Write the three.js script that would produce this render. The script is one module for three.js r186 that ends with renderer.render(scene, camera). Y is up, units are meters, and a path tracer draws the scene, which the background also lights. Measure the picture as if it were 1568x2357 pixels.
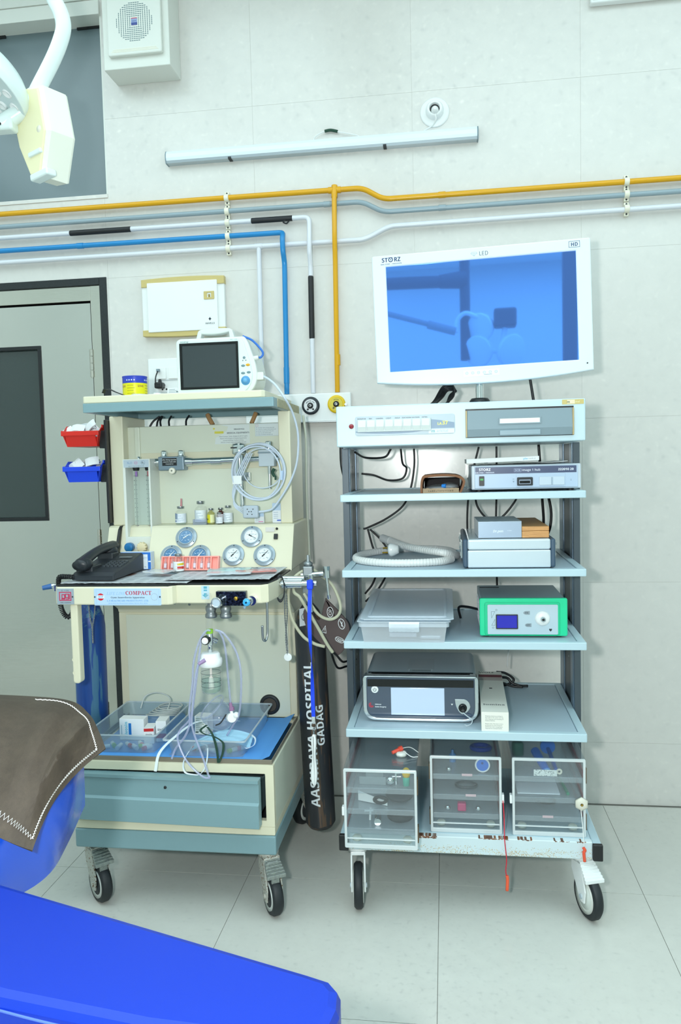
import * as THREE from 'three';
import { RoundedBoxGeometry } from 'three/addons/geometries/RoundedBoxGeometry.js';
import { mergeGeometries, mergeVertices, toCreasedNormals } from 'three/addons/utils/BufferGeometryUtils.js';
import { RectAreaLightUniformsLib } from 'three/addons/lights/RectAreaLightUniformsLib.js';
import { ImprovedNoise } from 'three/addons/math/ImprovedNoise.js';

// ---------- camera, exposure, lights ----------
RectAreaLightUniformsLib.init();
const scene = new THREE.Scene();
scene.background = new THREE.Color(0x0a0c0d);
const renderer = new THREE.WebGLRenderer({ antialias: true });
renderer.toneMapping = THREE.LinearToneMapping;
renderer.toneMappingExposure = 1.07;
renderer.shadowMap.enabled = true;
const RAD = Math.PI / 180;
const camera = new THREE.PerspectiveCamera(66.76, 1568 / 2357, 0.05, 40);
camera.position.set(0.0392, 1.2938, 2.9307);
camera.rotation.order = 'YXZ';
camera.rotation.set(-3.581 * RAD, 7.746 * RAD, -1.418 * RAD);

const CEIL = 3.3;
const PANELS = [[-1.72, 1.75], [1.12, 1.75], [-1.72, 4.6], [1.12, 4.6]], PW = 2.5, PD = 2.4;   // four large luminous ceiling panels
const PANEL_POWER = 0.92, PANEL_TINT = new THREE.Color().setRGB(0.73, 0.95, 1.0);
for (const [x, z] of PANELS) {
  const l = new THREE.RectAreaLight(PANEL_TINT, PANEL_POWER, PW - 0.1, PD - 0.1);
  l.position.set(x, CEIL - 0.035, z); l.rotation.x = -Math.PI / 2; l.castShadow = true; scene.add(l);
}
const FLASH = [-0.14, 1.36, 2.95], FLASH_TINT = new THREE.Color().setRGB(0.96, 0.985, 0.965);   // the photographer's flash head, beside the lens
const flash = new THREE.RectAreaLight(FLASH_TINT, 1750, 0.09, 0.06);
flash.position.set(...FLASH); flash.rotation.y = 7 * RAD; flash.rotation.x = -2 * RAD; flash.castShadow = true; scene.add(flash);

// ---------- helpers ----------
let seed = 7;
const rnd = () => { seed = (seed * 1664525 + 1013904223) >>> 0; return seed / 4294967296; };
const rr = (a, b) => a + (b - a) * rnd();
const noise = new ImprovedNoise();
const fbm = (x, y, z = 0, o = 4) => { let s = 0, a = 1, t = 0; for (let i = 0; i < o; i++) { s += a * noise.noise(x, y, z + i * 7.3); t += a; a *= 0.5; x *= 2.03; y *= 2.03; } return s / t; };
const V = (a) => new THREE.Vector3(a[0], a[1], a[2]);
const clean = (g) => { const n = g.index ? g.toNonIndexed() : g; for (const k of Object.keys(n.attributes)) if (!['position', 'normal', 'uv'].includes(k)) n.deleteAttribute(k); n.morphAttributes = {}; if (!n.attributes.normal) n.computeVertexNormals(); if (!n.attributes.uv) n.setAttribute('uv', new THREE.BufferAttribute(new Float32Array(n.attributes.position.count * 2), 2)); return n; };
const J = (...gs) => mergeGeometries(gs.flat().map(clean));
const B = (x0, x1, y0, y1, z0, z1, r = 0.003, s = 2) => {
  const w = Math.abs(x1 - x0), h = Math.abs(y1 - y0), d = Math.abs(z1 - z0), m = Math.min(w, h, d) / 2;
  const g = r > 0 ? new RoundedBoxGeometry(w, h, d, s, Math.min(r, m * 0.98)) : new THREE.BoxGeometry(w, h, d);
  return g.translate((x0 + x1) / 2, (y0 + y1) / 2, (z0 + z1) / 2);
};
const C = (p, q, r, r2 = r, n = 24) => {
  const a = V(p), b = V(q), d = b.clone().sub(a), g = new THREE.CylinderGeometry(r2, r, d.length(), n);
  g.translate(0, d.length() / 2, 0).applyQuaternion(new THREE.Quaternion().setFromUnitVectors(new THREE.Vector3(0, 1, 0), d.normalize())).translate(a.x, a.y, a.z);
  return g;
};
const LT = (pts, pos, axis = 'y', n = 32) => {                       // lathed profile [[radius, height]...] about an axis through pos
  const g = new THREE.LatheGeometry(pts.map(([r, h]) => new THREE.Vector2(Math.max(r, 1e-5), h)), n);
  if (axis === 'z') g.rotateX(Math.PI / 2); else if (axis === 'x') g.rotateZ(-Math.PI / 2);
  else if (axis !== 'y') g.applyQuaternion(new THREE.Quaternion().setFromUnitVectors(new THREE.Vector3(0, 1, 0), V(axis).normalize()));
  return g.translate(...pos);
};
const curve = (pts, closed = false, tension = 0.5) => new THREE.CatmullRomCurve3(pts.map(V), closed, 'catmullrom', tension);
const TB = (pts, r, n = 0, closed = false, rad = 8) => new THREE.TubeGeometry(curve(pts, closed), n || pts.length * 8, r, rad, closed);
const bent = (pts, f) => {                                           // straight runs with rounded bends
  const p = pts.map(V), cp = new THREE.CurvePath(); let a = p[0];
  for (let i = 1; i < p.length - 1; i++) {
    const d0 = p[i].clone().sub(p[i - 1]), d1 = p[i + 1].clone().sub(p[i]), k = Math.min(f, d0.length() * 0.49, d1.length() * 0.49);
    const s = p[i].clone().addScaledVector(d0.normalize(), -k), e = p[i].clone().addScaledVector(d1.normalize(), k);
    cp.add(new THREE.LineCurve3(a, s)); cp.add(new THREE.QuadraticBezierCurve3(s, p[i], e)); a = e;
  }
  cp.add(new THREE.LineCurve3(a, p[p.length - 1]));
  return cp;
};
const samples = (cp, per = 6) => { const out = []; for (const c of cp.curves) { const n = c.isLineCurve3 ? 1 : per; for (let i = 0; i < n; i++) out.push(c.getPoint(i / n)); } out.push(cp.curves[cp.curves.length - 1].getPoint(1)); return out; };
const sweep = (pts, r, rad = 14) => {                                // tube through exact points with flat caps
  const P = pts.map((q) => q.isVector3 ? q : V(q)), n = P.length, pos = [], idx = [], uv = []; let nr = null, len = 0;
  for (let i = 0; i < n; i++) {
    const t = (i < n - 1 ? P[i + 1].clone().sub(P[i]).normalize() : new THREE.Vector3()).add(i ? P[i].clone().sub(P[i - 1]).normalize() : new THREE.Vector3()).normalize();
    if (!nr) nr = Math.abs(t.y) < 0.9 ? new THREE.Vector3(0, 1, 0) : new THREE.Vector3(1, 0, 0);
    nr = nr.clone().addScaledVector(t, -nr.dot(t)).normalize(); const b = t.clone().cross(nr); if (i) len += P[i].distanceTo(P[i - 1]);
    const R = Array.isArray(r) ? r[i] : r;
    for (let k = 0; k <= rad; k++) { const a = k / rad * Math.PI * 2, v = P[i].clone().addScaledVector(nr, Math.cos(a) * R).addScaledVector(b, Math.sin(a) * R); pos.push(v.x, v.y, v.z); uv.push(k / rad, len); }
  }
  for (let i = 0; i < n - 1; i++) for (let k = 0; k < rad; k++) { const a = i * (rad + 1) + k, c = a + rad + 1; idx.push(a, a + 1, c, c, a + 1, c + 1); }
  for (const [i, f] of [[0, 1], [n - 1, 0]]) { const c = pos.length / 3; pos.push(P[i].x, P[i].y, P[i].z); uv.push(0, 0); for (let k = 0; k < rad; k++) { const a = i * (rad + 1) + k; f ? idx.push(c, a + 1, a) : idx.push(c, a, a + 1); } }
  const g = new THREE.BufferGeometry(); g.setAttribute('position', new THREE.Float32BufferAttribute(pos, 3)); g.setAttribute('uv', new THREE.Float32BufferAttribute(uv, 2)); g.setIndex(idx); g.computeVertexNormals();
  return g;
};
const pipe = (pts, r, f = 0.03, rad = 16) => sweep(samples(bent(pts, f)), r, rad);
const wire = (pts, r, n = 0, rad = 8) => sweep(curve(pts).getPoints(n || pts.length * 8), r, rad);
const shape = (pts) => new THREE.Shape(pts.map(([x, y]) => new THREE.Vector2(x, y)));
const rrect = (x0, x1, y0, y1, r) => { const s = new THREE.Shape(); s.moveTo(x0 + r, y0); s.lineTo(x1 - r, y0); s.quadraticCurveTo(x1, y0, x1, y0 + r); s.lineTo(x1, y1 - r); s.quadraticCurveTo(x1, y1, x1 - r, y1); s.lineTo(x0 + r, y1); s.quadraticCurveTo(x0, y1, x0, y1 - r); s.lineTo(x0, y0 + r); s.quadraticCurveTo(x0, y0, x0 + r, y0); return s; };
const circ = (x, y, r) => { const p = new THREE.Path(); p.absarc(x, y, r, 0, Math.PI * 2, true); return p; };
const EX = (s, z0, z1, bevel = 0.0015, n = 12) => new THREE.ExtrudeGeometry(s, { depth: z1 - z0 - 2 * bevel, bevelEnabled: bevel > 0, bevelThickness: bevel, bevelSize: bevel, bevelOffset: -bevel, bevelSegments: 2, curveSegments: n }).translate(0, 0, z0 + bevel);
const EXX = (pts, x0, x1, bevel = 0.0015) => EX(shape(pts.map(([z, y]) => [-z, y])), x0, x1, bevel).rotateY(Math.PI / 2);   // profile in (z, y) swept along x
const EXY = (pts, y0, y1, bevel = 0.0015) => EX(shape(pts.map(([x, z]) => [x, -z])), y0, y1, bevel).rotateX(-Math.PI / 2);   // outline in (x, z) raised along y
const SP = (p, r, sx = 1, sy = 1, sz = 1, n = 20) => new THREE.SphereGeometry(r, n, Math.ceil(n * 0.6)).scale(sx, sy, sz).translate(...p);
const boxUV = (g, s) => {                                            // uv in metres from the face that points most that way
  const n = clean(g), p = n.attributes.position, q = n.attributes.normal, u = new Float32Array(p.count * 2);
  for (let i = 0; i < p.count; i += 3) {
    let a = 0, b = 0, c = 0; for (let k = 0; k < 3; k++) { a += q.getX(i + k); b += q.getY(i + k); c += q.getZ(i + k); }
    a = Math.abs(a); b = Math.abs(b); c = Math.abs(c);
    for (let k = 0; k < 3; k++) { const x = p.getX(i + k), y = p.getY(i + k), z = p.getZ(i + k); const [e, f] = a >= b && a >= c ? [z, y] : b >= c ? [x, z] : [x, y]; u[(i + k) * 2] = e / s; u[(i + k) * 2 + 1] = f / s; }
  }
  n.setAttribute('uv', new THREE.BufferAttribute(u, 2)); return n;
};
const quad = (a, b, c, d) => { const g = new THREE.BufferGeometry(); g.setAttribute('position', new THREE.Float32BufferAttribute([...a, ...b, ...c, ...d], 3)); g.setAttribute('uv', new THREE.Float32BufferAttribute([0, 0, 1, 0, 1, 1, 0, 1], 2)); g.setIndex([0, 1, 2, 0, 2, 3]); g.computeVertexNormals(); return g; };
const PF = (x0, x1, y0, y1, z) => quad([x0, y0, z], [x1, y0, z], [x1, y1, z], [x0, y1, z]);   // printed face looking to +z
const PT = (x0, x1, z0, z1, y) => quad([x0, y, z1], [x1, y, z1], [x1, y, z0], [x0, y, z0]);   // printed face looking up
const grid = (fn, nu, nv, th = 0) => {                                // surface fn(u,v)->[x,y,z]; with thickness it is a closed sheet
  const pos = [], uv = [], idx = [], W = nu + 1;
  for (let j = 0; j <= nv; j++) for (let i = 0; i <= nu; i++) { pos.push(...fn(i / nu, j / nv)); uv.push(i / nu, j / nv); }
  for (let j = 0; j < nv; j++) for (let i = 0; i < nu; i++) { const a = j * W + i; idx.push(a, a + 1, a + W, a + 1, a + W + 1, a + W); }
  const g = new THREE.BufferGeometry(); g.setAttribute('position', new THREE.Float32BufferAttribute(pos, 3)); g.setAttribute('uv', new THREE.Float32BufferAttribute(uv, 2)); g.setIndex(idx); g.computeVertexNormals();
  if (!th) return g;
  const nn = g.attributes.normal, N = pos.length / 3, p2 = pos.slice(), u2 = uv.concat(uv), i2 = idx.slice();
  for (let i = 0; i < N; i++) p2.push(pos[3 * i] - nn.getX(i) * th, pos[3 * i + 1] - nn.getY(i) * th, pos[3 * i + 2] - nn.getZ(i) * th);
  for (let k = 0; k < idx.length; k += 3) i2.push(idx[k] + N, idx[k + 2] + N, idx[k + 1] + N);
  const edge = (a, b) => i2.push(a, a + N, b, b, a + N, b + N);
  for (let i = 0; i < nu; i++) { edge(i + 1, i); edge(nv * W + i, nv * W + i + 1); }
  for (let j = 0; j < nv; j++) { edge(j * W, (j + 1) * W); edge((j + 1) * W + nu, j * W + nu); }
  const h = new THREE.BufferGeometry(); h.setAttribute('position', new THREE.Float32BufferAttribute(p2, 3)); h.setAttribute('uv', new THREE.Float32BufferAttribute(u2, 2)); h.setIndex(i2);
  return toCreasedNormals(h, 0.9);
};
const smooth = (g, a = 0.6) => toCreasedNormals(g, a);

const taken = {}, ORIGIN = new Map();
const numbered = (n) => { const k = taken[n] = (taken[n] ?? -1) + 1; return k ? n + '_' + String(k).padStart(3, '0') : n; };
const tag = (o, label, category, group, kind) => { if (label) o.userData.label = label; if (category) o.userData.category = category; if (group) o.userData.group = group; if (kind) o.userData.kind = kind; return o; };
const thing = (name, label, category, pos = [0, 0, 0], group = null) => { const o = new THREE.Group(); o.name = numbered(name); o.position.set(...pos); scene.add(o); ORIGIN.set(o, pos); return tag(o, label, category, group); };
const add = (root, name, geo, m, under = null, label = null) => {     // geometry in world metres -> a part of root (or of root's part `under`)
  let g = m.userData.metres ? boxUV(geo, m.userData.metres) : geo;
  g = g.clone().translate(...ORIGIN.get(root).map((v) => -v));
  const o = new THREE.Mesh(g, m); o.name = name; o.castShadow = o.receiveShadow = true; (under || root).add(o);
  if (label) o.userData.label = label;
  return o;
};
const adds = (root, name, geos, m, under = null) => geos.map((g) => add(root, name, g, m, under));   // several pieces of one kind, each a part of its own
const ringEX = (o, h, z0, z1, b = 0.0008) => { o.holes.push(new THREE.Path(h.getPoints(8))); return EX(o, z0, z1, b, 8); };   // a frame: outline with an opening
const ringY = (o, h, y0, y1, b = 0.0008) => ringEX(o, h, y0, y1, b).rotateX(-Math.PI / 2);   // the same lying flat; outlines in (x, -z)
const solo = (name, label, category, geo, m, pos, group = null) => {  // a thing that is one mesh
  const g = (m.userData.metres ? boxUV(geo, m.userData.metres) : geo).clone().translate(-pos[0], -pos[1], -pos[2]);
  const o = new THREE.Mesh(g, m); o.name = numbered(name); o.position.set(...pos); o.castShadow = o.receiveShadow = true; scene.add(o); ORIGIN.set(o, pos);
  return tag(o, label, category, group);
};
const struct = (name) => { const o = new THREE.Group(); o.name = name; o.userData.kind = 'structure'; scene.add(o); ORIGIN.set(o, [0, 0, 0]); return o; };
const dup = (o, pos, turn, label, group) => { const c = o.clone(); c.name = numbered(o.name.replace(/_\d{3}$/, '')); c.userData = { ...o.userData }; c.position.set(...pos); if (turn !== null) c.rotation.y = turn; if (label) c.userData.label = label; if (group) c.userData.group = group; scene.add(c); return c; };

// ---------- materials ----------
const S = (color, roughness = 0.5, metalness = 0, o = {}) => { const m = new THREE.MeshStandardMaterial({ color, roughness, metalness }); const { metres, ...rest } = o; if (typeof rest.emissive === 'number') rest.emissive = new THREE.Color(rest.emissive); Object.assign(m, rest); if (metres) m.userData.metres = metres; return m; };
const PH = (color, roughness, o = {}) => { const m = new THREE.MeshPhysicalMaterial({ color, roughness }); Object.assign(m, o); return m; };
const clearGlass = (color = 0xffffff, rough = 0.03) => PH(color, rough, { transmission: 1, thickness: 0, ior: 1.48 });
const canvas = (w, h, draw, srgb = true) => { const c = document.createElement('canvas'); c.width = w; c.height = h; const x = c.getContext('2d'); draw(x, w, h); const t = new THREE.CanvasTexture(c); if (srgb) t.colorSpace = THREE.SRGBColorSpace; t.anisotropy = 4; return t; };
const print = (w, h, draw, rough = 0.45, o = {}) => S(0xffffff, rough, 0, { map: canvas(w, h, draw), ...o });
const field = (n, fn, srgb = true) => { const d = new Uint8Array(n * n * 4); for (let j = 0; j < n; j++) for (let i = 0; i < n; i++) { const c = fn(i / n, j / n, i, j); for (let k = 0; k < 3; k++) d[(j * n + i) * 4 + k] = Math.max(0, Math.min(255, c[k] ?? c[0])); d[(j * n + i) * 4 + 3] = 255; } const t = new THREE.DataTexture(d, n, n); t.wrapS = t.wrapT = THREE.RepeatWrapping; t.magFilter = THREE.LinearFilter; t.minFilter = THREE.LinearMipmapLinearFilter; t.generateMipmaps = true; if (srgb) t.colorSpace = THREE.SRGBColorSpace; t.needsUpdate = true; return t; };
const text = (x, s, px, py, size, color = '#222', font = 'sans-serif', weight = '', align = 'center') => { x.fillStyle = color; x.font = `${weight} ${size}px ${font}`; x.textAlign = align; x.textBaseline = 'middle'; x.fillText(s, px, py); };
const fill = (x, w, h, c) => { x.fillStyle = c; x.fillRect(0, 0, w, h); };
const tnoise = (u, v, f, z = 0, o = 4) => {                           // fbm that repeats over the unit square
  const a = fbm(u * f, v * f, z, o), b = fbm((u - 1) * f, v * f, z, o), c = fbm(u * f, (v - 1) * f, z, o), d = fbm((u - 1) * f, (v - 1) * f, z, o);
  return (a * (1 - u) + b * u) * (1 - v) + (c * (1 - u) + d * u) * v;
};
const grainBump = field(256, () => { const k = 128 + rr(-110, 110); return [k, k, k]; }, false);
const orangePeel = field(256, (u, v) => { const k = 128 + 150 * tnoise(u, v, 40, 3, 2); return [k, k, k]; }, false);
const brushed = field(512, (u, v, i, j) => { const k = 128 + 60 * noise.noise(u * 3, v * 260, 1) + 40 * noise.noise(u * 8, v * 120, 4) + rr(-14, 14); return [k, k, k]; }, false);
const wallTex = field(1024, (u, v) => { const n = tnoise(u, v, 5, 1, 4), m = tnoise(u, v, 26, 5, 3), w = Math.pow(Math.max(0, tnoise(u, v, 60, 9, 2)), 2) * 36, d = Math.pow(Math.max(0, -tnoise(u * 1, v * 1, 44, 2, 2)), 2) * 40; const s = 5 * n + 7 * m + w - d; return [218 + s, 216 + s * 0.95, 211 + s * 0.85]; });
const floorTex = field(1024, (u, v) => { const n = tnoise(u, v, 4, 11, 4), m = tnoise(u, v, 30, 15, 3), d = Math.pow(Math.max(0, tnoise(u, v, 70, 19, 2)), 2) * 50; const s = 6 * n + 6 * m - d; return [208 + s, 208 + s, 201 + s * 0.9]; });

const mat = {
  wallTile: S(0xffffff, 0.2, 0, { map: wallTex, metres: 1.3 }),
  floorTile: S(0xffffff, 0.22, 0, { map: floorTex, metres: 1.1 }),
  grout: S(0xd0cec8, 0.6), floorGrout: S(0x86857e, 0.85), paint: S(0xdfe3df, 0.6), ceiling: S(0xe6eae8, 0.7),
  steel: S(0xd3d0ca, 0.28, 1, { roughnessMap: brushed, metres: 0.5 }), steelFrame: S(0xd2cec4, 0.36, 1, { roughnessMap: brushed, metres: 0.3 }),
  chrome: S(0xdde1e2, 0.12, 1), dullMetal: S(0xa9aeb0, 0.32, 1), brass: S(0xb08d3c, 0.35, 1), zinc: S(0x9aa0a3, 0.42, 0.9),
  alu: S(0xc9d0d4, 0.3, 0.9, { roughnessMap: brushed, metres: 0.2 }), anodised: S(0x9fa9ae, 0.3, 0.85), darkAlu: S(0x27323a, 0.38, 0.3),
  white: S(0xe9eceb, 0.35), whiteGloss: S(0xeef2f2, 0.18), offWhite: S(0xdcdfd8, 0.4), ivory: S(0xece8d6, 0.35), tan: S(0xcbb877, 0.4),
  cream: S(0xe0dcc2, 0.32, 0, { bumpMap: orangePeel, bumpScale: 0.0001, metres: 0.08 }),
  creamPanel: S(0xdde2d0, 0.3, 0, { bumpMap: orangePeel, bumpScale: 0.0001, metres: 0.08 }),
  teal: S(0x7f9fa6, 0.34, 0, { bumpMap: orangePeel, bumpScale: 0.0001, metres: 0.08 }),
  powder: S(0xc0d6de, 0.33, 0, { bumpMap: grainBump, bumpScale: 0.00012, metres: 0.09 }),
  powderPlain: S(0xb7cfd9, 0.35), columnMetal: S(0x76899a, 0.32, 0.55), columnDark: S(0x4c565d, 0.4, 0.4), shelfMat: S(0xadc2cf, 0.38), greyPlastic: S(0x7f929b, 0.45), lightGrey: S(0xb8c4cb, 0.4),
  black: S(0x15171a, 0.4), blackGloss: S(0x0c0e10, 0.15), rubber: S(0x1d2226, 0.55), cable: S(0x14161a, 0.38), slate: S(0x23282c, 0.6),
  yellow: S(0xdda51c, 0.3), pipeYellow: S(0xdea40c, 0.28), pipeGrey: S(0x93a5ae, 0.3), pipeWhite: S(0xdcdfe6, 0.3), pipeBlue: S(0x2086c6, 0.3), tape: S(0x15161a, 0.5),
  red: S(0xd8281c, 0.35), blue: S(0x1d44d6, 0.35), binBlue: S(0x1c48e0, 0.33), green: S(0x20d39a, 0.4), darkGreen: S(0x12402f, 0.6), lightGreen: S(0x9cc93a, 0.5),
  paper: S(0xeceff0, 0.7), cardBrown: S(0x7d5a3f, 0.85), orange: S(0xe8902a, 0.5), pink: S(0xe58fb0, 0.5), redPlastic: S(0xf06a60, 0.4, 0, {}),
  glass: clearGlass(), frosted: PH(0xe4eef0, 0.32, { transmission: 0.82, thickness: 0 }), acrylic: PH(0xf7fafb, 0.06, { transmission: 0.97, thickness: 0 }), hazyAcrylic: PH(0xeef3f6, 0.2, { transmission: 0.84, thickness: 0 }),
  softTube: PH(0xd6dcf0, 0.14, { transmission: 0.55, thickness: 0 }), vinyl: PH(0xe8ecf6, 0.12, { transmission: 0.85, thickness: 0 }),
};
// ---------- the room ----------
const X0 = -3.25, X1 = 2.65, ZB = 6.3;
const WINDOW = [-2.6, -1.236, 2.342, 3.03], DOOR = [-2.16, -1.257, 0, 2.04];   // openings in the back wall: x0, x1, y0, y1
const cut = (rects, [a, b, c, d]) => rects.flatMap(([x0, x1, y0, y1]) => {
  if (x1 <= a || x0 >= b || y1 <= c || y0 >= d) return [[x0, x1, y0, y1]];
  const out = [];
  if (x0 < a) out.push([x0, a, y0, y1]); if (x1 > b) out.push([b, x1, y0, y1]);
  const l = Math.max(x0, a), r = Math.min(x1, b);
  if (y0 < c) out.push([l, r, y0, c]); if (y1 > d) out.push([l, r, d, y1]);
  return out;
});
{
  const w = struct('wall_back');
  add(w, 'wall_core', J(cut(cut([[X0 - 0.15, X1 + 0.15, 0, CEIL]], WINDOW), DOOR).map(([a, b, c, d]) => B(a, b, c, d, -0.2, -0.0011, 0))), mat.grout);
  const xs = []; for (let x = -1.25 - 4 * 0.595; x < X1; x += 0.595) xs.push(x);
  const ys = [0, 0.235, 0.835, 1.435, 2.035, 2.635, 3.235, CEIL];
  for (let i = 0; i < xs.length; i++) for (let j = 0; j < ys.length - 1; j++) {
    const g = 0.0003, a = Math.max(X0, xs[i]) + g, b = Math.min(X1, xs[i] + 0.595) - g; if (b - a < 0.02) continue;
    const parts = cut(cut([[a, b, ys[j] + g, ys[j + 1] - g]], WINDOW), DOOR).filter(([p, q, r, s]) => q - p > 0.004 && s - r > 0.004);
    if (parts.length) add(w, 'tile', J(parts.map(([p, q, r, s]) => B(p, q, r, s, -0.001, 0, 0))), mat.wallTile);
  }
  const f = struct('floor');
  add(f, 'floor_slab', B(X0 - 0.15, X1 + 0.15, -0.2, -0.0021, -0.2, ZB + 0.15, 0), mat.floorGrout);
  for (let i = -6; i < 5; i++) for (let k = -2; k < 10; k++) {
    const a = Math.max(X0, i * 0.6) + 0.0008, b = Math.min(X1, i * 0.6 + 0.6) - 0.0008, c = Math.max(0, 0.613 + k * 0.6) + 0.0008, d = Math.min(ZB, 0.613 + k * 0.6 + 0.6) - 0.0008;
    if (b - a > 0.02 && d - c > 0.02) add(f, 'tile', B(a, b, -0.002, 0, c, d, 0), mat.floorTile);
  }
  const side = (n, ...a) => add(struct(n), 'wall_panel', B(...a, 0), mat.paint);
  side('wall_left', X0 - 0.15, X0, 0, CEIL, 0, ZB); side('wall_right', X1, X1 + 0.15, 0, CEIL, 0, ZB); side('wall_front', X0 - 0.15, X1 + 0.15, 0, CEIL, ZB, ZB + 0.15);
  add(struct('ceiling'), 'ceiling_slab', B(X0 - 0.15, X1 + 0.15, CEIL, CEIL + 0.15, -0.2, ZB + 0.15, 0), mat.ceiling);
}
for (const [i, [x, z]] of PANELS.entries()) {                         // recessed panel lights on the ceiling
  const t = thing('ceiling_light', ['flat ceiling light panel above the anaesthesia machine', 'flat ceiling light panel above the equipment trolley', 'flat ceiling light panel at the room rear on the left', 'flat ceiling light panel at the room rear on the right'][i], 'ceiling light', [x, CEIL, z], 'ceiling light panels');
  const glow = S(0xffffff, 0.6, 0, { emissive: PANEL_TINT.clone(), emissiveIntensity: 0.9 }), u = PW / 2, v = PD / 2;
  add(t, 'frame', J(B(x - u - 0.03, x + u + 0.03, CEIL - 0.03, CEIL, z - v - 0.03, z - v), B(x - u - 0.03, x + u + 0.03, CEIL - 0.03, CEIL, z + v, z + v + 0.03), B(x - u - 0.03, x - u, CEIL - 0.03, CEIL, z - v, z + v), B(x + u, x + u + 0.03, CEIL - 0.03, CEIL, z - v, z + v)), mat.white);
  add(t, 'diffuser', B(x - u, x + u, CEIL - 0.022, CEIL - 0.004, z - v, z + v, 0), glow);
}
{ // the flash head beside the lens
  const [x, y, z] = FLASH, t = thing('camera_flash', 'small flash head beside the camera, out of view', 'flash', [x, y - 0.06, z + 0.06]);
  add(t, 'housing', J(B(x - 0.055, x + 0.055, y - 0.042, y + 0.042, z + 0.012, z + 0.1, 0.006), B(x - 0.03, x + 0.03, y - 0.16, y - 0.042, z + 0.03, z + 0.09, 0.006)), mat.black);
  add(t, 'flash_lens', B(x - 0.045, x + 0.045, y - 0.03, y + 0.03, z + 0.004, z + 0.012, 0.002), S(0xffffff, 0.4, 0, { emissive: FLASH_TINT.clone(), emissiveIntensity: 4 }));
}
{ // high window with a grey pane
  const [a, b, c, d] = WINDOW, w = struct('window_1');
  add(w, 'window_sill', B(a, b, c - 0.002, c + 0.012, -0.19, 0.004, 0.001), mat.wallTile);
  add(w, 'reveal', J(B(b - 0.006, b, c, d, -0.19, -0.001, 0), B(a, a + 0.006, c, d, -0.19, -0.001, 0)), mat.offWhite);
  add(w, 'pane', B(a + 0.006, b - 0.006, c + 0.012, d - 0.006, -0.075, -0.065, 0), PH(0x68787d, 0.28, { clearcoat: 0.6, clearcoatRoughness: 0.15 }));
  add(w, 'head_track', J(B(a, b, d - 0.012, d + 0.04, -0.1, 0.016, 0.002), B(a, b, d + 0.05, d + 0.2, -0.1, 0.006, 0.002)), mat.offWhite);
  add(w, 'gasket', J(B(-1.36, b - 0.008, d - 0.02, d - 0.012, -0.066, -0.058, 0), B(-2.2, -1.66, d - 0.022, d - 0.012, -0.066, -0.058, 0)), mat.black);
}
{ // stainless door with a vision panel, steel frame and dark stone border
  const [a, b, c, d] = DOOR, t1 = struct('trim_1');
  add(t1, 'stone_border', J(B(b - 0.03, b, 0, d, -0.16, 0.004, 0.002), B(a, b - 0.03, d - 0.028, d, -0.16, 0.004, 0.002)), S(0x2b3336, 0.55, 0, { map: field(128, (u, v) => { const k = 175 + 80 * tnoise(u, v, 20, 4, 3) + rr(-25, 25); return [k, k, k]; }), metres: 0.1 }));
  const dr = struct('door_1'), fx = b - 0.03;
  add(dr, 'door_frame', J(B(fx - 0.042, fx, 0, d - 0.028, -0.14, -0.004, 0.002), B(a, fx - 0.042, d - 0.086, d - 0.028, -0.14, -0.006, 0.002)), mat.steelFrame);
  const lx = fx - 0.047, ly = d - 0.094, p = [-2.0, -1.548, 1.092, 1.79];   // vision panel
  add(dr, 'leaf', J(cut([[a, lx, 0.008, ly]], p).map(([x0, x1, y0, y1]) => B(x0, x1, y0, y1, -0.06, -0.012, 0))), mat.steel);
  const gk = 0.014;
  add(dr, 'panel_gasket', J(B(p[0], p[1], p[2], p[2] + gk, -0.04, -0.008, 0.001), B(p[0], p[1], p[3] - gk, p[3], -0.04, -0.008, 0.001), B(p[1] - gk, p[1], p[2] + gk, p[3] - gk, -0.04, -0.008, 0.001)), mat.black);
  add(dr, 'pane', B(p[0], p[1] - gk, p[2] + gk, p[3] - gk, -0.034, -0.028, 0), PH(0x22302f, 0.06, { clearcoat: 1, clearcoatRoughness: 0.03 }));
  for (const y of [1.71, 1.0, 0.3]) { const h = add(dr, 'hinge', J([0, 1, 2, 3].map((k) => C([fx - 0.046, y - 0.052 + k * 0.027, -0.004], [fx - 0.046, y - 0.027 + k * 0.027, -0.004], 0.0085, 0.0085, 14))), mat.steelFrame); add(dr, 'hinge_pin', J(C([fx - 0.046, y - 0.056, -0.004], [fx - 0.046, y - 0.052, -0.004], 0.006), C([fx - 0.046, y + 0.056, -0.004], [fx - 0.046, y + 0.0555, -0.004], 0.006)), mat.steelFrame, h); }
}
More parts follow.
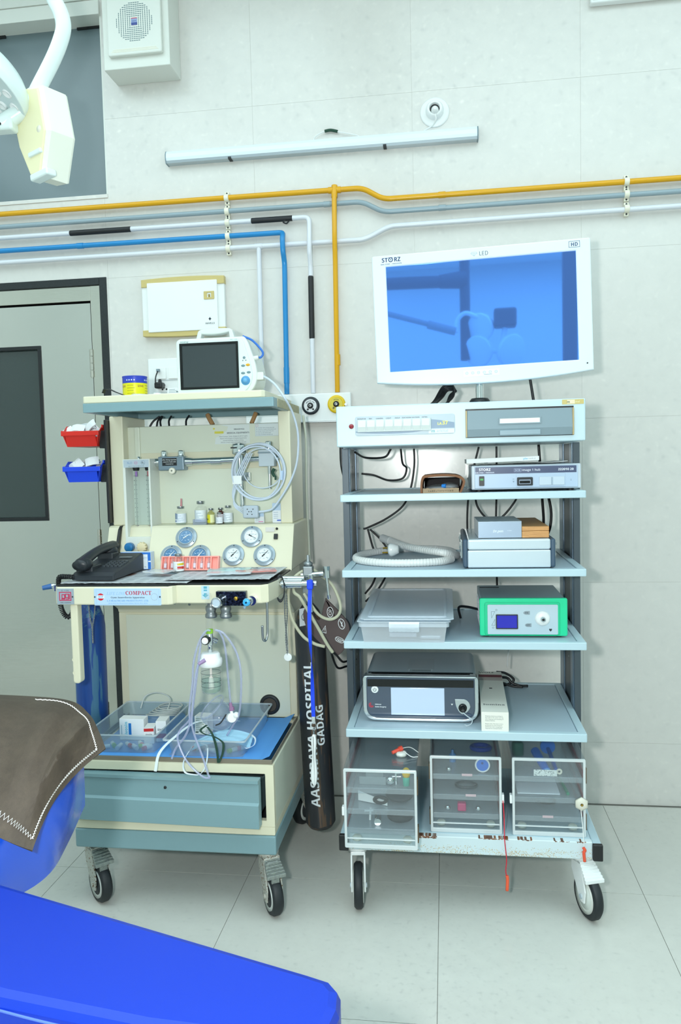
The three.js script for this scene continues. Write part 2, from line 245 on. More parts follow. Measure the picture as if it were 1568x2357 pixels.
// ---------- things on the back wall ----------
const PZ = 0.022, PV = 0.046;
{ // medical gas pipes: horizontal runs with drops to the outlet panel
  const Y = { yellow: 2.300, grey: 2.251, upper: 2.209, blue: 2.159, lower: 2.114 };
  const yl = thing('gas_pipe', 'yellow gas pipe, topmost of the pipe bundle on the wall', 'pipe', [0, Y.yellow, 0]);
  add(yl, 'run', pipe([[X0, Y.yellow, PZ], [-0.245, Y.yellow, PZ], [-0.171, 2.255, PZ], [X1, 2.258, PZ]], 0.0098, 0.028), mat.pipeYellow);
  add(yl, 'drop', pipe([[-0.349, Y.yellow, PZ], [-0.349, 2.272, PV - 0.01], [-0.35, 2.12, PV], [-0.352, 2.04, PZ + 0.006], [-0.357, 1.56, PZ]], 0.0092, 0.03), mat.pipeYellow);
  adds(yl, 'coupling', [C([-0.372, Y.yellow, PZ], [-0.326, Y.yellow, PZ], 0.0118), C([-0.349, 2.315, PZ], [-0.349, 2.27, PZ + 0.01], 0.0112), C([0.03, 2.2555, PZ], [0.056, 2.2556, PZ], 0.0114), C([-0.3535, 1.70, PZ], [-0.3535, 1.66, PZ], 0.0105)], mat.pipeYellow);
  const gy = thing('gas_pipe', 'grey gas pipe, second from the top of the wall bundle', 'pipe', [0, Y.grey, 0]);
  add(gy, 'run', pipe([[X0, Y.grey, PZ], [-0.247, Y.grey, PZ], [-0.172, 2.209, PZ], [X1, 2.215, PZ]], 0.0092, 0.028), mat.pipeGrey);
  adds(gy, 'coupling', [C([-0.39, Y.grey, PZ], [-0.366, Y.grey, PZ], 0.0108), C([0.03, 2.210, PZ], [0.056, 2.2102, PZ], 0.0108)], mat.pipeGrey);
  const up = thing('gas_pipe', 'white gas pipe wrapped with lengths of black tape', 'pipe', [0, Y.upper, 0]);
  add(up, 'run', pipe([[X0, Y.upper, PZ], [-0.446, Y.upper, PZ], [-0.444, 2.13, PV], [-0.445, 2.08, PV], [-0.446, 2.03, PZ], [-0.449, 1.56, PZ]], 0.0088, 0.022), mat.pipeWhite);
  for (const [x0, x1] of [[-1.385, -1.142], [-0.664, -0.512]]) add(up, 'tape_wrap', J(C([x0, Y.upper, PZ], [x1, Y.upper, PZ], 0.0103), SP([x0, Y.upper, PZ], 0.0103, 0.5), SP([x1, Y.upper, PZ], 0.0103, 0.4)), mat.tape);
  add(up, 'tape_wrap', J(C([-0.4466, 1.988, PZ], [-0.448, 1.768, PZ], 0.0104), SP([-0.4466, 1.988, PZ], 0.0104), SP([-0.448, 1.768, PZ], 0.0104)), mat.tape);
  add(up, 'tape_tail', wire([[-0.535, 2.2, PZ + 0.01], [-0.542, 2.192, PZ + 0.016], [-0.53, 2.186, PZ + 0.018], [-0.522, 2.195, PZ + 0.012]], 0.0028), mat.tape);
  const bl = thing('gas_pipe', 'bright blue gas pipe bending down behind the monitor cable', 'pipe', [0, Y.blue, 0]);
  add(bl, 'run', pipe([[X0, Y.blue, PZ], [-0.546, Y.blue, PZ], [-0.5455, 2.135, PV], [-0.545, 2.085, PV], [-0.5445, 2.05, PZ], [-0.55, 1.56, PZ]], 0.0096, 0.022), mat.pipeBlue);
  adds(bl, 'coupling', [C([-1.36, Y.blue, PZ], [-1.335, Y.blue, PZ], 0.011), C([-0.549, 1.66, PZ], [-0.5495, 1.60, PZ], 0.0108)], mat.pipeBlue);
  const lo = thing('gas_pipe', 'white gas pipe, lowest of the wall bundle, with a drop behind the monitor', 'pipe', [0, Y.lower, 0]);
  add(lo, 'run', pipe([[X0, Y.lower, PZ], [-0.243, Y.lower, PZ], [-0.147, 2.157, PZ], [X1, 2.167, PZ]], 0.0092, 0.025), mat.pipeWhite);
  add(lo, 'drop', pipe([[-0.641, Y.lower, PZ], [-0.645, 1.5, PZ]], 0.0088), mat.pipeWhite);
  add(lo, 'coupling', C([-0.655, Y.lower, PZ], [-0.627, Y.lower, PZ], 0.0105), mat.pipeWhite);
  const clamp = (x, y, what, where) => {
    const t = thing('pipe_clamp', `white saddle clamp over the ${what} on the ${where}`, 'clamp', [x, y, 0], 'pipe clamps on the wall');
    const pr = []; for (let i = 0; i <= 12; i++) { const a = -Math.PI / 2 + i / 12 * Math.PI; pr.push([PZ + Math.cos(a) * 0.0135, y + Math.sin(a) * 0.0135]); }
    add(t, 'saddle', EXX([[0.0005, y - 0.0145], ...pr, [0.0005, y + 0.0145]], x - 0.0085, x + 0.0085, 0.0012), mat.ivory);
    adds(t, 'foot', [B(x - 0.0085, x + 0.0085, y - 0.0235, y - 0.011, 0.0005, 0.017, 0.002), B(x - 0.0085, x + 0.0085, y + 0.011, y + 0.0235, 0.0005, 0.017, 0.002)], mat.ivory);
    for (const s of [-1, 1]) add(t, 'screw', C([x, y + s * 0.0175, 0.0155], [x, y + s * 0.0175, 0.0178], 0.0033, 0.0033, 12), mat.slate);
  };
  for (const [y, w] of [[Y.yellow, 'yellow pipe'], [Y.grey, 'grey pipe'], [Y.upper, 'tape-wrapped white pipe'], [Y.blue, 'blue pipe'], [Y.lower, 'lowest white pipe']]) clamp(-0.759, y, w, 'left clamp column');
  for (const [y, w] of [[2.2565, 'yellow pipe'], [2.2135, 'grey pipe'], [2.1635, 'white pipe']]) clamp(0.687, y, w, 'right clamp column');
}
{ // batten light, off
  const t = thing('tube_light', 'long slim white batten light mounted above the pipes', 'light', [-0.405, 2.44, 0]);
  add(t, 'housing', EXX([[0, 2.44], [0.03, 2.44], [0.0345, 2.4475], [0.0, 2.449]], -0.986, 0.172, 0.001), S(0xb9c6ce, 0.35, 0.3));
  add(t, 'diffuser', EXX([[0.0, 2.4495], [0.0345, 2.448], [0.0372, 2.458], [0.0365, 2.472], [0.03, 2.483], [0.012, 2.488], [0.0, 2.488]], -0.986, 0.172, 0.001), S(0xe4eff8, 0.25));
  for (const x of [-0.989, 0.172]) add(t, 'end_cap', EXX([[0, 2.438], [0.031, 2.438], [0.038, 2.452], [0.038, 2.471], [0.03, 2.484], [0.012, 2.49], [0, 2.49]], x, x + 0.004, 0.001), mat.greyPlastic);
  for (const x of [-0.74, -0.16]) add(t, 'clip', B(x - 0.006, x + 0.006, 2.4375, 2.446, 0.004, 0.034, 0.001), mat.slate);
  add(t, 'wire_loop', wire([[-0.425, 2.486, 0.012], [-0.415, 2.503, 0.012], [-0.375, 2.519, 0.01], [-0.33, 2.512, 0.01], [-0.27, 2.497, 0.01], [-0.25, 2.487, 0.01]], 0.002), mat.white);
  add(t, 'wire_joint', wire([[-0.382, 2.5185, 0.01], [-0.36, 2.5205, 0.01], [-0.334, 2.514, 0.01]], 0.0055), mat.darkGreen);
  add(t, 'feed_wire', wire([[0.024, 2.53, 0.05], [0.026, 2.512, 0.045], [0.012, 2.498, 0.03], [-0.018, 2.487, 0.02]], 0.0028), mat.white);
}
{ // round wall plate with a lamp socket and plug
  const x = 0.022, y = 2.556, t = thing('lamp_socket', 'round white wall plate with a lamp socket and plug', 'lamp socket', [x, y, 0]);
  add(t, 'base_plate', LT([[0, 0.006], [0.046, 0.006], [0.052, 0.004], [0.053, 0]], [x, y, 0.0005], 'z', 48), mat.white);
  add(t, 'cup', LT([[0.033, 0.006], [0.031, 0.02], [0.027, 0.03], [0.022, 0.032], [0.0185, 0.03], [0.017, 0.012]], [x, y + 0.004, 0], 'z', 40), mat.whiteGloss);
  add(t, 'socket_bore', C([x, y + 0.004, 0.006], [x, y + 0.004, 0.018], 0.018), mat.black);
  add(t, 'plug', LT([[0, 0.05], [0.006, 0.05], [0.009, 0.044], [0.013, 0.036], [0.014, 0.02], [0.014, 0.014]], [x + 0.001, y - 0.004, 0], 'z', 24), mat.whiteGloss);
}
{ // wall loudspeaker
  const t = thing('wall_speaker', 'square white wall loudspeaker with a round slotted grille', 'speaker', [-1.05, 2.753, 0]), cx = -1.049, cy = 2.905;
  add(t, 'cabinet', B(-1.178, -0.926, 2.753, 3.06, 0.0006, 0.12, 0.003), mat.offWhite);
  add(t, 'front_frame', EX((() => { const s = rrect(-1.153, -0.949, 2.792, 3.025, 0.008); return s; })(), 0.119, 0.138, 0.004), mat.offWhite);
  for (let k = 0; k < 3; k++) adds(t, 'groove_line', [B(-1.14 + k * 0.004, -0.962 - k * 0.004, 2.803 + k * 0.004, 2.8045 + k * 0.004, 0.1375, 0.1388, 0), B(-1.14 + k * 0.004, -0.962 - k * 0.004, 3.012 - k * 0.004, 3.0135 - k * 0.004, 0.1375, 0.1388, 0)], mat.ivory);
  const slots = []; for (let i = -8; i <= 8; i++) for (let j = -10; j <= 10; j++) { const x = i * 0.0083, y = j * 0.0066; if (Math.hypot(x, y) > 0.069 || (Math.abs(x) < 0.014 && Math.abs(y) < 0.015)) continue; const v = Math.abs(x) > Math.abs(y); slots.push(B(cx + x - (v ? 0.0011 : 0.0032), cx + x + (v ? 0.0011 : 0.0032), cy + y - (v ? 0.0026 : 0.0011), cy + y + (v ? 0.0026 : 0.0011), 0.1375, 0.1384, 0)); }
  const g = add(t, 'grille_slots', J(slots), S(0x4a6a72, 0.7)); g.userData.kind = 'stuff';
  add(t, 'badge', J(B(cx - 0.0115, cx + 0.0115, cy - 0.013, cy + 0.013, 0.1375, 0.1395, 0.001)), print(64, 72, (x, w, h) => { fill(x, w, h, '#8f9fc8'); x.fillStyle = '#c8304a'; x.fillRect(0, 0, w, 8); x.fillStyle = '#3b4d92'; x.fillRect(0, 46, w, 26); text(x, 'PHILIPS', 32, 32, 13, '#26356f', 'sans-serif', 'bold'); }));
}
{ // distribution board
  const t = thing('distribution_board', 'white electrical distribution board with tan top and bottom strips', 'fuse box', [-0.943, 1.79, 0]);
  add(t, 'back_box', B(-1.107, -0.78, 1.812, 2.0, 0.0006, 0.022, 0.003), mat.white);
  const arc = (s, y0, y1) => { const o = new THREE.Shape(); o.moveTo(-1.107, y0); o.lineTo(-0.779, y0); o.lineTo(-0.779, y1); o.quadraticCurveTo(-0.943, y1 + s * 0.011, -1.107, y1); o.lineTo(-1.107, y0); return o; };
  add(t, 'trim_strip', EX(arc(1, 1.985, 2.014), 0.0008, 0.027, 0.002), mat.tan); add(t, 'trim_strip', EX(arc(-1, 1.823, 1.8), 0.0008, 0.027, 0.002), mat.tan);
  const d = add(t, 'door', B(-1.083, -0.806, 1.813, 2.0, 0.022, 0.0315, 0.003), mat.whiteGloss);
  add(t, 'latch', EX((() => { const s = rrect(-0.858, -0.817, 1.927, 1.957, 0.003); s.holes.push(new THREE.Path(rrect(-0.845, -0.829, 1.934, 1.951, 0.001).getPoints())); return s; })(), 0.031, 0.0345, 0.0008), mat.tan, d);
  add(t, 'latch_slider', B(-0.841, -0.833, 1.934, 1.946, 0.0305, 0.033, 0.001), S(0x9b8a50, 0.5), d);
  add(t, 'printed_logo', PF(-0.862, -0.812, 1.83, 1.866, 0.0319), print(160, 112, (x, w, h) => { fill(x, w, h, '#eef2f2'); x.strokeStyle = '#222a3a'; x.lineWidth = 7; for (const s of [-1, 1]) { x.beginPath(); x.arc(80 + s * 14, 38, 18, s > 0 ? 2.0 : -1.1, s > 0 ? 4.3 : 1.1); x.stroke(); x.beginPath(); x.arc(80 + s * 8, 38, 8, 0, 7); x.fillStyle = '#222a3a'; x.fill(); } text(x, 'HAVELLS', 80, 90, 28, '#222a3a', 'sans-serif', 'bold'); }, 0.25), d);
}
{ // switch and socket plate
  const t = thing('switch_plate', 'white wall plate with switches and a socket beside the monitor', 'socket', [-0.97, 1.585, 0]);
  add(t, 'plate', B(-1.098, -0.84, 1.575, 1.716, 0.0006, 0.012, 0.004), mat.whiteGloss);
  for (const x of [-1.046, -0.994, -0.942]) { add(t, 'rocker', EXX([[0.011, 1.6795], [0.014, 1.6795], [0.0185, 1.637], [0.011, 1.637]], x - 0.021, x + 0.021, 0.001), mat.white); }
  add(t, 'module_frame', J(B(-1.072, -0.916, 1.6305, 1.6325, 0.011, 0.0135, 0), B(-1.072, -0.916, 1.585, 1.587, 0.011, 0.0135, 0)), mat.lightGrey);
  for (const [a, b] of [[-1.034, 1.613], [-1.042, 1.597], [-1.026, 1.597], [-0.965, 1.613]]) add(t, 'socket_hole', C([a, b, 0.0115], [a, b, 0.0128], 0.0035), mat.slate);
  const p = thing('mains_plug', 'small black plug with a thin lead in the wall plate', 'plug', [-1.045, 1.6, 0.012]);
  add(p, 'plug_body', J(B(-1.062, -1.03, 1.598, 1.622, 0.0135, 0.05, 0.006), C([-1.045, 1.62, 0.03], [-1.045, 1.634, 0.03], 0.008, 0.005)), mat.cable);
  add(p, 'lead', wire([[-1.056, 1.615, 0.05], [-1.054, 1.64, 0.05], [-1.052, 1.668, 0.028]], 0.0024), mat.cable);
  add(p, 'lead_tip', B(-1.058, -1.046, 1.663, 1.674, 0.0195, 0.032, 0.001), mat.greyPlastic);
}
{ // medical gas outlet panel
  const t = thing('outlet_panel', 'white metal panel with two round gas outlets', 'gas outlet', [-0.5, 1.452, 0]);
  add(t, 'plate', B(-0.71, -0.306, 1.452, 1.558, 0.0006, 0.03, 0.004), mat.whiteGloss);
  add(t, 'lower_lip', B(-0.71, -0.306, 1.449, 1.453, 0.0006, 0.036, 0.001), mat.dullMetal);
  const outlet = (x, y, m, ringInk, back, word, lab) => {
    const o = add(t, 'gas_outlet', LT([[0.018, 0.006], [0.024, 0.011], [0.03, 0.011], [0.0335, 0.006], [0.034, 0]], [x, y, 0.03], 'z', 48), m, null, lab);
    add(t, 'dial_print', LT([[0.024, 0], [0.0115, 0.0001]], [x, y, 0.0418], 'z', 40), S(back, 0.4), o);
    add(t, 'dial_text', PF(x - 0.024, x + 0.024, y - 0.024, y + 0.024, 0.0422), print(256, 256, (c, w, h) => { c.clearRect(0, 0, w, h); c.fillStyle = back; c.beginPath(); c.arc(128, 128, 126, 0, 7); c.arc(128, 128, 58, 0, 7, true); c.fill(); c.translate(128, 128); const n = word.length; for (let i = 0; i < n; i++) { c.save(); c.rotate((i - (n - 1) / 2) * 0.19); text(c, word[i], 0, -92, 34, ringInk, 'sans-serif', 'bold'); c.restore(); } c.fillStyle = ringInk; for (const a of [2.5, 3.75]) { c.save(); c.rotate(a); c.fillRect(-18, -112, 36, 40); c.restore(); } }, 0.4, { transparent: true, alphaTest: 0.5 }), o);
    add(t, 'outlet_core', LT([[0, 0.004], [0.004, 0.004], [0.005, 0.009], [0.0095, 0.009], [0.0115, 0.002]], [x, y, 0.041], 'z', 32), mat.black, o);
    add(t, 'probe_seat', LT([[0.0025, 0.001], [0.005, 0.0012], [0.0052, 0]], [x, y, 0.0495], 'z', 24), mat.dullMetal, o);
  };
  outlet(-0.458, 1.5125, S(0x1c262e, 0.3), '#2a3138', '#dfe3e6', 'MEDICAL AIR', 'black ring outlet');
  outlet(-0.36, 1.515, S(0xe6c312, 0.3), '#6f6210', '#d9c63a', 'VACUUM', 'yellow ring outlet');
  add(t, 'indicator', C([-0.3245, 1.513, 0.03], [-0.3245, 1.513, 0.04], 0.005), mat.dullMetal);
}
solo('wall_board', 'flat white board high on the wall at the upper right', 'board', J(B(0.566, 1.3, 2.868, 3.2, 0.0006, 0.03, 0.006), B(0.573, 1.29, 2.876, 3.19, 0.029, 0.034, 0.004)), mat.whiteGloss, [0.9, 2.868, 0]);
// ---------- castors, shared by trolley and machine ----------
const turnAt = (g, x, z, a) => g.rotateY(a).translate(x, 0, z);
const casterKit = (root, x, z, top, R, W, a, style, pedal = true) => {             // pivot at (x, z); the wheel trails toward +z turned by a
  const off = R * 0.55, T = (g) => turnAt(g, x, z, a), m = style === 'white' ? mat.whiteGloss : style.metal, h = top - R;
  const side = (s) => EXX([[-0.02, top - 0.012], [0.028, top - 0.012], [off + 0.02, R + 0.02], [off + 0.014, R - 0.014], [off - 0.004, R - 0.016], [off - 0.014, R - 0.006], [-0.022, top - 0.05]], s * (W / 2 + 0.006) - 0.0025, s * (W / 2 + 0.006) + 0.0025, 0.001);
  const fork = add(root, 'castor_fork', T(J(side(-1), side(1), B(-W / 2 - 0.0085, W / 2 + 0.0085, top - 0.022, top - 0.011, -0.022, 0.032, 0.003), LT([[0, top], [0.028, top], [0.03, top - 0.008], [0.026, top - 0.02], [0, top - 0.02]], [0, 0, 0], 'y', 32))), m);
  add(root, 'tyre', T(LT([[R * 0.72, -W / 2 + 0.002], [R * 0.9, -W / 2], [R, -W / 4], [R, W / 4], [R * 0.9, W / 2], [R * 0.72, W / 2 - 0.002]], [0, R, off], 'x', 48)), mat.rubber, fork);
  add(root, 'wheel_rim', T(LT([[R * 0.55, -W / 2 + 0.001], [R * 0.74, -W / 2 - 0.0015], [R * 0.74, W / 2 + 0.0015], [R * 0.55, W / 2 - 0.001]], [0, R, off], 'x', 40)), style === 'white' ? mat.offWhite : S(0xc6ccc8, 0.5), fork);
  add(root, 'wheel_hub', T(LT([[0, -W / 2], [R * 0.56, -W / 2], [R * 0.56, W / 2], [0, W / 2]], [0, R, off], 'x', 32)), style === 'white' ? S(0xd8dfd9, 0.4) : mat.slate, fork);
  add(root, 'axle_bolt', T(C([-W / 2 - 0.012, R, off], [W / 2 + 0.012, R, off], 0.007)), style === 'white' ? mat.lightGrey : m, fork);
  if (pedal) {
    const n = 6, gs = [B(-0.017, 0.017, top - 0.03, top - 0.02, 0.018, 0.04, 0.003)];
    for (let k = 0; k < n; k++) gs.push(B(-0.023 - k * 0.001, 0.023 + k * 0.001, top - 0.028 - k * 0.0055, top - 0.017 - k * 0.0055, 0.026 + k * 0.0075, 0.0352 + k * 0.0075, 0.0015));
    gs.push(B(-0.012, 0.012, top - 0.075, top - 0.045, 0.055, 0.062, 0.002));
    add(root, 'brake_pedal', T(J(gs)), style === 'white' ? m : style.pedal, fork);
  }
};
// ---------- the endoscopy trolley ----------
const rustTex = canvas(2048, 160, (x, w, h) => {
  fill(x, w, h, '#cfdfe4'); seed = 31;
  for (let i = 0; i < 2600; i++) { const u = rnd(), k = Math.pow(rnd(), 0.55); const px = u * w, py = h * (0.42 + 0.58 * k); if (fbm(u * 9, k * 2, 3) < -0.03 && rnd() < 0.8) continue; x.fillStyle = ['#b98a3e', '#c9a45a', '#8a5f33', '#d9c08a', '#9c7640'][i % 5]; x.globalAlpha = rr(0.35, 0.9); x.beginPath(); x.ellipse(px, py, rr(1, 4.5), rr(0.8, 3), 0, 0, 7); x.fill(); }
  x.globalAlpha = 1;
  for (const [a, b, n] of [[585, 760, 70], [1120, 1360, 60], [1440, 1560, 14], [1700, 1990, 16]]) for (let i = 0; i < n; i++) { x.fillStyle = i % 3 ? '#5b3a26' : '#7b4a2a'; x.beginPath(); x.ellipse(rr(a, b), rr(0, a < 700 ? 20 : 9), rr(3, 14), rr(1.5, 5), 0, 0, 7); x.fill(); }
});
{
  const t = thing('equipment_trolley', 'tall pale grey endoscopy trolley with four shelves on castors', 'trolley', [0.085, 0, 0.5]);
  const con = add(t, 'console', B(-0.262, 0.4155, 1.339, 1.4525, 0.3, 0.76, 0.004, 3), mat.powder);
  // front switch plate
  const sw = add(t, 'switch_plate', EX(rrect(-0.2085, 0.0675, 1.3685, 1.4225, 0.008), 0.7585, 0.7618, 0.0008), S(0xa9bac4, 0.4), con);
  add(t, 'plate_print', PF(-0.207, 0.066, 1.3695, 1.4215, 0.7621), print(1092, 208, (x, w, h) => {
    fill(x, w, h, '#a9bac4'); x.fillStyle = '#6f8aa3'; x.beginPath(); x.moveTo(700, 50); x.bezierCurveTo(860, 40, 980, 70, w, 90); x.lineTo(w, 150); x.lineTo(830, 150); x.bezierCurveTo(700, 200, 400, 210, 0, 175); x.lineTo(0, 160); x.lineTo(830, 150); x.lineTo(700, 150); x.fill();
    ['MONITOR', 'REC', 'CAMERA', 'LIGHT', 'INSUF', 'DIATHERM', 'SUCTION', 'EXTRA'].forEach((s, i) => text(x, s, 68 + i * 100, 22, 20, '#2c3a46', 'sans-serif', 'bold'));
    text(x, 'LA', 930, 100, 40, '#e6e04a', 'sans-serif', 'bold'); text(x, '37', 990, 92, 56, '#e6e04a', 'sans-serif', 'bold'); x.fillStyle = '#cbd8de'; x.fillRect(810, 160, 280, 44); text(x, 'm', 860, 180, 46, '#2c8f9a', 'sans-serif', 'bold'); text(x, 'arkital', 960, 180, 40, '#9fb4c0', 'sans-serif', 'bold');
  }, 0.4), sw);
  add(t, 'switch_bezel', B(-0.2025, 0.0025, 1.3785, 1.4135, 0.761, 0.766, 0.0015), S(0xb9c6c8, 0.4), sw);
  for (let i = 0; i < 8; i++) { const x = -0.1995 + i * 0.0252; add(t, 'rocker_switch', EXX([[0.764, 1.411], [0.768, 1.411], [0.772, 1.393], [0.766, 1.3815], [0.764, 1.3815]], x, x + 0.0215, 0.0008), S(0xd6e0de, 0.3), sw); }
  add(t, 'indicator_lamp', LT([[0, 0.006], [0.005, 0.0055], [0.0068, 0.002], [0.0072, 0]], [-0.2195, 1.396, 0.76], 'z'), PH(0x8f0f26, 0.15, { clearcoat: 1 }), con);
  // pull-out drawer
  add(t, 'drawer_recess', B(0.096, 0.3845, 1.3545, 1.4335, 0.75, 0.7606, 0.001), mat.black, con);
  const dr = add(t, 'drawer_front', EXX([[0.755, 1.3555], [0.7665, 1.357], [0.772, 1.377], [0.766, 1.4285], [0.755, 1.4285]], 0.1005, 0.38, 0.0012), mat.greyPlastic, con);
  add(t, 'label_window', B(0.187, 0.296, 1.3905, 1.405, 0.766, 0.7715, 0.001), mat.paper, dr);
  add(t, 'window_frame', ringEX(rrect(0.185, 0.298, 1.3885, 1.407, 0.001), rrect(0.188, 0.294, 1.3915, 1.404, 0.0005), 0.766, 0.7725, 0.0004), mat.greyPlastic, dr);
  add(t, 'finger_pull', B(0.187, 0.296, 1.3585, 1.3725, 0.766, 0.774, 0.002), S(0x8ba0ab, 0.4), dr);
  adds(t, 'drawer_edge', [B(0.0965, 0.1005, 1.3555, 1.4285, 0.758, 0.769, 0.001), B(0.38, 0.384, 1.3555, 1.4285, 0.758, 0.769, 0.001)], S(0xb59f72, 0.4), con);
  add(t, 'brand_plate', PF(0.354, 0.411, 1.4375, 1.4505, 0.7606), print(342, 78, (x, w, h) => { fill(x, w, h, '#c9b878'); x.fillStyle = '#efe6c0'; x.fillRect(80, 10, 120, 58); text(x, 'm', 100, 40, 54, '#3b4a3a', 'sans-serif', 'bold'); text(x, 'arkital', 215, 40, 40, '#ded6a8', 'sans-serif', 'bold'); }, 0.3), con);
  // columns
  for (const [x0, x1, s] of [[-0.279, -0.258, -1], [0.418, 0.438, 1]]) {
    add(t, 'column_rail', J(B(x0, x1, 0.2, 1.34, 0.458, 0.53, 0.003), C([s < 0 ? x1 : x0, 0.2, 0.512], [s < 0 ? x1 : x0, 1.339, 0.512], 0.002)), mat.columnMetal);
    add(t, 'column_face', B(x0 + 0.001, x1 - 0.001, 0.2, 1.339, 0.5295, 0.5315, 0.0005), mat.columnDark);
    add(t, 'column_panel', B(s < 0 ? x0 : x0 + 0.004, s < 0 ? x1 - 0.004 : x1, 0.2, 1.339, 0.318, 0.458, 0.001), mat.darkAlu);
    add(t, 'column_rail', B(x0, x1, 0.2, 1.34, 0.24, 0.318, 0.003), mat.columnMetal);
    for (const y of [1.28, 0.92, 0.66]) add(t, 'column_screw', C([s < 0 ? x1 - 0.006 : x0 + 0.006, y, 0.4], [s < 0 ? x1 - 0.003 : x0 + 0.003, y, 0.4], 0.004), mat.dullMetal);
  }
  for (const [y, h] of [[1.204, 0.02], [0.989, 0.0205], [0.785, 0.0215], [0.528, 0.0235]]) {
    const sh = add(t, 'shelf', J(ringY(rrect(-0.2575, 0.4175, -0.752, -0.245, 0.004), rrect(-0.236, 0.396, -0.732, -0.263, 0.003), y - h, y, 0.002), B(-0.24, 0.4, y - h + 0.001, y - 0.006, 0.26, 0.735, 0)), mat.powderPlain);
    add(t, 'shelf_mat', B(-0.2345, 0.3945, y - 0.007, y - 0.0025, 0.2645, 0.7305, 0.001), mat.shelfMat, sh);
  }
  // base
  const base = add(t, 'base_plate', B(-0.258, 0.428, 0.206, 0.222, 0.24, 0.74, 0.003), mat.powderPlain);
  add(t, 'front_rail', (() => { const g = B(-0.258, 0.4295, 0.172, 0.2225, 0.735, 0.7555, 0.003), p = g.attributes.position, u = g.attributes.uv; for (let i = 0; i < p.count; i++) u.setXY(i, (p.getX(i) + 0.258) / 0.6875, (p.getY(i) - 0.172) / 0.0505); return g; })(), S(0xffffff, 0.4, 0, { map: rustTex }), base);
  for (const [x0, x1] of [[-0.2825, -0.2585], [0.43, 0.455]]) { const r = add(t, 'side_rail', B(x0, x1, 0.174, 0.216, 0.2, 0.752, 0.004), mat.powderPlain, base); }
  adds(t, 'end_cap', [[-0.284, -0.257], [0.4295, 0.4565]].map(([a, b]) => B(a, b, 0.1715, 0.2185, 0.75, 0.764, 0.003)), mat.black);
  casterKit(t, -0.235, 0.715, 0.172, 0.064, 0.026, 6 * RAD, 'white', false); casterKit(t, 0.408, 0.712, 0.172, 0.064, 0.028, 19 * RAD, 'white');
  casterKit(t, -0.235, 0.29, 0.172, 0.064, 0.026, -160 * RAD, 'white'); casterKit(t, 0.408, 0.29, 0.172, 0.064, 0.026, 150 * RAD, 'white');
}
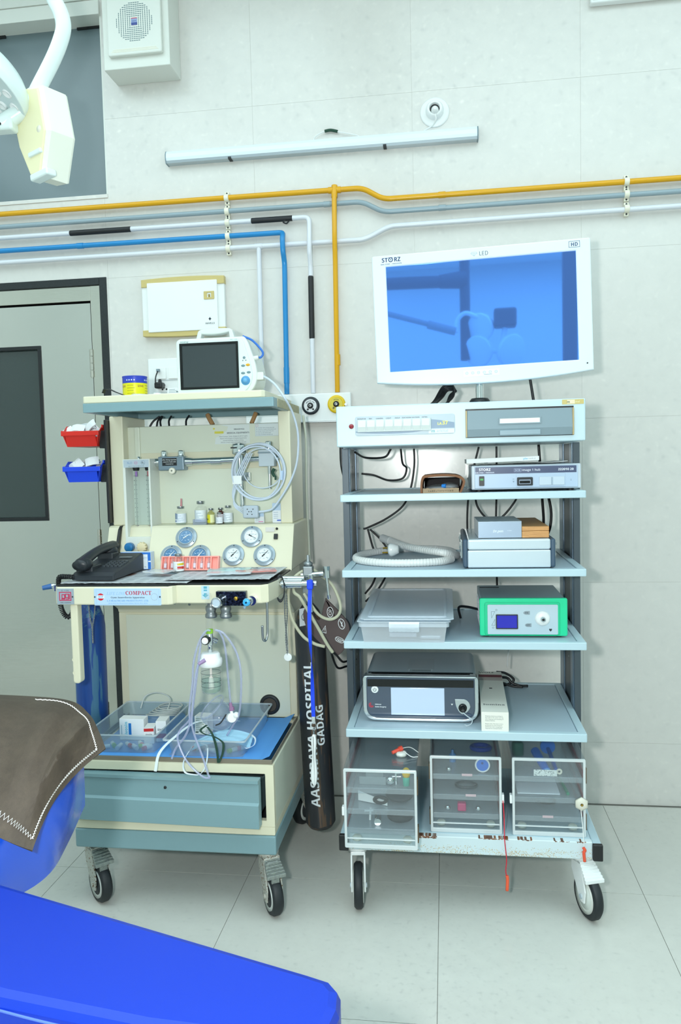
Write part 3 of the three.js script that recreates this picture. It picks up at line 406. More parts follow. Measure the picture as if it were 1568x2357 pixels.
{ // television on a pole
  const t = thing('monitor_screen', 'wide white endoscopy monitor with a blue glossy screen on a pole', 'monitor', [0.151, 1.4525, 0.45]);
  const cx = 0.1565, cy = 1.748, hw = 0.332, hh = 0.2;
  const o = new THREE.Shape(); o.moveTo(cx - hw, cy + hh - 0.008); o.quadraticCurveTo(cx - hw, cy + hh, cx - hw + 0.008, cy + hh); o.lineTo(cx + hw - 0.008, cy + hh); o.quadraticCurveTo(cx + hw, cy + hh, cx + hw, cy + hh - 0.008); o.lineTo(cx + hw, cy - hh + 0.004); o.quadraticCurveTo(cx, cy - hh - 0.036, cx - hw, cy - hh + 0.004);
  const sc = [cx - 0.2885, cx + 0.2885, cy - 0.163, cy + 0.164], tilt = (g) => g.translate(-cx, -cy, -0.45).rotateZ(1.3 * RAD).rotateY(-1.2 * RAD).translate(cx, cy, 0.45);
  o.holes.push(new THREE.Path(rrect(...sc, 0.001).getPoints(6)));
  const bz = add(t, 'bezel', tilt(EX(o, 0.425, 0.4555, 0.004)), S(0xdfe9ee, 0.28));
  add(t, 'screen', tilt(B(sc[0] - 0.004, sc[1] + 0.004, sc[2] - 0.004, sc[3] + 0.004, 0.44, 0.4505, 0)), PH(0x5a9cff, 0.025, { metalness: 1, emissive: new THREE.Color().setRGB(0.055, 0.135, 0.36), emissiveIntensity: 1 }));
  add(t, 'back_shell', tilt(B(cx - 0.318, cx + 0.318, cy - 0.19, cy + 0.19, 0.37, 0.44, 0.03, 4)), S(0xd4dde2, 0.4));
  const pr = (x0, x1, y0, y1, w, h, f) => add(t, 'printed_mark', tilt(PF(cx + x0, cx + x1, cy + y0, cy + y1, 0.4559)), print(w, h, (c) => { fill(c, w, h, '#dfe9ee'); f(c); }, 0.28), bz);
  pr(-0.31, -0.232, 0.168, 0.195, 390, 135, (c) => { text(c, 'ST', 95, 52, 92, '#1c3766', 'sans-serif', 'bold'); text(c, 'RZ', 290, 52, 92, '#1c3766', 'sans-serif', 'bold'); c.strokeStyle = '#1c3766'; c.lineWidth = 13; c.beginPath(); c.arc(188, 52, 30, 0, 7); c.stroke(); c.fillStyle = '#1c3766'; c.beginPath(); c.arc(188, 52, 9, 0, 7); c.fill(); c.fillRect(150, 16, 70, 8); text(c, 'KARL STORZ — ENDOSKOPE', 195, 116, 25, '#1c3766', 'sans-serif', 'bold'); });
  pr(-0.03, 0.035, 0.17, 0.192, 300, 100, (c) => { c.strokeStyle = '#9db0bb'; c.lineWidth = 4; c.beginPath(); c.moveTo(40, 30); c.lineTo(100, 30); c.lineTo(115, 48); c.lineTo(70, 85); c.lineTo(25, 48); c.closePath(); c.stroke(); c.beginPath(); c.moveTo(25, 48); c.lineTo(115, 48); c.moveTo(55, 48); c.lineTo(70, 85); c.lineTo(85, 48); c.stroke(); text(c, 'LED', 205, 56, 78, '#3d5468', 'sans-serif'); });
  pr(0.267, 0.302, 0.172, 0.194, 160, 100, (c) => { c.strokeStyle = '#25406c'; c.lineWidth = 5; c.strokeRect(8, 10, 144, 80); text(c, 'HD', 80, 52, 70, '#25406c', 'sans-serif', 'bold'); });
  pr(-0.06, 0.05, -0.194, -0.174, 480, 90, (c) => { c.fillStyle = '#e8f1f2'; c.fillRect(0, 0, 480, 90); c.strokeStyle = '#9fb2bb'; c.lineWidth = 5; for (let i = 0; i < 6; i++) { c.beginPath(); c.arc(45 + i * 78, 40, 17, 0, 7); c.stroke(); c.beginPath(); c.moveTo(37 + i * 78, 40); c.lineTo(53 + i * 78, 40); c.stroke(); } c.fillStyle = '#6f8694'; c.fillRect(270, 68, 110, 6); });
  add(t, 'power_led', tilt(C([cx + 0.313, cy - 0.175, 0.455], [cx + 0.313, cy - 0.175, 0.4565], 0.0022)), mat.black, bz);
  add(t, 'pole', C([0.151, 1.47, 0.41], [0.151, 1.62, 0.41], 0.013), mat.chrome);
  add(t, 'pole_collar', LT([[0, 0], [0.032, 0], [0.032, 0.028], [0.026, 0.036], [0.014, 0.036]], [0.151, 1.4525, 0.41]), mat.black);
  add(t, 'collar_knob', J(C([0.19, 1.453, 0.43], [0.19, 1.466, 0.43], 0.008), SP([0.19, 1.466, 0.43], 0.009, 1, 0.7, 1)), mat.black);
}
// ---------- things on the trolley ----------
{ // top shelf: torn brown carton with a pouch
  const t = thing('carton', 'small torn brown carton lying open toward the front', 'carton', [0.025, 1.2015, 0.66]);
  const o = new THREE.Shape(); o.moveTo(-0.031, 1.2017); o.lineTo(0.081, 1.2017); o.quadraticCurveTo(0.092, 1.22, 0.094, 1.235); o.quadraticCurveTo(0.092, 1.249, 0.07, 1.254); o.quadraticCurveTo(0.03, 1.26, -0.022, 1.254); o.quadraticCurveTo(-0.033, 1.248, -0.031, 1.2017);
  const i = new THREE.Shape(); i.moveTo(-0.025, 1.2055); i.lineTo(0.077, 1.2055); i.quadraticCurveTo(0.086, 1.222, 0.087, 1.234); i.quadraticCurveTo(0.084, 1.244, 0.066, 1.248); i.quadraticCurveTo(0.03, 1.253, -0.018, 1.247); i.quadraticCurveTo(-0.027, 1.24, -0.025, 1.2055);
  add(t, 'sleeve', ringEX(o, i, 0.56, 0.738, 0.0006), S(0xffffff, 0.85, 0, { map: field(128, (u, v) => { const k = 26 * tnoise(u, v, 9, 8, 4); return [124 + k, 84 + k, 58 + k]; }), metres: 0.12 }));
  add(t, 'torn_flap', grid((u, v) => [-0.024 + u * 0.1, 1.2035 + v * (0.014 + 0.004 * fbm(u * 12, 2)), 0.739 + 0.004 * Math.sin(u * 9) * v], 24, 3, 0.0012), print(400, 60, (x, w, h) => { fill(x, w, h, '#a08b72'); text(x, 'L A B E L T O F I T T I N G', 200, 32, 24, '#3b3028', 'sans-serif', 'bold'); }, 0.85));
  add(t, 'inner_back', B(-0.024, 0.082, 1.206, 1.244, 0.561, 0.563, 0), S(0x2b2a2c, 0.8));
  solo('plastic_pouch', 'clear plastic pouch with a blue cap inside the brown carton', 'pouch', J(SP([0.02, 1.2165, 0.67], 0.04, 1, 0.24, 1.3), SP([0.05, 1.22, 0.68], 0.028, 1, 0.4, 1.4)), PH(0xb9c2c8, 0.15, { transmission: 0.5, thickness: 0 }), [0.03, 1.2065, 0.67]);
  solo('pouch_stopper', 'tiny bright blue stopper in the brown carton', 'stopper', C([0.03, 1.222, 0.712], [0.04, 1.223, 0.716], 0.006), S(0x2d8be6, 0.4), [0.035, 1.216, 0.714]);
}
{ // camera control unit with a thin box on top
  const t = thing('camera_control_unit', 'flat grey video control unit with a dark blue title strip', 'video unit', [0.263, 1.2035, 0.5]);
  const z = 0.7;
  add(t, 'case', B(0.112, 0.413, 1.209, 1.278, 0.34, z, 0.004), S(0xc4cfd8, 0.35));
  adds(t, 'foot', [[0.135, 0.66], [0.39, 0.66], [0.135, 0.38], [0.39, 0.38]].map(([x, q]) => C([x, 1.2016, q], [x, 1.2095, q], 0.01)), mat.rubber);
  const f = add(t, 'front_panel', B(0.121, 0.404, 1.213, 1.274, z - 0.002, z + 0.0035, 0.0015), S(0xb4c6db, 0.35));
  add(t, 'title_strip', PF(0.123, 0.4, 1.2535, 1.2725, z + 0.0039), print(1160, 84, (x, w, h) => { fill(x, w, h, '#46506f'); text(x, 'STORZ', 110, 30, 46, '#eef2fa', 'sans-serif', 'bold'); text(x, 'KARL STORZ — ENDOSKOPE', 110, 68, 17, '#dfe6f4', 'sans-serif', 'bold'); text(x, 'SCB', 490, 44, 34, '#aeb8d0', 'sans-serif', 'bold'); x.strokeStyle = '#aeb8d0'; x.lineWidth = 3; x.strokeRect(450, 26, 80, 38); text(x, 'image 1 hub', 645, 44, 38, '#eef2fa'); text(x, '222010 20', 1040, 44, 38, '#eef2fa', 'sans-serif', 'bold'); }, 0.35), f);
  add(t, 'power_switch', B(0.1335, 0.1475, 1.2205, 1.2475, z + 0.003, z + 0.007, 0.001), mat.black, f); add(t, 'switch_lamp', B(0.136, 0.145, 1.2355, 1.241, z + 0.0068, z + 0.0078, 0.0005), S(0x1e8b3c, 0.3, 0, { emissive: 0x0d6b28, emissiveIntensity: 0.6 }), f);
  add(t, 'connector_plate', B(0.236, 0.37, 1.214, 1.2525, z + 0.0025, z + 0.0048, 0.001), S(0xb4c6db, 0.35), f);
  add(t, 'camera_socket', ringEX(rrect(0.238, 0.281, 1.219, 1.2425, 0.003), rrect(0.2435, 0.2755, 1.2235, 1.236, 0.002), z + 0.0042, z + 0.0085, 0.0006), mat.slate, f); add(t, 'socket_core', B(0.245, 0.274, 1.225, 1.233, z + 0.004, z + 0.0062, 0.001), mat.blackGloss, f);
  add(t, 'blank_cover', B(0.299, 0.367, 1.219, 1.243, z + 0.0042, z + 0.0072, 0.001), S(0xc3d0dc, 0.35), f); add(t, 'cover_groove', B(0.331, 0.336, 1.2205, 1.2415, z + 0.0068, z + 0.0078, 0.0004), S(0x9fb0c0, 0.35), f);
  adds(t, 'panel_symbol', [PF(0.225, 0.232, 1.225, 1.24, z + 0.0038), PF(0.382, 0.388, 1.229, 1.236, z + 0.0038)], print(40, 80, (x, w, h) => { fill(x, w, h, '#b4c6db'); x.fillStyle = '#7a8da3'; x.fillRect(6, 8, 28, 8); x.beginPath(); x.moveTo(4, 40); x.lineTo(36, 40); x.lineTo(20, 66); x.fill(); }), f);
  solo('plastic_wrap', 'crumpled clear plastic wrap around the video unit side', 'plastic wrap', J(grid((u, v) => { const a = v * 0.078, b = 0.004 * fbm(u * 9, v * 9, 2); return [0.108 + b - 0.004, 1.2025 + a, 0.36 + u * 0.345]; }, 30, 12), grid((u, v) => [0.108 + u * 0.3, 1.2032 + 0.004 * Math.abs(fbm(u * 22, v * 6, 5)), 0.69 + v * 0.03 + 0.004 * fbm(u * 8, 3)], 60, 4), grid((u, v) => [0.108 + u * 0.3, 1.2795 + 0.004 * Math.abs(fbm(u * 12, v * 5, 8)) + 0.004 * u * (1 - v), 0.56 + v * 0.145], 40, 6)), PH(0xf2f6f8, 0.08, { transmission: 0.9, thickness: 0, side: THREE.DoubleSide }), [0.26, 1.2025, 0.6]);
  const b = solo('flat_box', 'thin white box lying tilted on the video unit', 'box', B(0.099, 0.3, 1.2865, 1.299, 0.5, 0.7, 0.001), mat.paper, [0.2, 1.2865, 0.6]); b.rotation.z = 0.022;
  const lb = add(b, 'box_print', PF(0.255, 0.296, 1.2885, 1.2975, 0.7006), print(328, 72, (x, w, h) => { fill(x, w, h, '#eceff0'); text(x, 'pfm', 60, 38, 52, '#35b0d8', 'sans-serif', 'bold'); text(x, 'medical', 200, 38, 46, '#9aa6ac'); }));
  solo('folded_leaflet', 'white folded sheet sticking out over the video unit', 'leaflet', grid((u, v) => [0.16 + u * 0.22, 1.2835 + 0.003 * Math.sin(u * 6) + u * 0.002, 0.42 + v * 0.26], 16, 8, 0.0012), mat.paper, [0.27, 1.282, 0.55]);
}
{ // aluminium case with a silver box and a wooden box on it
  const t = thing('aluminium_case', 'silver aluminium case with dark blue corners on the second shelf', 'case', [0.213, 0.9895, 0.52]);
  const z0 = 0.36, z1 = 0.722, o = (x0, x1, y0, y1, r) => EX(rrect(x0, x1, y0, y1, r), z0, z1, 0.0015);
  const end = (x0, x1) => B(x0, x1, 0.9895, 1.071, z0, z1, 0.008, 3);
  const caseAlu = S(0xd6e2ea, 0.33, 0.3, { roughnessMap: brushed, metres: 0.2 });
  add(t, 'lower_shell', B(0.098, 0.327, 0.9898, 1.0395, z0 + 0.002, z1 - 0.001, 0.004), caseAlu); add(t, 'lid', B(0.098, 0.327, 1.0405, 1.0705, z0 + 0.002, z1 - 0.001, 0.006), caseAlu);
  adds(t, 'corner_end', [end(0.085, 0.0985), end(0.3265, 0.34)], S(0x3f5468, 0.45));
  const latch = (x, z) => { const l = add(t, 'latch', J(B(x - 0.003, x + 0.003, 1.012, 1.064, z - 0.018, z + 0.018, 0.002), C([x, 1.052, z - 0.017], [x, 1.052, z + 0.017], 0.0055), C([x, 1.022, z - 0.015], [x, 1.022, z + 0.015], 0.005)), mat.chrome); };
  latch(0.0825, 0.66); latch(0.0825, 0.46); latch(0.343, 0.66);
  const s = solo('silver_box', 'silver metallic carton stacked on the aluminium case', 'box', B(0.127, 0.248, 1.072, 1.119, 0.5, 0.7, 0.001), S(0xc3ced8, 0.3, 0.3), [0.19, 1.072, 0.6]); s.rotation.y = 0.02;
  add(s, 'box_print', PF(0.128, 0.247, 1.073, 1.118, 0.7006), print(484, 184, (x, w, h) => { fill(x, w, h, '#a9b9cd'); text(x, 'Dr.pen', 220, 110, 36, '#eef4fa', 'serif', 'italic'); text(x, 'ULTIMA', 350, 104, 13, '#dfe8f2', 'serif'); }, 0.3, { metalness: 0.3 }));
  const w = thing('wooden_box', 'flat light wooden box beside the silver carton', 'box', [0.29, 1.0715, 0.54]);
  const wood = S(0xffffff, 0.55, 0, { map: field(256, (u, v) => { const k = 26 * noise.noise(u * 2, v * 60, 3) + 10 * noise.noise(u * 9, v * 90, 5); return [205 + k, 150 + k, 92 + k * 0.8]; }), metres: 0.09 });
  add(w, 'box_base', B(0.2505, 0.325, 1.0718, 1.0905, 0.36, 0.7, 0.001), wood); add(w, 'box_lid', B(0.2505, 0.325, 1.0912, 1.1035, 0.36, 0.7, 0.001), wood);
}
{ // corrugated white hose with a plug
  const t = thing('corrugated_hose', 'coiled white corrugated hose with a mains plug on the shelf', 'hose', [-0.09, 0.9867, 0.5]);
  const r = 0.0115, y = 0.9867 + r, pts = [[-0.165, y + 0.042, 0.37], [-0.135, y + 0.036, 0.4], [-0.09, y + 0.028, 0.475], [-0.03, y + 0.026, 0.56], [0.03, y + 0.022, 0.61], [0.066, y + 0.008, 0.55], [0.066, y, 0.47], [0.045, y, 0.35], [-0.03, y, 0.29], [-0.13, y, 0.31], [-0.21, y, 0.4], [-0.242, y, 0.5], [-0.225, y, 0.59], [-0.15, y, 0.655], [-0.06, y, 0.665], [0.02, y, 0.635], [0.055, y + 0.001, 0.585]];
  const cv = curve(pts), n = 620, P = cv.getPoints(n), R = P.map((_, i) => r - (i % 4 < 1 ? 0.0012 : 0));
  add(t, 'hose', sweep(P, R, 12), S(0xe4e6e4, 0.4));
  add(t, 'hose_cuff', C([-0.172, y + 0.044, 0.362], [-0.145, y + 0.038, 0.39], 0.0135, 0.0125), S(0xd8dcdc, 0.35));
  const p = add(t, 'plug', J(LT([[0, 0], [0.019, 0], [0.021, 0.006], [0.019, 0.014], [0.012, 0.03], [0, 0.03]], [-0.138, y + 0.022, 0.52], [1, 0.1, 0.2])), mat.whiteGloss);
  adds(t, 'plug_pin', [C([-0.138, y + 0.028, 0.514], [-0.158, y + 0.027, 0.508], 0.0028), C([-0.139, y + 0.015, 0.527], [-0.159, y + 0.014, 0.522], 0.0028)], mat.brass, p);
}
{ // lidded plastic container
  const t = thing('plastic_container', 'translucent plastic food container with lids stacked on it', 'container', [-0.083, 0.7825, 0.56]);
  const tub = (x0, x1, z0, z1, y0, y1, d, m) => { const ring = (a, b) => rrect(a, b, -0, 0, 0); const gs = []; const q = [[x0 + d, x0, z0 + d, z0], [x1 - d, x1, z1 - d, z1]];
    gs.push(quad([x0 + d, y0, z1 - d], [x1 - d, y0, z1 - d], [x1, y1, z1], [x0, y1, z1]), quad([x1 - d, y0, z0 + d], [x0 + d, y0, z0 + d], [x0, y1, z0], [x1, y1, z0]), quad([x0 + d, y0, z0 + d], [x0 + d, y0, z1 - d], [x0, y1, z1], [x0, y1, z0]), quad([x1 - d, y0, z1 - d], [x1 - d, y0, z0 + d], [x1, y1, z0], [x1, y1, z1]), PT(x0 + d, x1 - d, z0 + d, z1 - d, y0)); return J(gs); };
  const hazy = PH(0xeaf2f8, 0.35, { transmission: 0.58, thickness: 0, side: THREE.DoubleSide });
  add(t, 'tub', tub(-0.207, 0.037, 0.37, 0.76, 0.7828, 0.838, 0.008), hazy);
  add(t, 'rim', ringY(rrect(-0.213, 0.043, -0.766, -0.364, 0.012), rrect(-0.205, 0.035, -0.758, -0.372, 0.01), 0.829, 0.841, 0.001), hazy);
  const lid = (x0, x1, z0, z1, y, a) => { const m = add(t, 'lid', J(EXY([[x0 + 0.012, z0], [x1 - 0.012, z0], [x1, z0 + 0.012], [x1, z1 - 0.012], [x1 - 0.012, z1], [x0 + 0.012, z1], [x0, z1 - 0.012], [x0, z0 + 0.012]], y, y + 0.004, 0.001), ringY(rrect(x0 + 0.02, x1 - 0.02, -z1 + 0.02, -z0 - 0.02, 0.01), rrect(x0 + 0.028, x1 - 0.028, -z1 + 0.028, -z0 - 0.028, 0.008), y + 0.003, y + 0.007, 0.001)).translate(0, -y, -z1).rotateX(a).translate(0, y, z1), hazy); return m; };
  lid(-0.217, 0.047, 0.36, 0.77, 0.842, 0); lid(-0.208, 0.056, 0.35, 0.768, 0.849, 0.045);
  const cl = add(t, 'clip_flap', grid((u, v) => [-0.125 + u * 0.085, 0.845 - v * 0.026 - 0.002 * Math.abs(Math.sin(u * 22)) * v, 0.7715 + 0.003 * Math.sin(v * 3)], 26, 4, 0.0015), hazy);
  solo('packet', 'white packet lying inside the translucent container', 'packet', B(-0.13, -0.05, 0.785, 0.8, 0.55, 0.7, 0.004), S(0xdfe4ee, 0.5), [-0.09, 0.785, 0.62]);
  solo('packet', 'silvery strip packet inside the translucent container', 'packet', B(-0.04, 0.018, 0.785, 0.796, 0.5, 0.72, 0.003), S(0xc3cdd8, 0.3, 0.3), [-0.01, 0.785, 0.6]);
}
{ // insufflator with a green front
  const t = thing('insufflator', 'grey device with a mint green front frame and blue display', 'device', [0.253, 0.7825, 0.58]), z = 0.684;
  add(t, 'case', B(0.134, 0.373, 0.79, 0.8925, 0.42, z - 0.012, 0.003), S(0x9fb0b8, 0.35, 0.3));
  adds(t, 'foot', [[0.15, 0.66], [0.355, 0.66], [0.15, 0.45], [0.355, 0.45]].map(([x, q]) => C([x, 0.7826, q], [x, 0.791, q], 0.009)), mat.rubber);
  add(t, 'top_vent', B(0.14, 0.2, 0.8925, 0.8933, 0.46, 0.472, 0), mat.slate);
  const vents = []; for (let i = 0; i < 11; i++) for (let j = 0; j < 7; j++) vents.push(B(0.1325, 0.1345, 0.8 + j * 0.011, 0.8055 + j * 0.011, 0.45 + i * 0.0185, 0.459 + i * 0.0185, 0.0008)); add(t, 'side_vents', J(vents), S(0xdfe7ea, 0.4)).userData.kind = 'stuff';
  const f = add(t, 'front_frame', EX(rrect(0.1305, 0.3765, 0.7875, 0.8965, 0.006), z - 0.014, z, 0.003), mat.green);
  add(t, 'frame_step', EX(rrect(0.1445, 0.3555, 0.7905, 0.8855, 0.007), z - 0.002, z + 0.003, 0.0015), S(0x1cc48f, 0.4), f);
  const p = add(t, 'control_panel', EX(rrect(0.1525, 0.3495, 0.793, 0.879, 0.004), z, z + 0.0045, 0.001), S(0xb9ccd6, 0.4)), q = z + 0.0046;
  add(t, 'panel_print', PF(0.1535, 0.3485, 0.794, 0.878, q), print(780, 336, (x, w, h) => { fill(x, w, h, '#b9ccd6'); x.strokeStyle = '#54646f'; x.lineWidth = 3; x.beginPath(); x.moveTo(40, 75); x.lineTo(80, 75); x.lineTo(42, 150); x.closePath(); x.stroke(); x.beginPath(); x.moveTo(42, 235); x.lineTo(80, 235); x.lineTo(80, 165); x.closePath(); x.stroke(); x.beginPath(); x.arc(96, 58, 9, 0, 7); x.stroke(); x.beginPath(); x.arc(58, 262, 9, 0, 7); x.stroke(); for (const [a, b, s] of [[435, 90, 'ON'], [452, 232, 'OFF']]) { x.fillStyle = '#8b98a0'; x.beginPath(); x.ellipse(a, b, 36, 21, 0, 0, 7); x.fill(); x.fillRect(a - 4, b - 21, 40, 42); text(x, s, a, b, 24, '#414c54', 'sans-serif', 'bold'); } x.fillStyle = '#1f2427'; x.beginPath(); x.moveTo(700, 304); x.bezierCurveTo(670, 280, 690, 262, 700, 276); x.bezierCurveTo(710, 262, 730, 280, 700, 304); x.fill(); }, 0.4), p);
  add(t, 'display', B(0.178, 0.236, 0.811, 0.849, z + 0.003, z + 0.0062, 0.001), S(0x161a86, 0.12, 0, { emissive: new THREE.Color().setRGB(0.02, 0.022, 0.24), emissiveIntensity: 1 }), p);
  add(t, 'display_frame', ringEX(rrect(0.176, 0.238, 0.809, 0.851, 0.002), rrect(0.179, 0.235, 0.812, 0.848, 0.001), z + 0.004, z + 0.0072, 0.0005), mat.slate, p);
  const k = add(t, 'outlet_disc', LT([[0, 0.009], [0.006, 0.009], [0.016, 0.007], [0.0205, 0.003], [0.021, 0]], [0.3065, 0.8395, z + 0.004], 'z', 40), mat.white, p);
  add(t, 'outlet_port', LT([[0.0022, 0.004], [0.0035, 0.016], [0.0062, 0.016], [0.0075, 0.006]], [0.3065, 0.8395, z + 0.009], 'z'), mat.chrome, k); add(t, 'outlet_bore', C([0.3065, 0.8395, z + 0.012], [0.3065, 0.8395, z + 0.0225], 0.0036), mat.black, k);
  adds(t, 'disc_dimple', [...Array(8)].map((_, i) => { const a = i * Math.PI / 4; return SP([0.3065 + Math.cos(a) * 0.0145, 0.8395 + Math.sin(a) * 0.0145, z + 0.0105], 0.0022, 1, 1, 0.5, 10); }), mat.whiteGloss, k);
}
{ // electrosurgical generator
  const t = thing('surgical_generator', 'dark grey surgical generator with a large screen and silver bezel', 'generator', [-0.044, 0.5255, 0.55]), z = 0.676;
  const body = (o, a, b) => EX(o, a, b, 0.003);
  const prof = (x0, x1, y0, y1, r, r2) => { const s = new THREE.Shape(); s.moveTo(x0 + r, y0); s.lineTo(x1 - r, y0); s.quadraticCurveTo(x1, y0, x1, y0 + r); s.lineTo(x1, y1 - r2); s.quadraticCurveTo(x1, y1, x1 - r2, y1); s.lineTo(x0 + r2, y1); s.quadraticCurveTo(x0, y1, x0, y1 - r2); s.lineTo(x0, y0 + r); s.quadraticCurveTo(x0, y0, x0 + r, y0); return s; };
  add(t, 'body_shell', body(prof(-0.21, 0.121, 0.532, 0.664, 0.035, 0.02), 0.38, 0.655), S(0x8a98a0, 0.35));
  adds(t, 'foot', [[-0.15, 0.64], [0.06, 0.64], [-0.15, 0.42], [0.06, 0.42]].map(([x, q]) => C([x, 0.5256, q], [x, 0.534, q], 0.012)), mat.rubber);
  add(t, 'base_skirt', B(-0.165, 0.08, 0.528, 0.536, 0.42, 0.672, 0.002), mat.lightGrey);
  const bz = add(t, 'silver_bezel', ringEX(prof(-0.214, 0.1245, 0.53, 0.664, 0.042, 0.012), prof(-0.2025, 0.1135, 0.538, 0.6605, 0.034, 0.006), 0.635, z, 0.002), mat.alu);
  add(t, 'front_glass', body(prof(-0.204, 0.115, 0.537, 0.662, 0.034, 0.006), 0.64, z - 0.003), PH(0x3c4a5e, 0.09, { clearcoat: 1, clearcoatRoughness: 0.03 }));
  add(t, 'top_band', EXX([[0.636, 0.666], [z - 0.001, 0.653], [z - 0.001, 0.632], [0.66, 0.634]], -0.2, 0.111, 0.001), mat.blackGloss);
  add(t, 'touch_screen', B(-0.131, 0.026, 0.5475, 0.629, z - 0.004, z - 0.0015, 0.001), PH(0xb4c4d8, 0.1, { clearcoat: 1, clearcoatRoughness: 0.04, emissive: new THREE.Color().setRGB(0.1, 0.14, 0.2) }));
  const pw = add(t, 'power_button', LT([[0, 0.004], [0.009, 0.004], [0.0105, 0.002], [0.011, 0]], [-0.1785, 0.6225, z - 0.004], 'z', 32), mat.whiteGloss);
  add(t, 'power_symbol', J(new THREE.TorusGeometry(0.0045, 0.0009, 6, 20, Math.PI * 1.6).rotateZ(2.2).translate(-0.1785, 0.6225, z + 0.0003), B(-0.1792, -0.1778, 0.623, 0.629, z - 0.0003, z + 0.0008, 0)), S(0x5f7078, 0.4), pw);
  add(t, 'printed_name', PF(-0.202, -0.14, 0.564, 0.586, z - 0.0022), print(372, 132, (x, w, h) => { x.clearRect(0, 0, w, h); text(x, 'Ethicon', 140, 48, 31, '#e8eef4', 'sans-serif', 'bold', 'left'); text(x, 'Endo-Surgery', 140, 92, 31, '#e8eef4', 'sans-serif', 'bold', 'left'); x.strokeStyle = '#c9364a'; x.lineWidth = 8; for (const r of [14, 28, 42]) { x.beginPath(); x.arc(74, 62, r, 0.4, 4.6); x.stroke(); } }, 0.3, { transparent: true, alphaTest: 0.5 }));
  const so = new THREE.Shape(); so.moveTo(0.056, 0.598); so.lineTo(0.084, 0.598); so.quadraticCurveTo(0.099, 0.594, 0.101, 0.575); so.quadraticCurveTo(0.094, 0.556, 0.077, 0.553); so.quadraticCurveTo(0.058, 0.562, 0.056, 0.598);
  const sk = add(t, 'connector_surround', EX(so, z - 0.004, z + 0.001, 0.0012), mat.alu); add(t, 'connector_socket', LT([[0, 0.003], [0.006, 0.003], [0.007, 0.008], [0.0115, 0.008], [0.0125, 0]], [0.0785, 0.5725, z], 'z'), mat.blackGloss, sk);
  add(t, 'socket_tether', wire([[0.079, 0.56, z + 0.006], [0.092, 0.551, z + 0.012], [0.104, 0.545, z + 0.02], [0.102, 0.5365, z + 0.03], [0.09, 0.531, z + 0.034], [0.083, 0.5335, z + 0.03]], 0.0016), mat.lightGrey, sk);
  add(t, 'top_plate', B(-0.085, -0.005, 0.6635, 0.6648, 0.47, 0.6, 0.0005), S(0x7d8b93, 0.3)); add(t, 'top_label', PT(-0.08, -0.01, 0.6, 0.625, 0.6652), print(280, 100, (x, w, h) => { fill(x, w, h, '#7f8d92'); x.strokeStyle = '#c8d0cf'; x.lineWidth = 8; x.strokeRect(4, 4, 272, 92); text(x, 'WARNING', 150, 52, 44, '#333b40', 'sans-serif', 'bold'); }));
  add(t, 'arrow_mark', EX(shape([[0.0445, 0.583], [0.0505, 0.583], [0.0475, 0.5785]]), z - 0.003, z - 0.0018, 0), mat.white);
}
{ // long white carton
  const t = thing('carton', 'long white carton with dark red stripes beside the generator', 'carton', [0.168, 0.5255, 0.52]);
  const turn = (g) => g.translate(-0.167, 0, -0.74).rotateY(-0.021).translate(0.167, 0, 0.74);
  add(t, 'body', turn(B(0.129, 0.205, 0.5257, 0.583, 0.315, 0.742, 0.001)), S(0xe4e4da, 0.55));
  add(t, 'top_print', turn(PT(0.1295, 0.2045, 0.318, 0.741, 0.5835)), print(304, 1720, (x, w, h) => { fill(x, w, h, '#e2e2d8'); x.fillStyle = '#23242a'; text(x, 'WOLF', 110, 40, 74, '#1d1e22', 'sans-serif', 'bold'); x.fillStyle = '#6d2430'; x.fillRect(0, 150, w, 130); for (let i = 0; i < 4; i++) { x.fillRect(0, 300 + i * 34, w, 14); } x.fillStyle = '#3a3d42'; x.fillRect(120, 760, 36, 44); text(x, '▲', 152, 1395, 60, '#454850'); text(x, 'lumina', 152, 1450, 70, '#3b3f45', 'serif', 'bold'); x.strokeStyle = '#b9bab0'; }, 0.55));
  add(t, 'front_print', turn(PF(0.1295, 0.2045, 0.5265, 0.5825, 0.7425)), print(304, 228, (x, w, h) => { fill(x, w, h, '#e6e6dc'); ['Shipping sleeve according to', 'the rules in the carton for the', 'safe shipping and handling of', 'medical devices.', '', 'Please note: This box is not a', 'protection for the transport', 'additional outer wrapping is', 'required for transportation.'].forEach((s, i) => text(x, s, 40, 46 + i * 18, 15.5, '#4b4f55', 'sans-serif', '', 'left')); }, 0.55));
}
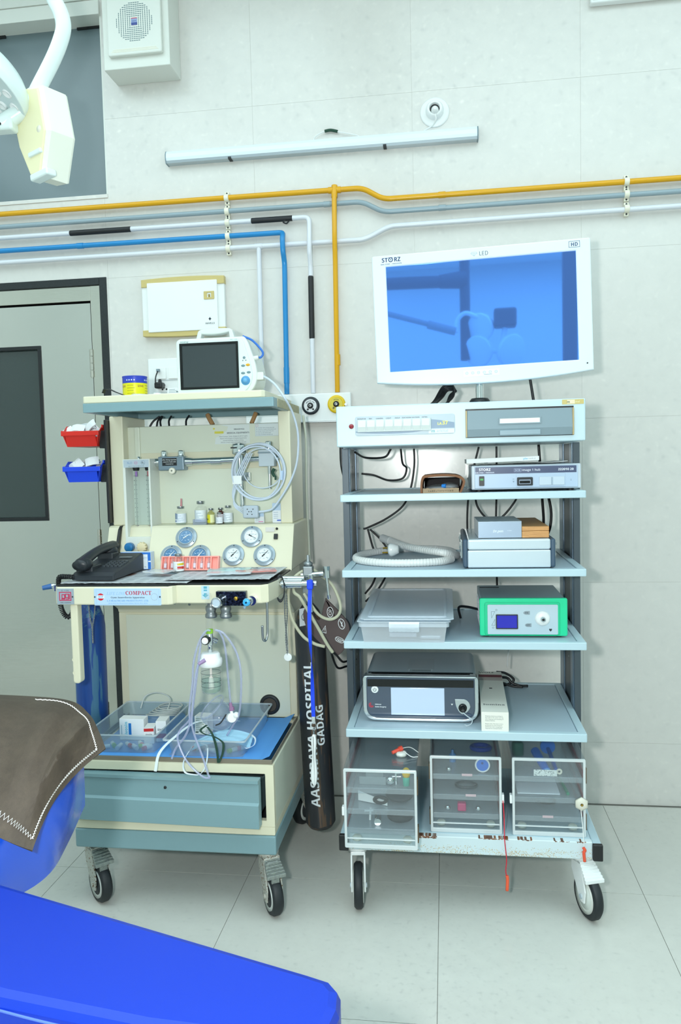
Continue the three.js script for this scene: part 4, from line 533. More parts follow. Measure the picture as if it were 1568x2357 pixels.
// ---------- acrylic drawer boxes on the trolley base ----------
const hazeEdge = PH(0xf0f6f7, 0.25, { transmission: 0.35, thickness: 0 });
const acrylicBox = (x0, z1, y, label, knobSide) => {
  const x1 = x0 + 0.203, h = 0.225, z0 = z1 - 0.42, t = thing('acrylic_box', label, 'storage box', [(x0 + x1) / 2, y, z1 - 0.21], 'acrylic boxes on the trolley base'), w = 0.004;
  add(t, 'top_panel', B(x0, x1, y + h - w, y + h, z0, z1 - 0.004, 0.0008), mat.acrylic); add(t, 'bottom_panel', B(x0, x1, y, y + w, z0, z1 - 0.004, 0.0008), mat.acrylic);
  adds(t, 'side_panel', [B(x0, x0 + w, y + w, y + h - w, z0, z1 - 0.004, 0.0008), B(x1 - w, x1, y + w, y + h - w, z0, z1 - 0.004, 0.0008)], mat.acrylic);
  add(t, 'rear_panel', B(x0, x1, y + w, y + h - w, z0, z0 + w, 0.0008), mat.hazyAcrylic);
  adds(t, 'red_runner', [[0.165, 0.185], [0.1, 0.115], [0.05, 0.06]].flatMap(([a, b]) => [B(x0 + w, x0 + w + 0.003, y + a, y + b, z0 + 0.02, z1 - 0.02, 0), B(x1 - w - 0.003, x1 - w, y + a, y + b, z0 + 0.02, z1 - 0.02, 0)]), S(0x7a2230, 0.4));
  const d = add(t, 'front_door', B(x0 + 0.004, x1 - 0.004, y + 0.004, y + h - 0.004, z1 - 0.0035, z1, 0.001), mat.acrylic);
  add(t, 'door_rim', ringEX(rrect(x0, x1, y, y + h, 0.005), rrect(x0 + 0.007, x1 - 0.007, y + 0.012, y + h - 0.008, 0.002), z1 - 0.006, z1 + 0.0012, 0.0012), hazeEdge, d);
  add(t, 'door_bar', B(x0 + 0.007, x1 - 0.007, y + 0.026, y + 0.029, z1 - 0.004, z1 + 0.0012, 0.0008), hazeEdge, d);
  for (const s of [0.165, 0.105, 0.05]) { add(t, 'inner_shelf', J(B(x0 + 0.008, x1 - 0.008, y + s, y + s + 0.003, z0 + 0.015, z1 - 0.012, 0.0008), B(x0 + 0.008, x1 - 0.008, y + s - 0.012, y + s + 0.003, z1 - 0.0125, z1 - 0.0095, 0.0008)), mat.hazyAcrylic); }
  adds(t, 'foot_pad', [x0 + 0.03, x1 - 0.03].map((x) => LT([[0, 0], [0.012, 0], [0.013, 0.008], [0.01, 0.012], [0, 0.012]], [x, y + w + 0.001, z1 - 0.04])), S(0xd9dfd2, 0.4));
  const hx = knobSide < 0 ? x1 + 0.0012 : x0 - 0.0012;
  adds(t, 'hinge', [[0.155, 0.2], [0.02, 0.066]].map(([a, b]) => B(hx - 0.0018, hx + 0.0018, y + a, y + b, z1 - 0.022, z1 - 0.002, 0.0008)), S(0x6b5a44, 0.5, 0.5));
  add(t, 'catch', B(knobSide < 0 ? x0 - 0.007 : x1, knobSide < 0 ? x0 : x1 + 0.007, y + 0.09, y + 0.115, z1 - 0.02, z1 - 0.002, 0.002), mat.whiteGloss);
  return t;
};
const bx = [[-0.2555, 0.842], [-0.019, 0.728], [0.2135, 0.728]];
acrylicBox(...bx[0], 0.2222, 'leftmost clear acrylic drawer box, pushed forward over the rail', -1);
acrylicBox(...bx[1], 0.2222, 'middle clear acrylic drawer box with a round blue cap inside', 1);
acrylicBox(...bx[2], 0.2222, 'rightmost clear acrylic drawer box with a hexagonal white valve', -1);
const shelfY = (k) => 0.2222 + [0.168, 0.108, 0.053][k] + 0.0002;
{ // contents of the boxes
  const s0 = shelfY(0), s1 = shelfY(1), s2 = shelfY(2);
  solo('instrument_part', 'foil strip with metal bits in the left acrylic box', 'instrument part', J(B(-0.215, -0.14, s0, s0 + 0.022, 0.805, 0.809, 0.001), B(-0.2, -0.15, s0, s0 + 0.03, 0.77, 0.776, 0.002)), S(0xaab4b8, 0.4, 0.4, { bumpMap: grainBump, bumpScale: 0.001, metres: 0.05 }), [-0.18, s0, 0.8]);
  solo('ball_valve', 'round silver ball cap in the left acrylic box', 'valve', SP([-0.128, s0 + 0.0125, 0.805], 0.0125), mat.chrome, [-0.128, s0, 0.805]);
  const yv = thing('sealing_cap', 'yellow and green rubber cap in the left acrylic box', 'cap', [-0.083, s0, 0.805]); add(yv, 'cap_top', SP([-0.083, s0 + 0.035, 0.805], 0.013, 0.9, 1.2, 0.8), S(0xe2b81a, 0.5)); add(yv, 'cap_base', LT([[0, 0], [0.009, 0], [0.01, 0.02], [0.007, 0.024], [0, 0.024]], [-0.083, s0, 0.805]), S(0x4fb39a, 0.5));
  solo('metal_tap', 'small metal tap standing in the left acrylic box', 'tap', J(C([-0.112, s0, 0.8], [-0.112, s0 + 0.034, 0.8], 0.0035), C([-0.125, s0 + 0.022, 0.8], [-0.098, s0 + 0.022, 0.8], 0.0028), C([-0.112, s0 + 0.032, 0.8], [-0.096, s0 + 0.036, 0.803], 0.0028)), mat.chrome, [-0.112, s0, 0.8]);
  solo('white_flap', 'folded white plastic sheet on the second shelf of the left box', 'sheet', grid((u, v) => [-0.222 + u * 0.085, s1 + 0.002 + (1 - v) * 0.028 * (1 - u * 0.6), 0.78 + 0.03 * u], 14, 5, 0.0015), mat.white, [-0.18, s1, 0.79]);
  solo('black_ring', 'black rubber ring on the second shelf of the left box', 'ring', new THREE.TorusGeometry(0.0135, 0.005, 12, 28).scale(1.2, 0.8, 1).rotateX(0.3).translate(-0.156, s1 + 0.0175, 0.81), mat.rubber, [-0.156, s1, 0.81]);
  solo('dark_pouch', 'dark pouch filling the second shelf of the left box', 'pouch', SP([-0.106, s1 + 0.0145, 0.76], 0.04, 1, 0.35, 1.2), S(0x30363d, 0.5), [-0.1, s1, 0.76]);
  solo('steel_plug', 'silver plug on the lowest shelf of the left box', 'plug', C([-0.168, s2 + 0.01, 0.77], [-0.165, s2 + 0.01, 0.815], 0.0095), mat.chrome, [-0.166, s2, 0.79]);
  solo('dark_cloth', 'crumpled black cloth on the lowest shelf of the left box', 'cloth', smooth(SP([-0.104, s2 + 0.016, 0.78], 0.034, 1.1, 0.46, 1, 28), 2), S(0x20262b, 0.7), [-0.104, s2, 0.78]);
  solo('white_cross', 'white three-way fitting on the lowest shelf of the left box', 'fitting', J(C([-0.205, s2 + 0.026, 0.78], [-0.18, s2 + 0.028, 0.78], 0.003), C([-0.19, s2, 0.78], [-0.188, s2 + 0.036, 0.78], 0.003)), mat.white, [-0.19, s2, 0.78]);
  const cap = thing('ringed_disc', 'round blue disc with a white ring in the middle acrylic box', 'disc', [0.132, s0, 0.69]); add(cap, 'cap_ring', new THREE.TorusGeometry(0.0195, 0.0025, 10, 36).translate(0.132, s0 + 0.0222, 0.7), mat.white); add(cap, 'cap_disc', C([0.132, s0 + 0.0222, 0.685], [0.132, s0 + 0.0222, 0.701], 0.0185), S(0x1f6fd6, 0.4)); add(cap, 'cap_hole', C([0.1315, s0 + 0.028, 0.7], [0.1315, s0 + 0.028, 0.7015], 0.0035), S(0x173f86, 0.5));
  solo('pink_plug', 'small pink square plug in the middle acrylic box', 'plug', B(0.0585, 0.0835, s2 + 0.001, s2 + 0.025, 0.69, 0.71, 0.004), S(0xc22a6a, 0.4), [0.071, s2, 0.7]);
  solo('blue_roll', 'dark blue rolled lead in the middle acrylic box', 'lead', new THREE.TorusGeometry(0.028, 0.007, 10, 30).rotateX(1.5).translate(0.135, s0 + 0.0075, 0.52), S(0x1d3fae, 0.45), [0.135, s0, 0.52]);
  solo('small_bottle', 'tiny clear bottle with a blue top in the middle acrylic box', 'bottle', LT([[0, 0], [0.01, 0], [0.01, 0.022], [0.004, 0.026], [0.004, 0.036], [0, 0.036]], [0.047, s0, 0.62]), S(0x4a86c4, 0.3), [0.047, s0, 0.62]);
  for (const [x, y, l] of [[0.03, s2, 'steel ball end standing left on the lowest shelf of the middle box'], [0.118, s2, 'steel ball end standing right on the lowest shelf of the middle box'], [0.035, s0, 'steel ball end on the top shelf of the middle box']]) solo('ball_end', l, 'ball', SP([x, y + 0.008, 0.7], 0.008), mat.chrome, [x, y, 0.7]);
  solo('dark_coil', 'thin dark coil on the second shelf of the middle box', 'coil', new THREE.TorusGeometry(0.03, 0.004, 8, 30).rotateX(1.45).translate(0.085, s1 + 0.0055, 0.66), S(0x3a4248, 0.4), [0.085, s1, 0.66]);
  const tr = thing('blue_trocar', 'bright blue trocar leaning in the right acrylic box', 'trocar', [0.29, s0, 0.65]); add(tr, 'barrel', C([0.312, s0 + 0.012, 0.705], [0.292, s0 + 0.03, 0.6], 0.011, 0.013), S(0x1e6fd8, 0.35)); add(tr, 'flange', C([0.3125, s0 + 0.0115, 0.7], [0.313, s0 + 0.011, 0.712], 0.0112, 0.009), S(0x6fb4f2, 0.35));
  const fu = thing('blue_funnel', 'bright blue round funnel at the back of the right acrylic box', 'funnel', [0.335, s0, 0.55]); add(fu, 'funnel_disc', C([0.335, s0 + 0.026, 0.54], [0.335, s0 + 0.027, 0.552], 0.022), S(0x2478e0, 0.35)); add(fu, 'funnel_stem', C([0.336, s0 + 0.02, 0.552], [0.342, s0 + 0.006, 0.68], 0.006), S(0x1c55b4, 0.35));
  solo('label_card', 'worn white label card behind the right acrylic door', 'card', PF(0.275, 0.34, s0 + 0.001, s0 + 0.0195, 0.7155), print(260, 78, (x, w, h) => { fill(x, w, h, '#dfe4e2'); seed = 5; for (let i = 0; i < 90; i++) { x.fillStyle = i % 2 ? '#8d989b' : '#eef2f0'; x.beginPath(); x.ellipse(rr(10, 250), rr(4, 74), rr(2, 11), rr(2, 8), rr(0, 3), 0, 7); x.fill(); } }, 0.5, { side: THREE.DoubleSide }), [0.31, s0, 0.7155]);
  solo('green_bottle', 'dark green bottle at the back of the right acrylic box', 'bottle', LT([[0, 0], [0.018, 0], [0.018, 0.034], [0.012, 0.04], [0, 0.04]], [0.245, s0, 0.55]), S(0x2a6a55, 0.35), [0.245, s0, 0.55]);
  solo('washer', 'small beige ring washer in the right acrylic box', 'washer', new THREE.TorusGeometry(0.006, 0.003, 10, 24).translate(0.348, s0 + 0.0092, 0.7), mat.ivory, [0.348, s0, 0.7]);
  solo('white_sheet', 'white sheet lying on the second shelf of the right box', 'sheet', B(0.23, 0.35, s1 + 0.0005, s1 + 0.004, 0.5, 0.7, 0.001), S(0xd7dde4, 0.5), [0.29, s1, 0.6]);
  solo('green_stick', 'thin green glass stick on the second shelf of the right box', 'stick', C([0.372, s1 + 0.005, 0.7], [0.36, s1 + 0.005, 0.55], 0.0045), S(0x2f8a6a, 0.3), [0.366, s1, 0.62]);
  solo('dark_coil', 'thin dark coil on the lowest shelf of the right box', 'coil', new THREE.TorusGeometry(0.026, 0.0035, 8, 30).rotateX(1.5).translate(0.32, s2 + 0.0045, 0.62), S(0x2d3338, 0.4), [0.32, s2, 0.62]);
  for (const [x, y, l, g] of [[0.072, s0, 'tiny pink printed tag on the top shelf edge of the middle box'], [0.082, s1, 'tiny pink printed tag on the second shelf edge of the middle box'], [0.298, s2, 'tiny pink printed tag on the lowest shelf edge of the right box']]) solo('shelf_tag', l, 'tag', B(x, x + 0.03, y - 0.004, y + 0.003, 0.7192, 0.7202, 0.0003), S(0xe8c3c8, 0.5), [x, y - 0.004, 0.7195]);
  const hv = thing('hex_valve', 'hexagonal white plastic valve hung on the right box with a string', 'valve', [0.405, 0.31, 0.735]); add(hv, 'valve_body', J(LT([[0.005, 0], [0.019, 0], [0.019, 0.008], [0.012, 0.013], [0.005, 0.013]], [0.4035, 0.322, 0.7296], 'z', 6), LT([[0.0, 0.006], [0.003, 0.006], [0.005, 0.011], [0.007, 0.0125]], [0.4035, 0.322, 0.7296], 'z', 24)), S(0xdad7c8, 0.4)); add(hv, 'valve_core', C([0.4035, 0.322, 0.74], [0.4035, 0.322, 0.7435], 0.003), mat.brass); add(hv, 'string', wire([[0.401, 0.309, 0.738], [0.403, 0.27, 0.752], [0.4045, 0.225, 0.764], [0.404, 0.214, 0.766]], 0.0011), mat.white);
  solo('orange_tube', 'short orange rubber tube hanging from the valve string', 'tube', wire([[0.402, 0.2125, 0.767], [0.4065, 0.205, 0.768], [0.4035, 0.198, 0.768], [0.4055, 0.173, 0.768]], 0.0042), S(0xe8583a, 0.5), [0.404, 0.173, 0.767]);
  solo('red_cord', 'thin red cord hanging in front of the trolley rail', 'cord', wire([[0.187, 0.33, 0.722], [0.189, 0.28, 0.738], [0.188, 0.226, 0.766], [0.191, 0.19, 0.768], [0.1925, 0.165, 0.768], [0.19, 0.135, 0.768], [0.1935, 0.118, 0.768]], 0.0014), S(0xd0233a, 0.6), [0.19, 0.118, 0.76]);
  solo('orange_tube', 'orange rubber tube at the end of the red cord', 'tube', wire([[0.193, 0.122, 0.768], [0.1945, 0.11, 0.768], [0.193, 0.079, 0.768]], 0.0045), S(0xf0603c, 0.5), [0.193, 0.079, 0.768]);
  const tp = 0.4473, kn = thing('hex_valve', 'clear hexagonal knob with a red tube on top of the left box', 'valve', [-0.1, tp, 0.72]); add(kn, 'knob', LT([[0, 0], [0.015, 0], [0.017, 0.006], [0.014, 0.013], [0, 0.013]], [-0.1, tp, 0.735], 'y', 8), S(0xd5d9d2, 0.3)); add(kn, 'red_tube', J(C([-0.125, tp + 0.012, 0.745], [-0.099, tp + 0.02, 0.728], 0.005), C([-0.106, tp + 0.018, 0.732], [-0.098, tp + 0.02, 0.727], 0.0075)), S(0xe0523f, 0.45)); add(kn, 'string', J(wire([[-0.1, tp + 0.02, 0.73], [-0.075, tp + 0.018, 0.715], [-0.052, tp + 0.002, 0.71]], 0.0011), wire([[-0.093, tp + 0.014, 0.735], [-0.07, tp + 0.004, 0.75], [-0.052, tp + 0.002, 0.745]], 0.0011)), mat.white);
}
// ---------- cables behind the trolley ----------
{
  const cab = (label, pts, r = 0.0036) => solo('cable', label, 'cable', wire(pts, r), mat.cable, [pts[0][0], Math.min(...pts.map((p) => p[1])), pts[0][2]]);
  const y = 1.3388;
  cab('black cable looping out from the left column below the console', [[-0.252, y - 0.01, 0.4], [-0.225, y - 0.028, 0.33], [-0.165, y - 0.028, 0.3], [-0.145, y - 0.006, 0.3], [-0.143, y - 0.001, 0.3]]);
  cab('black cable curling from the console back to the left column', [[-0.113, y, 0.22], [-0.108, y - 0.05, 0.21], [-0.095, 1.27, 0.2], [-0.11, 1.236, 0.2], [-0.16, 1.231, 0.21], [-0.21, 1.25, 0.22], [-0.252, 1.256, 0.22]]);
  cab('black cable dropping straight from the console past the top shelf', [[-0.068, y, 0.2], [-0.068, 1.28, 0.2], [-0.082, 1.2, 0.2], [-0.11, 1.14, 0.2], [-0.17, 1.095, 0.2], [-0.235, 1.065, 0.2], [-0.252, 1.06, 0.2]]);
  cab('thick black cable bulging outside the left column', [[-0.29, 1.43, 0.42], [-0.2945, 1.34, 0.42], [-0.293, 1.285, 0.42], [-0.285, 1.25, 0.42], [-0.276, 1.24, 0.42]], 0.0065).position.x -= 0.0;
  cab('black cable running down behind the hose on the left', [[-0.235, 1.06, 0.21], [-0.22, 1.0, 0.21], [-0.2, 0.94, 0.21], [-0.22, 0.87, 0.21], [-0.25, 0.83, 0.21]]);
  cab('black cable sloping behind the hose plug', [[-0.228, 1.058, 0.2], [-0.19, 1.02, 0.2], [-0.16, 0.97, 0.2], [-0.158, 0.93, 0.2], [-0.2, 0.85, 0.2], [-0.25, 0.8, 0.2]]);
  cab('pair of black leads right of the second one hanging behind the case', [[0.155, 1.3388, 0.2], [0.135, 1.26, 0.2], [0.118, 1.17, 0.2], [0.112, 1.08, 0.2], [0.115, 0.97, 0.2]]);
  cab('black lead hanging straight behind the silver carton', [[0.215, 1.3388, 0.2], [0.214, 1.2, 0.2], [0.21, 1.05, 0.2], [0.212, 0.8, 0.2], [0.213, 0.74, 0.2]]);
  cab('black lead curving behind the video unit toward the silver carton', [[0.14, 1.19, 0.21], [0.145, 1.14, 0.21], [0.17, 1.1, 0.21], [0.2, 1.08, 0.21], [0.235, 1.1, 0.21], [0.275, 1.15, 0.21], [0.29, 1.19, 0.21]]);
  cab('black lead at the right column behind the wooden box, inner one', [[0.345, 1.3388, 0.3], [0.35, 1.25, 0.3], [0.355, 1.16, 0.3], [0.36, 1.08, 0.29], [0.352, 1.02, 0.28]], 0.0045);
  cab('black lead at the right column behind the wooden box, outer one', [[0.37, 1.19, 0.3], [0.383, 1.12, 0.3], [0.378, 1.06, 0.3], [0.355, 1.01, 0.29]], 0.0045);
  cab('short black lead plugged into the green-fronted device', [[0.134, 0.83, 0.5], [0.1, 0.832, 0.47], [0.075, 0.826, 0.45], [0.08, 0.79, 0.44]], 0.004);
  cab('black lead rising right of the monitor pole', [[0.309, 1.56, 0.38], [0.318, 1.5, 0.38], [0.324, 1.4545, 0.38]], 0.0045);
  const co = thing('cable_coil', 'bundle of black cable coiled on the console below the monitor', 'cable', [0.03, 1.4535, 0.38]);
  adds(co, 'cable_loop', [0, 1, 2, 3, 4].map((k) => wire([[-0.05 + k * 0.012, 1.4575 + k * 0.0015, 0.4 + k * 0.01], [0.0 + k * 0.008, 1.482 + k * 0.004, 0.36], [0.035 + k * 0.004, 1.535 - k * 0.003, 0.34], [0.066 + k * 0.003, 1.54 - k * 0.005, 0.35], [0.07 - k * 0.003, 1.505, 0.36], [0.045, 1.478 - k * 0.004, 0.38], [0.02 + k * 0.01, 1.4575 + k * 0.001, 0.41]], 0.0036)), mat.cable);
  solo('flat_cable', 'flat black strap lying along the console top on the left', 'cable', wire([[-0.235, 1.4575, 0.55], [-0.15, 1.459, 0.5], [-0.075, 1.4615, 0.44], [-0.055, 1.458, 0.43]], 0.005), mat.cable, [-0.15, 1.4525, 0.5]);
  solo('orange_box', 'small orange box behind the monitor pole on the console', 'box', B(0.085, 0.14, 1.4527, 1.482, 0.3, 0.355, 0.002), mat.orange, [0.11, 1.4527, 0.33]);
  const bc = thing('cable_bundle', 'thick folded black cable hanging under the third shelf with a white tie', 'cable', [0.245, 0.64, 0.24]);
  adds(bc, 'cable_fold', [0, 1, 2, 3].map((k) => wire([[0.215 + k * 0.014, 0.763, 0.22 + k * 0.004], [0.225 + k * 0.01, 0.71, 0.215], [0.238 + k * 0.004, 0.668 + k * 0.003, 0.215], [0.252 + k * 0.004, 0.7, 0.22], [0.262 + k * 0.005, 0.763, 0.22]], 0.0055)), mat.cable);
  add(bc, 'tie', wire([[0.235, 0.685, 0.225], [0.238, 0.663, 0.225], [0.248, 0.65, 0.225], [0.243, 0.61, 0.225], [0.241, 0.575, 0.225]], 0.002), mat.white);
  const cl = thing('cable_coil', 'black cable end coiled behind the striped carton', 'cable', [0.25, 0.5258, 0.3]);
  adds(cl, 'cable_loop', [wire([[0.2, 0.575, 0.29], [0.23, 0.57, 0.285], [0.258, 0.548, 0.285], [0.235, 0.532, 0.29], [0.2, 0.531, 0.3]], 0.004), wire([[0.2, 0.56, 0.3], [0.235, 0.555, 0.29], [0.25, 0.54, 0.295], [0.275, 0.532, 0.3], [0.303, 0.531, 0.3]], 0.0045), wire([[0.21, 0.5455, 0.305], [0.25, 0.5315, 0.305], [0.285, 0.5305, 0.31]], 0.004)], mat.cable);
}
// ---------- the anaesthesia machine ----------
const worn = S(0xffffff, 0.5, 0.35, { map: field(256, (u, v) => { const n = tnoise(u, v, 14, 3, 4), m = tnoise(u, v, 40, 6, 2), r = n > 0.12 ? 1 : 0; return r ? [122 + 40 * m, 92 + 30 * m, 66 + 20 * m] : [196 + 40 * n + 20 * m, 196 + 40 * n + 20 * m, 188 + 36 * n]; }), metres: 0.09 });
const pedalMetal = S(0xffffff, 0.45, 0.6, { map: field(128, (u, v) => { const n = tnoise(u, v, 12, 8, 3); return [150 + 70 * n, 156 + 70 * n, 152 + 60 * n]; }), metres: 0.08 });
const M = thing('anaesthesia_machine', 'cream and teal anaesthesia machine with gauges, worktable and drawer', 'anaesthesia machine', [-0.765, 0, 0.5]);
{
  const t = M, X = [-1.062, -0.459];
  add(t, 'base_skirt', B(-1.065, -0.4575, 0.178, 0.235, 0.2, 0.822, 0.006), mat.teal);
  add(t, 'base_band', B(-1.062, -0.4595, 0.2355, 0.2615, 0.21, 0.819, 0.003), mat.cream);
  const front = add(t, 'cabinet_front', ringEX(rrect(X[0], X[1], 0.262, 0.441, 0.003), rrect(-1.054, -0.4835, 0.279, 0.4165, 0.003), 0.8, 0.82, 0.0006), mat.cream);
  adds(t, 'cabinet_side', [B(X[0], X[0] + 0.012, 0.262, 0.441, 0.21, 0.8, 0.001), B(X[1] - 0.012, X[1], 0.262, 0.441, 0.21, 0.8, 0.001)], mat.creamPanel);
  add(t, 'cabinet_floor', B(X[0] + 0.012, X[1] - 0.012, 0.262, 0.272, 0.21, 0.8, 0), mat.slate);
  const dt = (g) => g.translate(0.775, 0, -0.82).rotateY(-0.035).translate(-0.775, 0, 0.832);
  const dr = add(t, 'drawer', dt(J(EXX([[0.808, 0.273], [0.838, 0.273], [0.838, 0.339], [0.831, 0.345], [0.831, 0.398], [0.838, 0.402], [0.838, 0.411], [0.808, 0.411]], -1.052, -0.4945, 0.0015), B(-1.04, -0.506, 0.29, 0.293, 0.4, 0.815, 0), B(-1.04, -1.036, 0.29, 0.38, 0.4, 0.815, 0), B(-0.51, -0.506, 0.29, 0.38, 0.4, 0.815, 0))), mat.teal);
  add(t, 'drawer_lock', dt(LT([[0, 0.003], [0.0035, 0.003], [0.0045, 0]], [-0.772, 0.378, 0.831], 'z', 16).scale(1, 1, 1)), mat.black, dr);
  const tray = add(t, 'tray_top', B(X[0] + 0.002, X[1] - 0.002, 0.432, 0.4405, 0.4, 0.8, 0.001), mat.steel);
  add(t, 'tray_lip', J(EX(rrect(-1.058, -0.464, 0.4405, 0.4535, 0.003), 0.806, 0.812, 0.001), B(-0.468, -0.464, 0.4405, 0.4525, 0.42, 0.807, 0.001), B(-1.058, -1.054, 0.4405, 0.4525, 0.42, 0.807, 0.001)), S(0x8d8578, 0.4, 0.5), tray);
  for (const [x, z, a] of [[-1.03, 0.768, 47], [-0.49, 0.782, 31], [-1.02, 0.27, 200], [-0.5, 0.27, 160]]) casterKit(t, x, z, 0.178, 0.057, 0.032, a * RAD, { metal: worn, pedal: pedalMetal });
  // lower column
  add(t, 'lower_column', B(-1.088, -0.4685, 0.4415, 0.8, 0.21, 0.399, 0.004), mat.cream);
  add(t, 'column_cover', B(-1.06, -0.491, 0.4425, 0.792, 0.398, 0.4035, 0.0015), mat.creamPanel);
  add(t, 'column_header', EXX([[0.22, 0.8], [0.399, 0.8], [0.405, 0.812], [0.56, 0.902], [0.22, 0.902]], -1.088, -0.4685, 0.002), mat.cream);
  adds(t, 'header_screw', [[-0.866, 0.84], [-0.815, 0.836]].map(([x, y]) => LT([[0, 0.002], [0.004, 0.0015], [0.0045, 0]], [x, y, 0.452], [0, -0.5, 0.87], 12)), mat.zinc);
  const gr = add(t, 'grommet', LT([[0.0235, 0.0], [0.0235, 0.005], [0.026, 0.007], [0.033, 0.006], [0.035, 0]], [-0.562, 0.485, 0.4035], 'z', 40), mat.rubber); add(t, 'grommet_bore', C([-0.562, 0.485, 0.4036], [-0.562, 0.485, 0.405], 0.0236, 0.0236, 32), S(0x4b443c, 0.7), gr);
  // worktable
  const tb = add(t, 'worktable', EXY([[-1.097, 0.36], [-1.097, 0.806], [-1.085, 0.82], [-0.752, 0.822], [-0.739, 0.815], [-0.733, 0.797], [-0.485, 0.797], [-0.466, 0.782], [-0.456, 0.7], [-0.455, 0.36]], 0.9025, 0.956, 0.004), mat.cream);
  add(t, 'table_lip', EXY([[-1.097, 0.36], [-1.097, 0.806], [-1.085, 0.818], [-0.75, 0.819], [-0.73, 0.795], [-0.485, 0.795], [-0.468, 0.78], [-0.456, 0.7], [-0.455, 0.36]], 0.9555, 0.96, 0.0015), mat.black, tb);
  const pz = 0.8225;
  add(t, 'standards_plate', B(-1.086, -1.034, 0.9045, 0.951, 0.819, pz, 0.001), S(0xb0bcc4, 0.35, 0.5), tb);
  add(t, 'standards_print', PF(-1.085, -1.035, 0.9055, 0.95, pz + 0.0004), print(250, 224, (x, w, h) => { fill(x, w, h, '#aebcc6'); text(x, 'IS : 11376', 125, 26, 26, '#222'); x.strokeStyle = '#d33a5e'; x.lineWidth = 13; x.strokeRect(38, 50, 174, 118); x.strokeRect(76, 84, 40, 54); x.strokeRect(130, 78, 46, 50); x.beginPath(); x.moveTo(118, 84); x.lineTo(118, 150); x.lineTo(62, 150); x.moveTo(190, 72); x.lineTo(190, 150); x.moveTo(130, 150); x.lineTo(176, 150); x.lineTo(176, 110); x.stroke(); text(x, 'CM/L-5200556', 125, 200, 26, '#222'); }, 0.35, { metalness: 0.3 }), tb);
  add(t, 'name_plate', EX(rrect(-0.972, -0.77, 0.9015, 0.951, 0.004), 0.8205, pz, 0.0008), S(0xb9d3ec, 0.35), tb);
  add(t, 'name_print', PF(-0.97, -0.772, 0.9025, 0.95, pz + 0.0004), print(1188, 285, (x, w, h) => {
    fill(x, w, h, '#b9d3ec'); x.strokeStyle = '#8fb2d4'; x.lineWidth = 3; x.strokeRect(30, 12, w - 60, h - 24); x.fillStyle = '#cf2330'; x.beginPath(); x.arc(110, 142, 62, 0, 7); x.fill(); x.fillStyle = '#dbe8f2'; x.fillRect(40, 112, 140, 56); text(x, 'HCP', 110, 141, 44, '#6d98cf', 'sans-serif', 'bold');
    text(x, 'LIFE LINE', 385, 82, 70, '#8db6df', 'serif', 'italic'); text(x, 'COMPACT', 795, 74, 92, '#b8283c', 'serif', 'bold'); text(x, 'Gyan Anaesthesia Apparatus', 600, 150, 42, '#2f3a4b', 'serif', 'bold'); text(x, 'L.S HEALTHCARE PRODUCTS PVT. LTD.', 600, 208, 38, '#5b95d6', 'serif', 'bold'); text(x, '282-B, Beela Bon Biswal (Extn) Kolkata-700 031, W.B., INDIA', 600, 252, 25, '#5b95d6', 'serif');
    x.strokeStyle = '#8d98a6'; x.setLineDash([10, 7]); x.lineWidth = 7; x.beginPath(); x.arc(1080, 142, 58, 0, 7); x.stroke();
  }, 0.35), tb);
  adds(t, 'plate_screw', [[-0.9695, 0.9265], [-0.7735, 0.9265], [-1.0375, 0.927]].map(([x, y]) => LT([[0, 0.0018], [0.002, 0.0014], [0.0024, 0]], [x, y, pz + 0.0004], 'z', 10)), mat.slate, tb);
  const fz = 0.797;
  add(t, 'arrow_label', PF(-0.659, -0.6355, 0.915, 0.954, fz + 0.0006), print(94, 156, (x, w, h) => { fill(x, w, h, '#bdd6e2'); x.fillStyle = '#5aa7bd'; x.fillRect(28, 8, 40, 26); x.fillRect(28, 44, 40, 18); x.beginPath(); x.moveTo(30, 86); x.lineTo(64, 86); x.lineTo(64, 104); x.lineTo(86, 104); x.lineTo(47, 140); x.lineTo(8, 104); x.lineTo(30, 104); x.fill(); }), tb);
  const blk = add(t, 'outlet_block', B(-0.612, -0.524, 0.8985, 0.94, fz - 0.002, fz + 0.016, 0.002), S(0xffffff, 0.12, 0.85, { map: field(128, (u, v) => { const n = tnoise(u, v, 9, 2, 4); const k = 70 + 190 * n + rr(-20, 20); return [k * 0.85, k * 0.95, k * 1.1]; }), metres: 0.06 }));
  add(t, 'outlet_cylinder', LT([[0.011, 0.03], [0.0135, 0.032], [0.0155, 0.03], [0.0155, 0]], [-0.603, 0.9125, fz + 0.014], 'z', 32), mat.chrome, blk); add(t, 'cylinder_face', C([-0.603, 0.9125, fz + 0.04], [-0.603, 0.9125, fz + 0.0435], 0.0115), S(0xb9c9d6, 0.4), blk);
  add(t, 'brass_screw', LT([[0, 0.006], [0.005, 0.006], [0.006, 0.002], [0.006, 0]], [-0.553, 0.92, fz + 0.015], 'z', 16), mat.brass, blk);
  add(t, 'flush_valve', J(C([-0.508, 0.9135, fz], [-0.508, 0.9135, fz + 0.018], 0.0135), C([-0.515, 0.9125, fz + 0.018], [-0.519, 0.9115, fz + 0.03], 0.012)), mat.chrome, blk);
  add(t, 'flush_button', LT([[0.003, 0.008], [0.0095, 0.008], [0.011, 0.004], [0.0115, 0]], [-0.519, 0.9115, fz + 0.029], 'z', 9), S(0x3fa9e2, 0.3), blk);
  adds(t, 'gas_port', [-0.6535, -0.6085].map((x) => LT([[0, 0], [0.0165, 0], [0.018, 0.004], [0.0165, 0.012], [0.0135, 0.014], [0.0145, 0.02], [0.0165, 0.024], [0.015, 0.034], [0.01, 0.037], [0.01, 0.054], [0, 0.054]], [x, 0.849, 0.73])), mat.zinc);
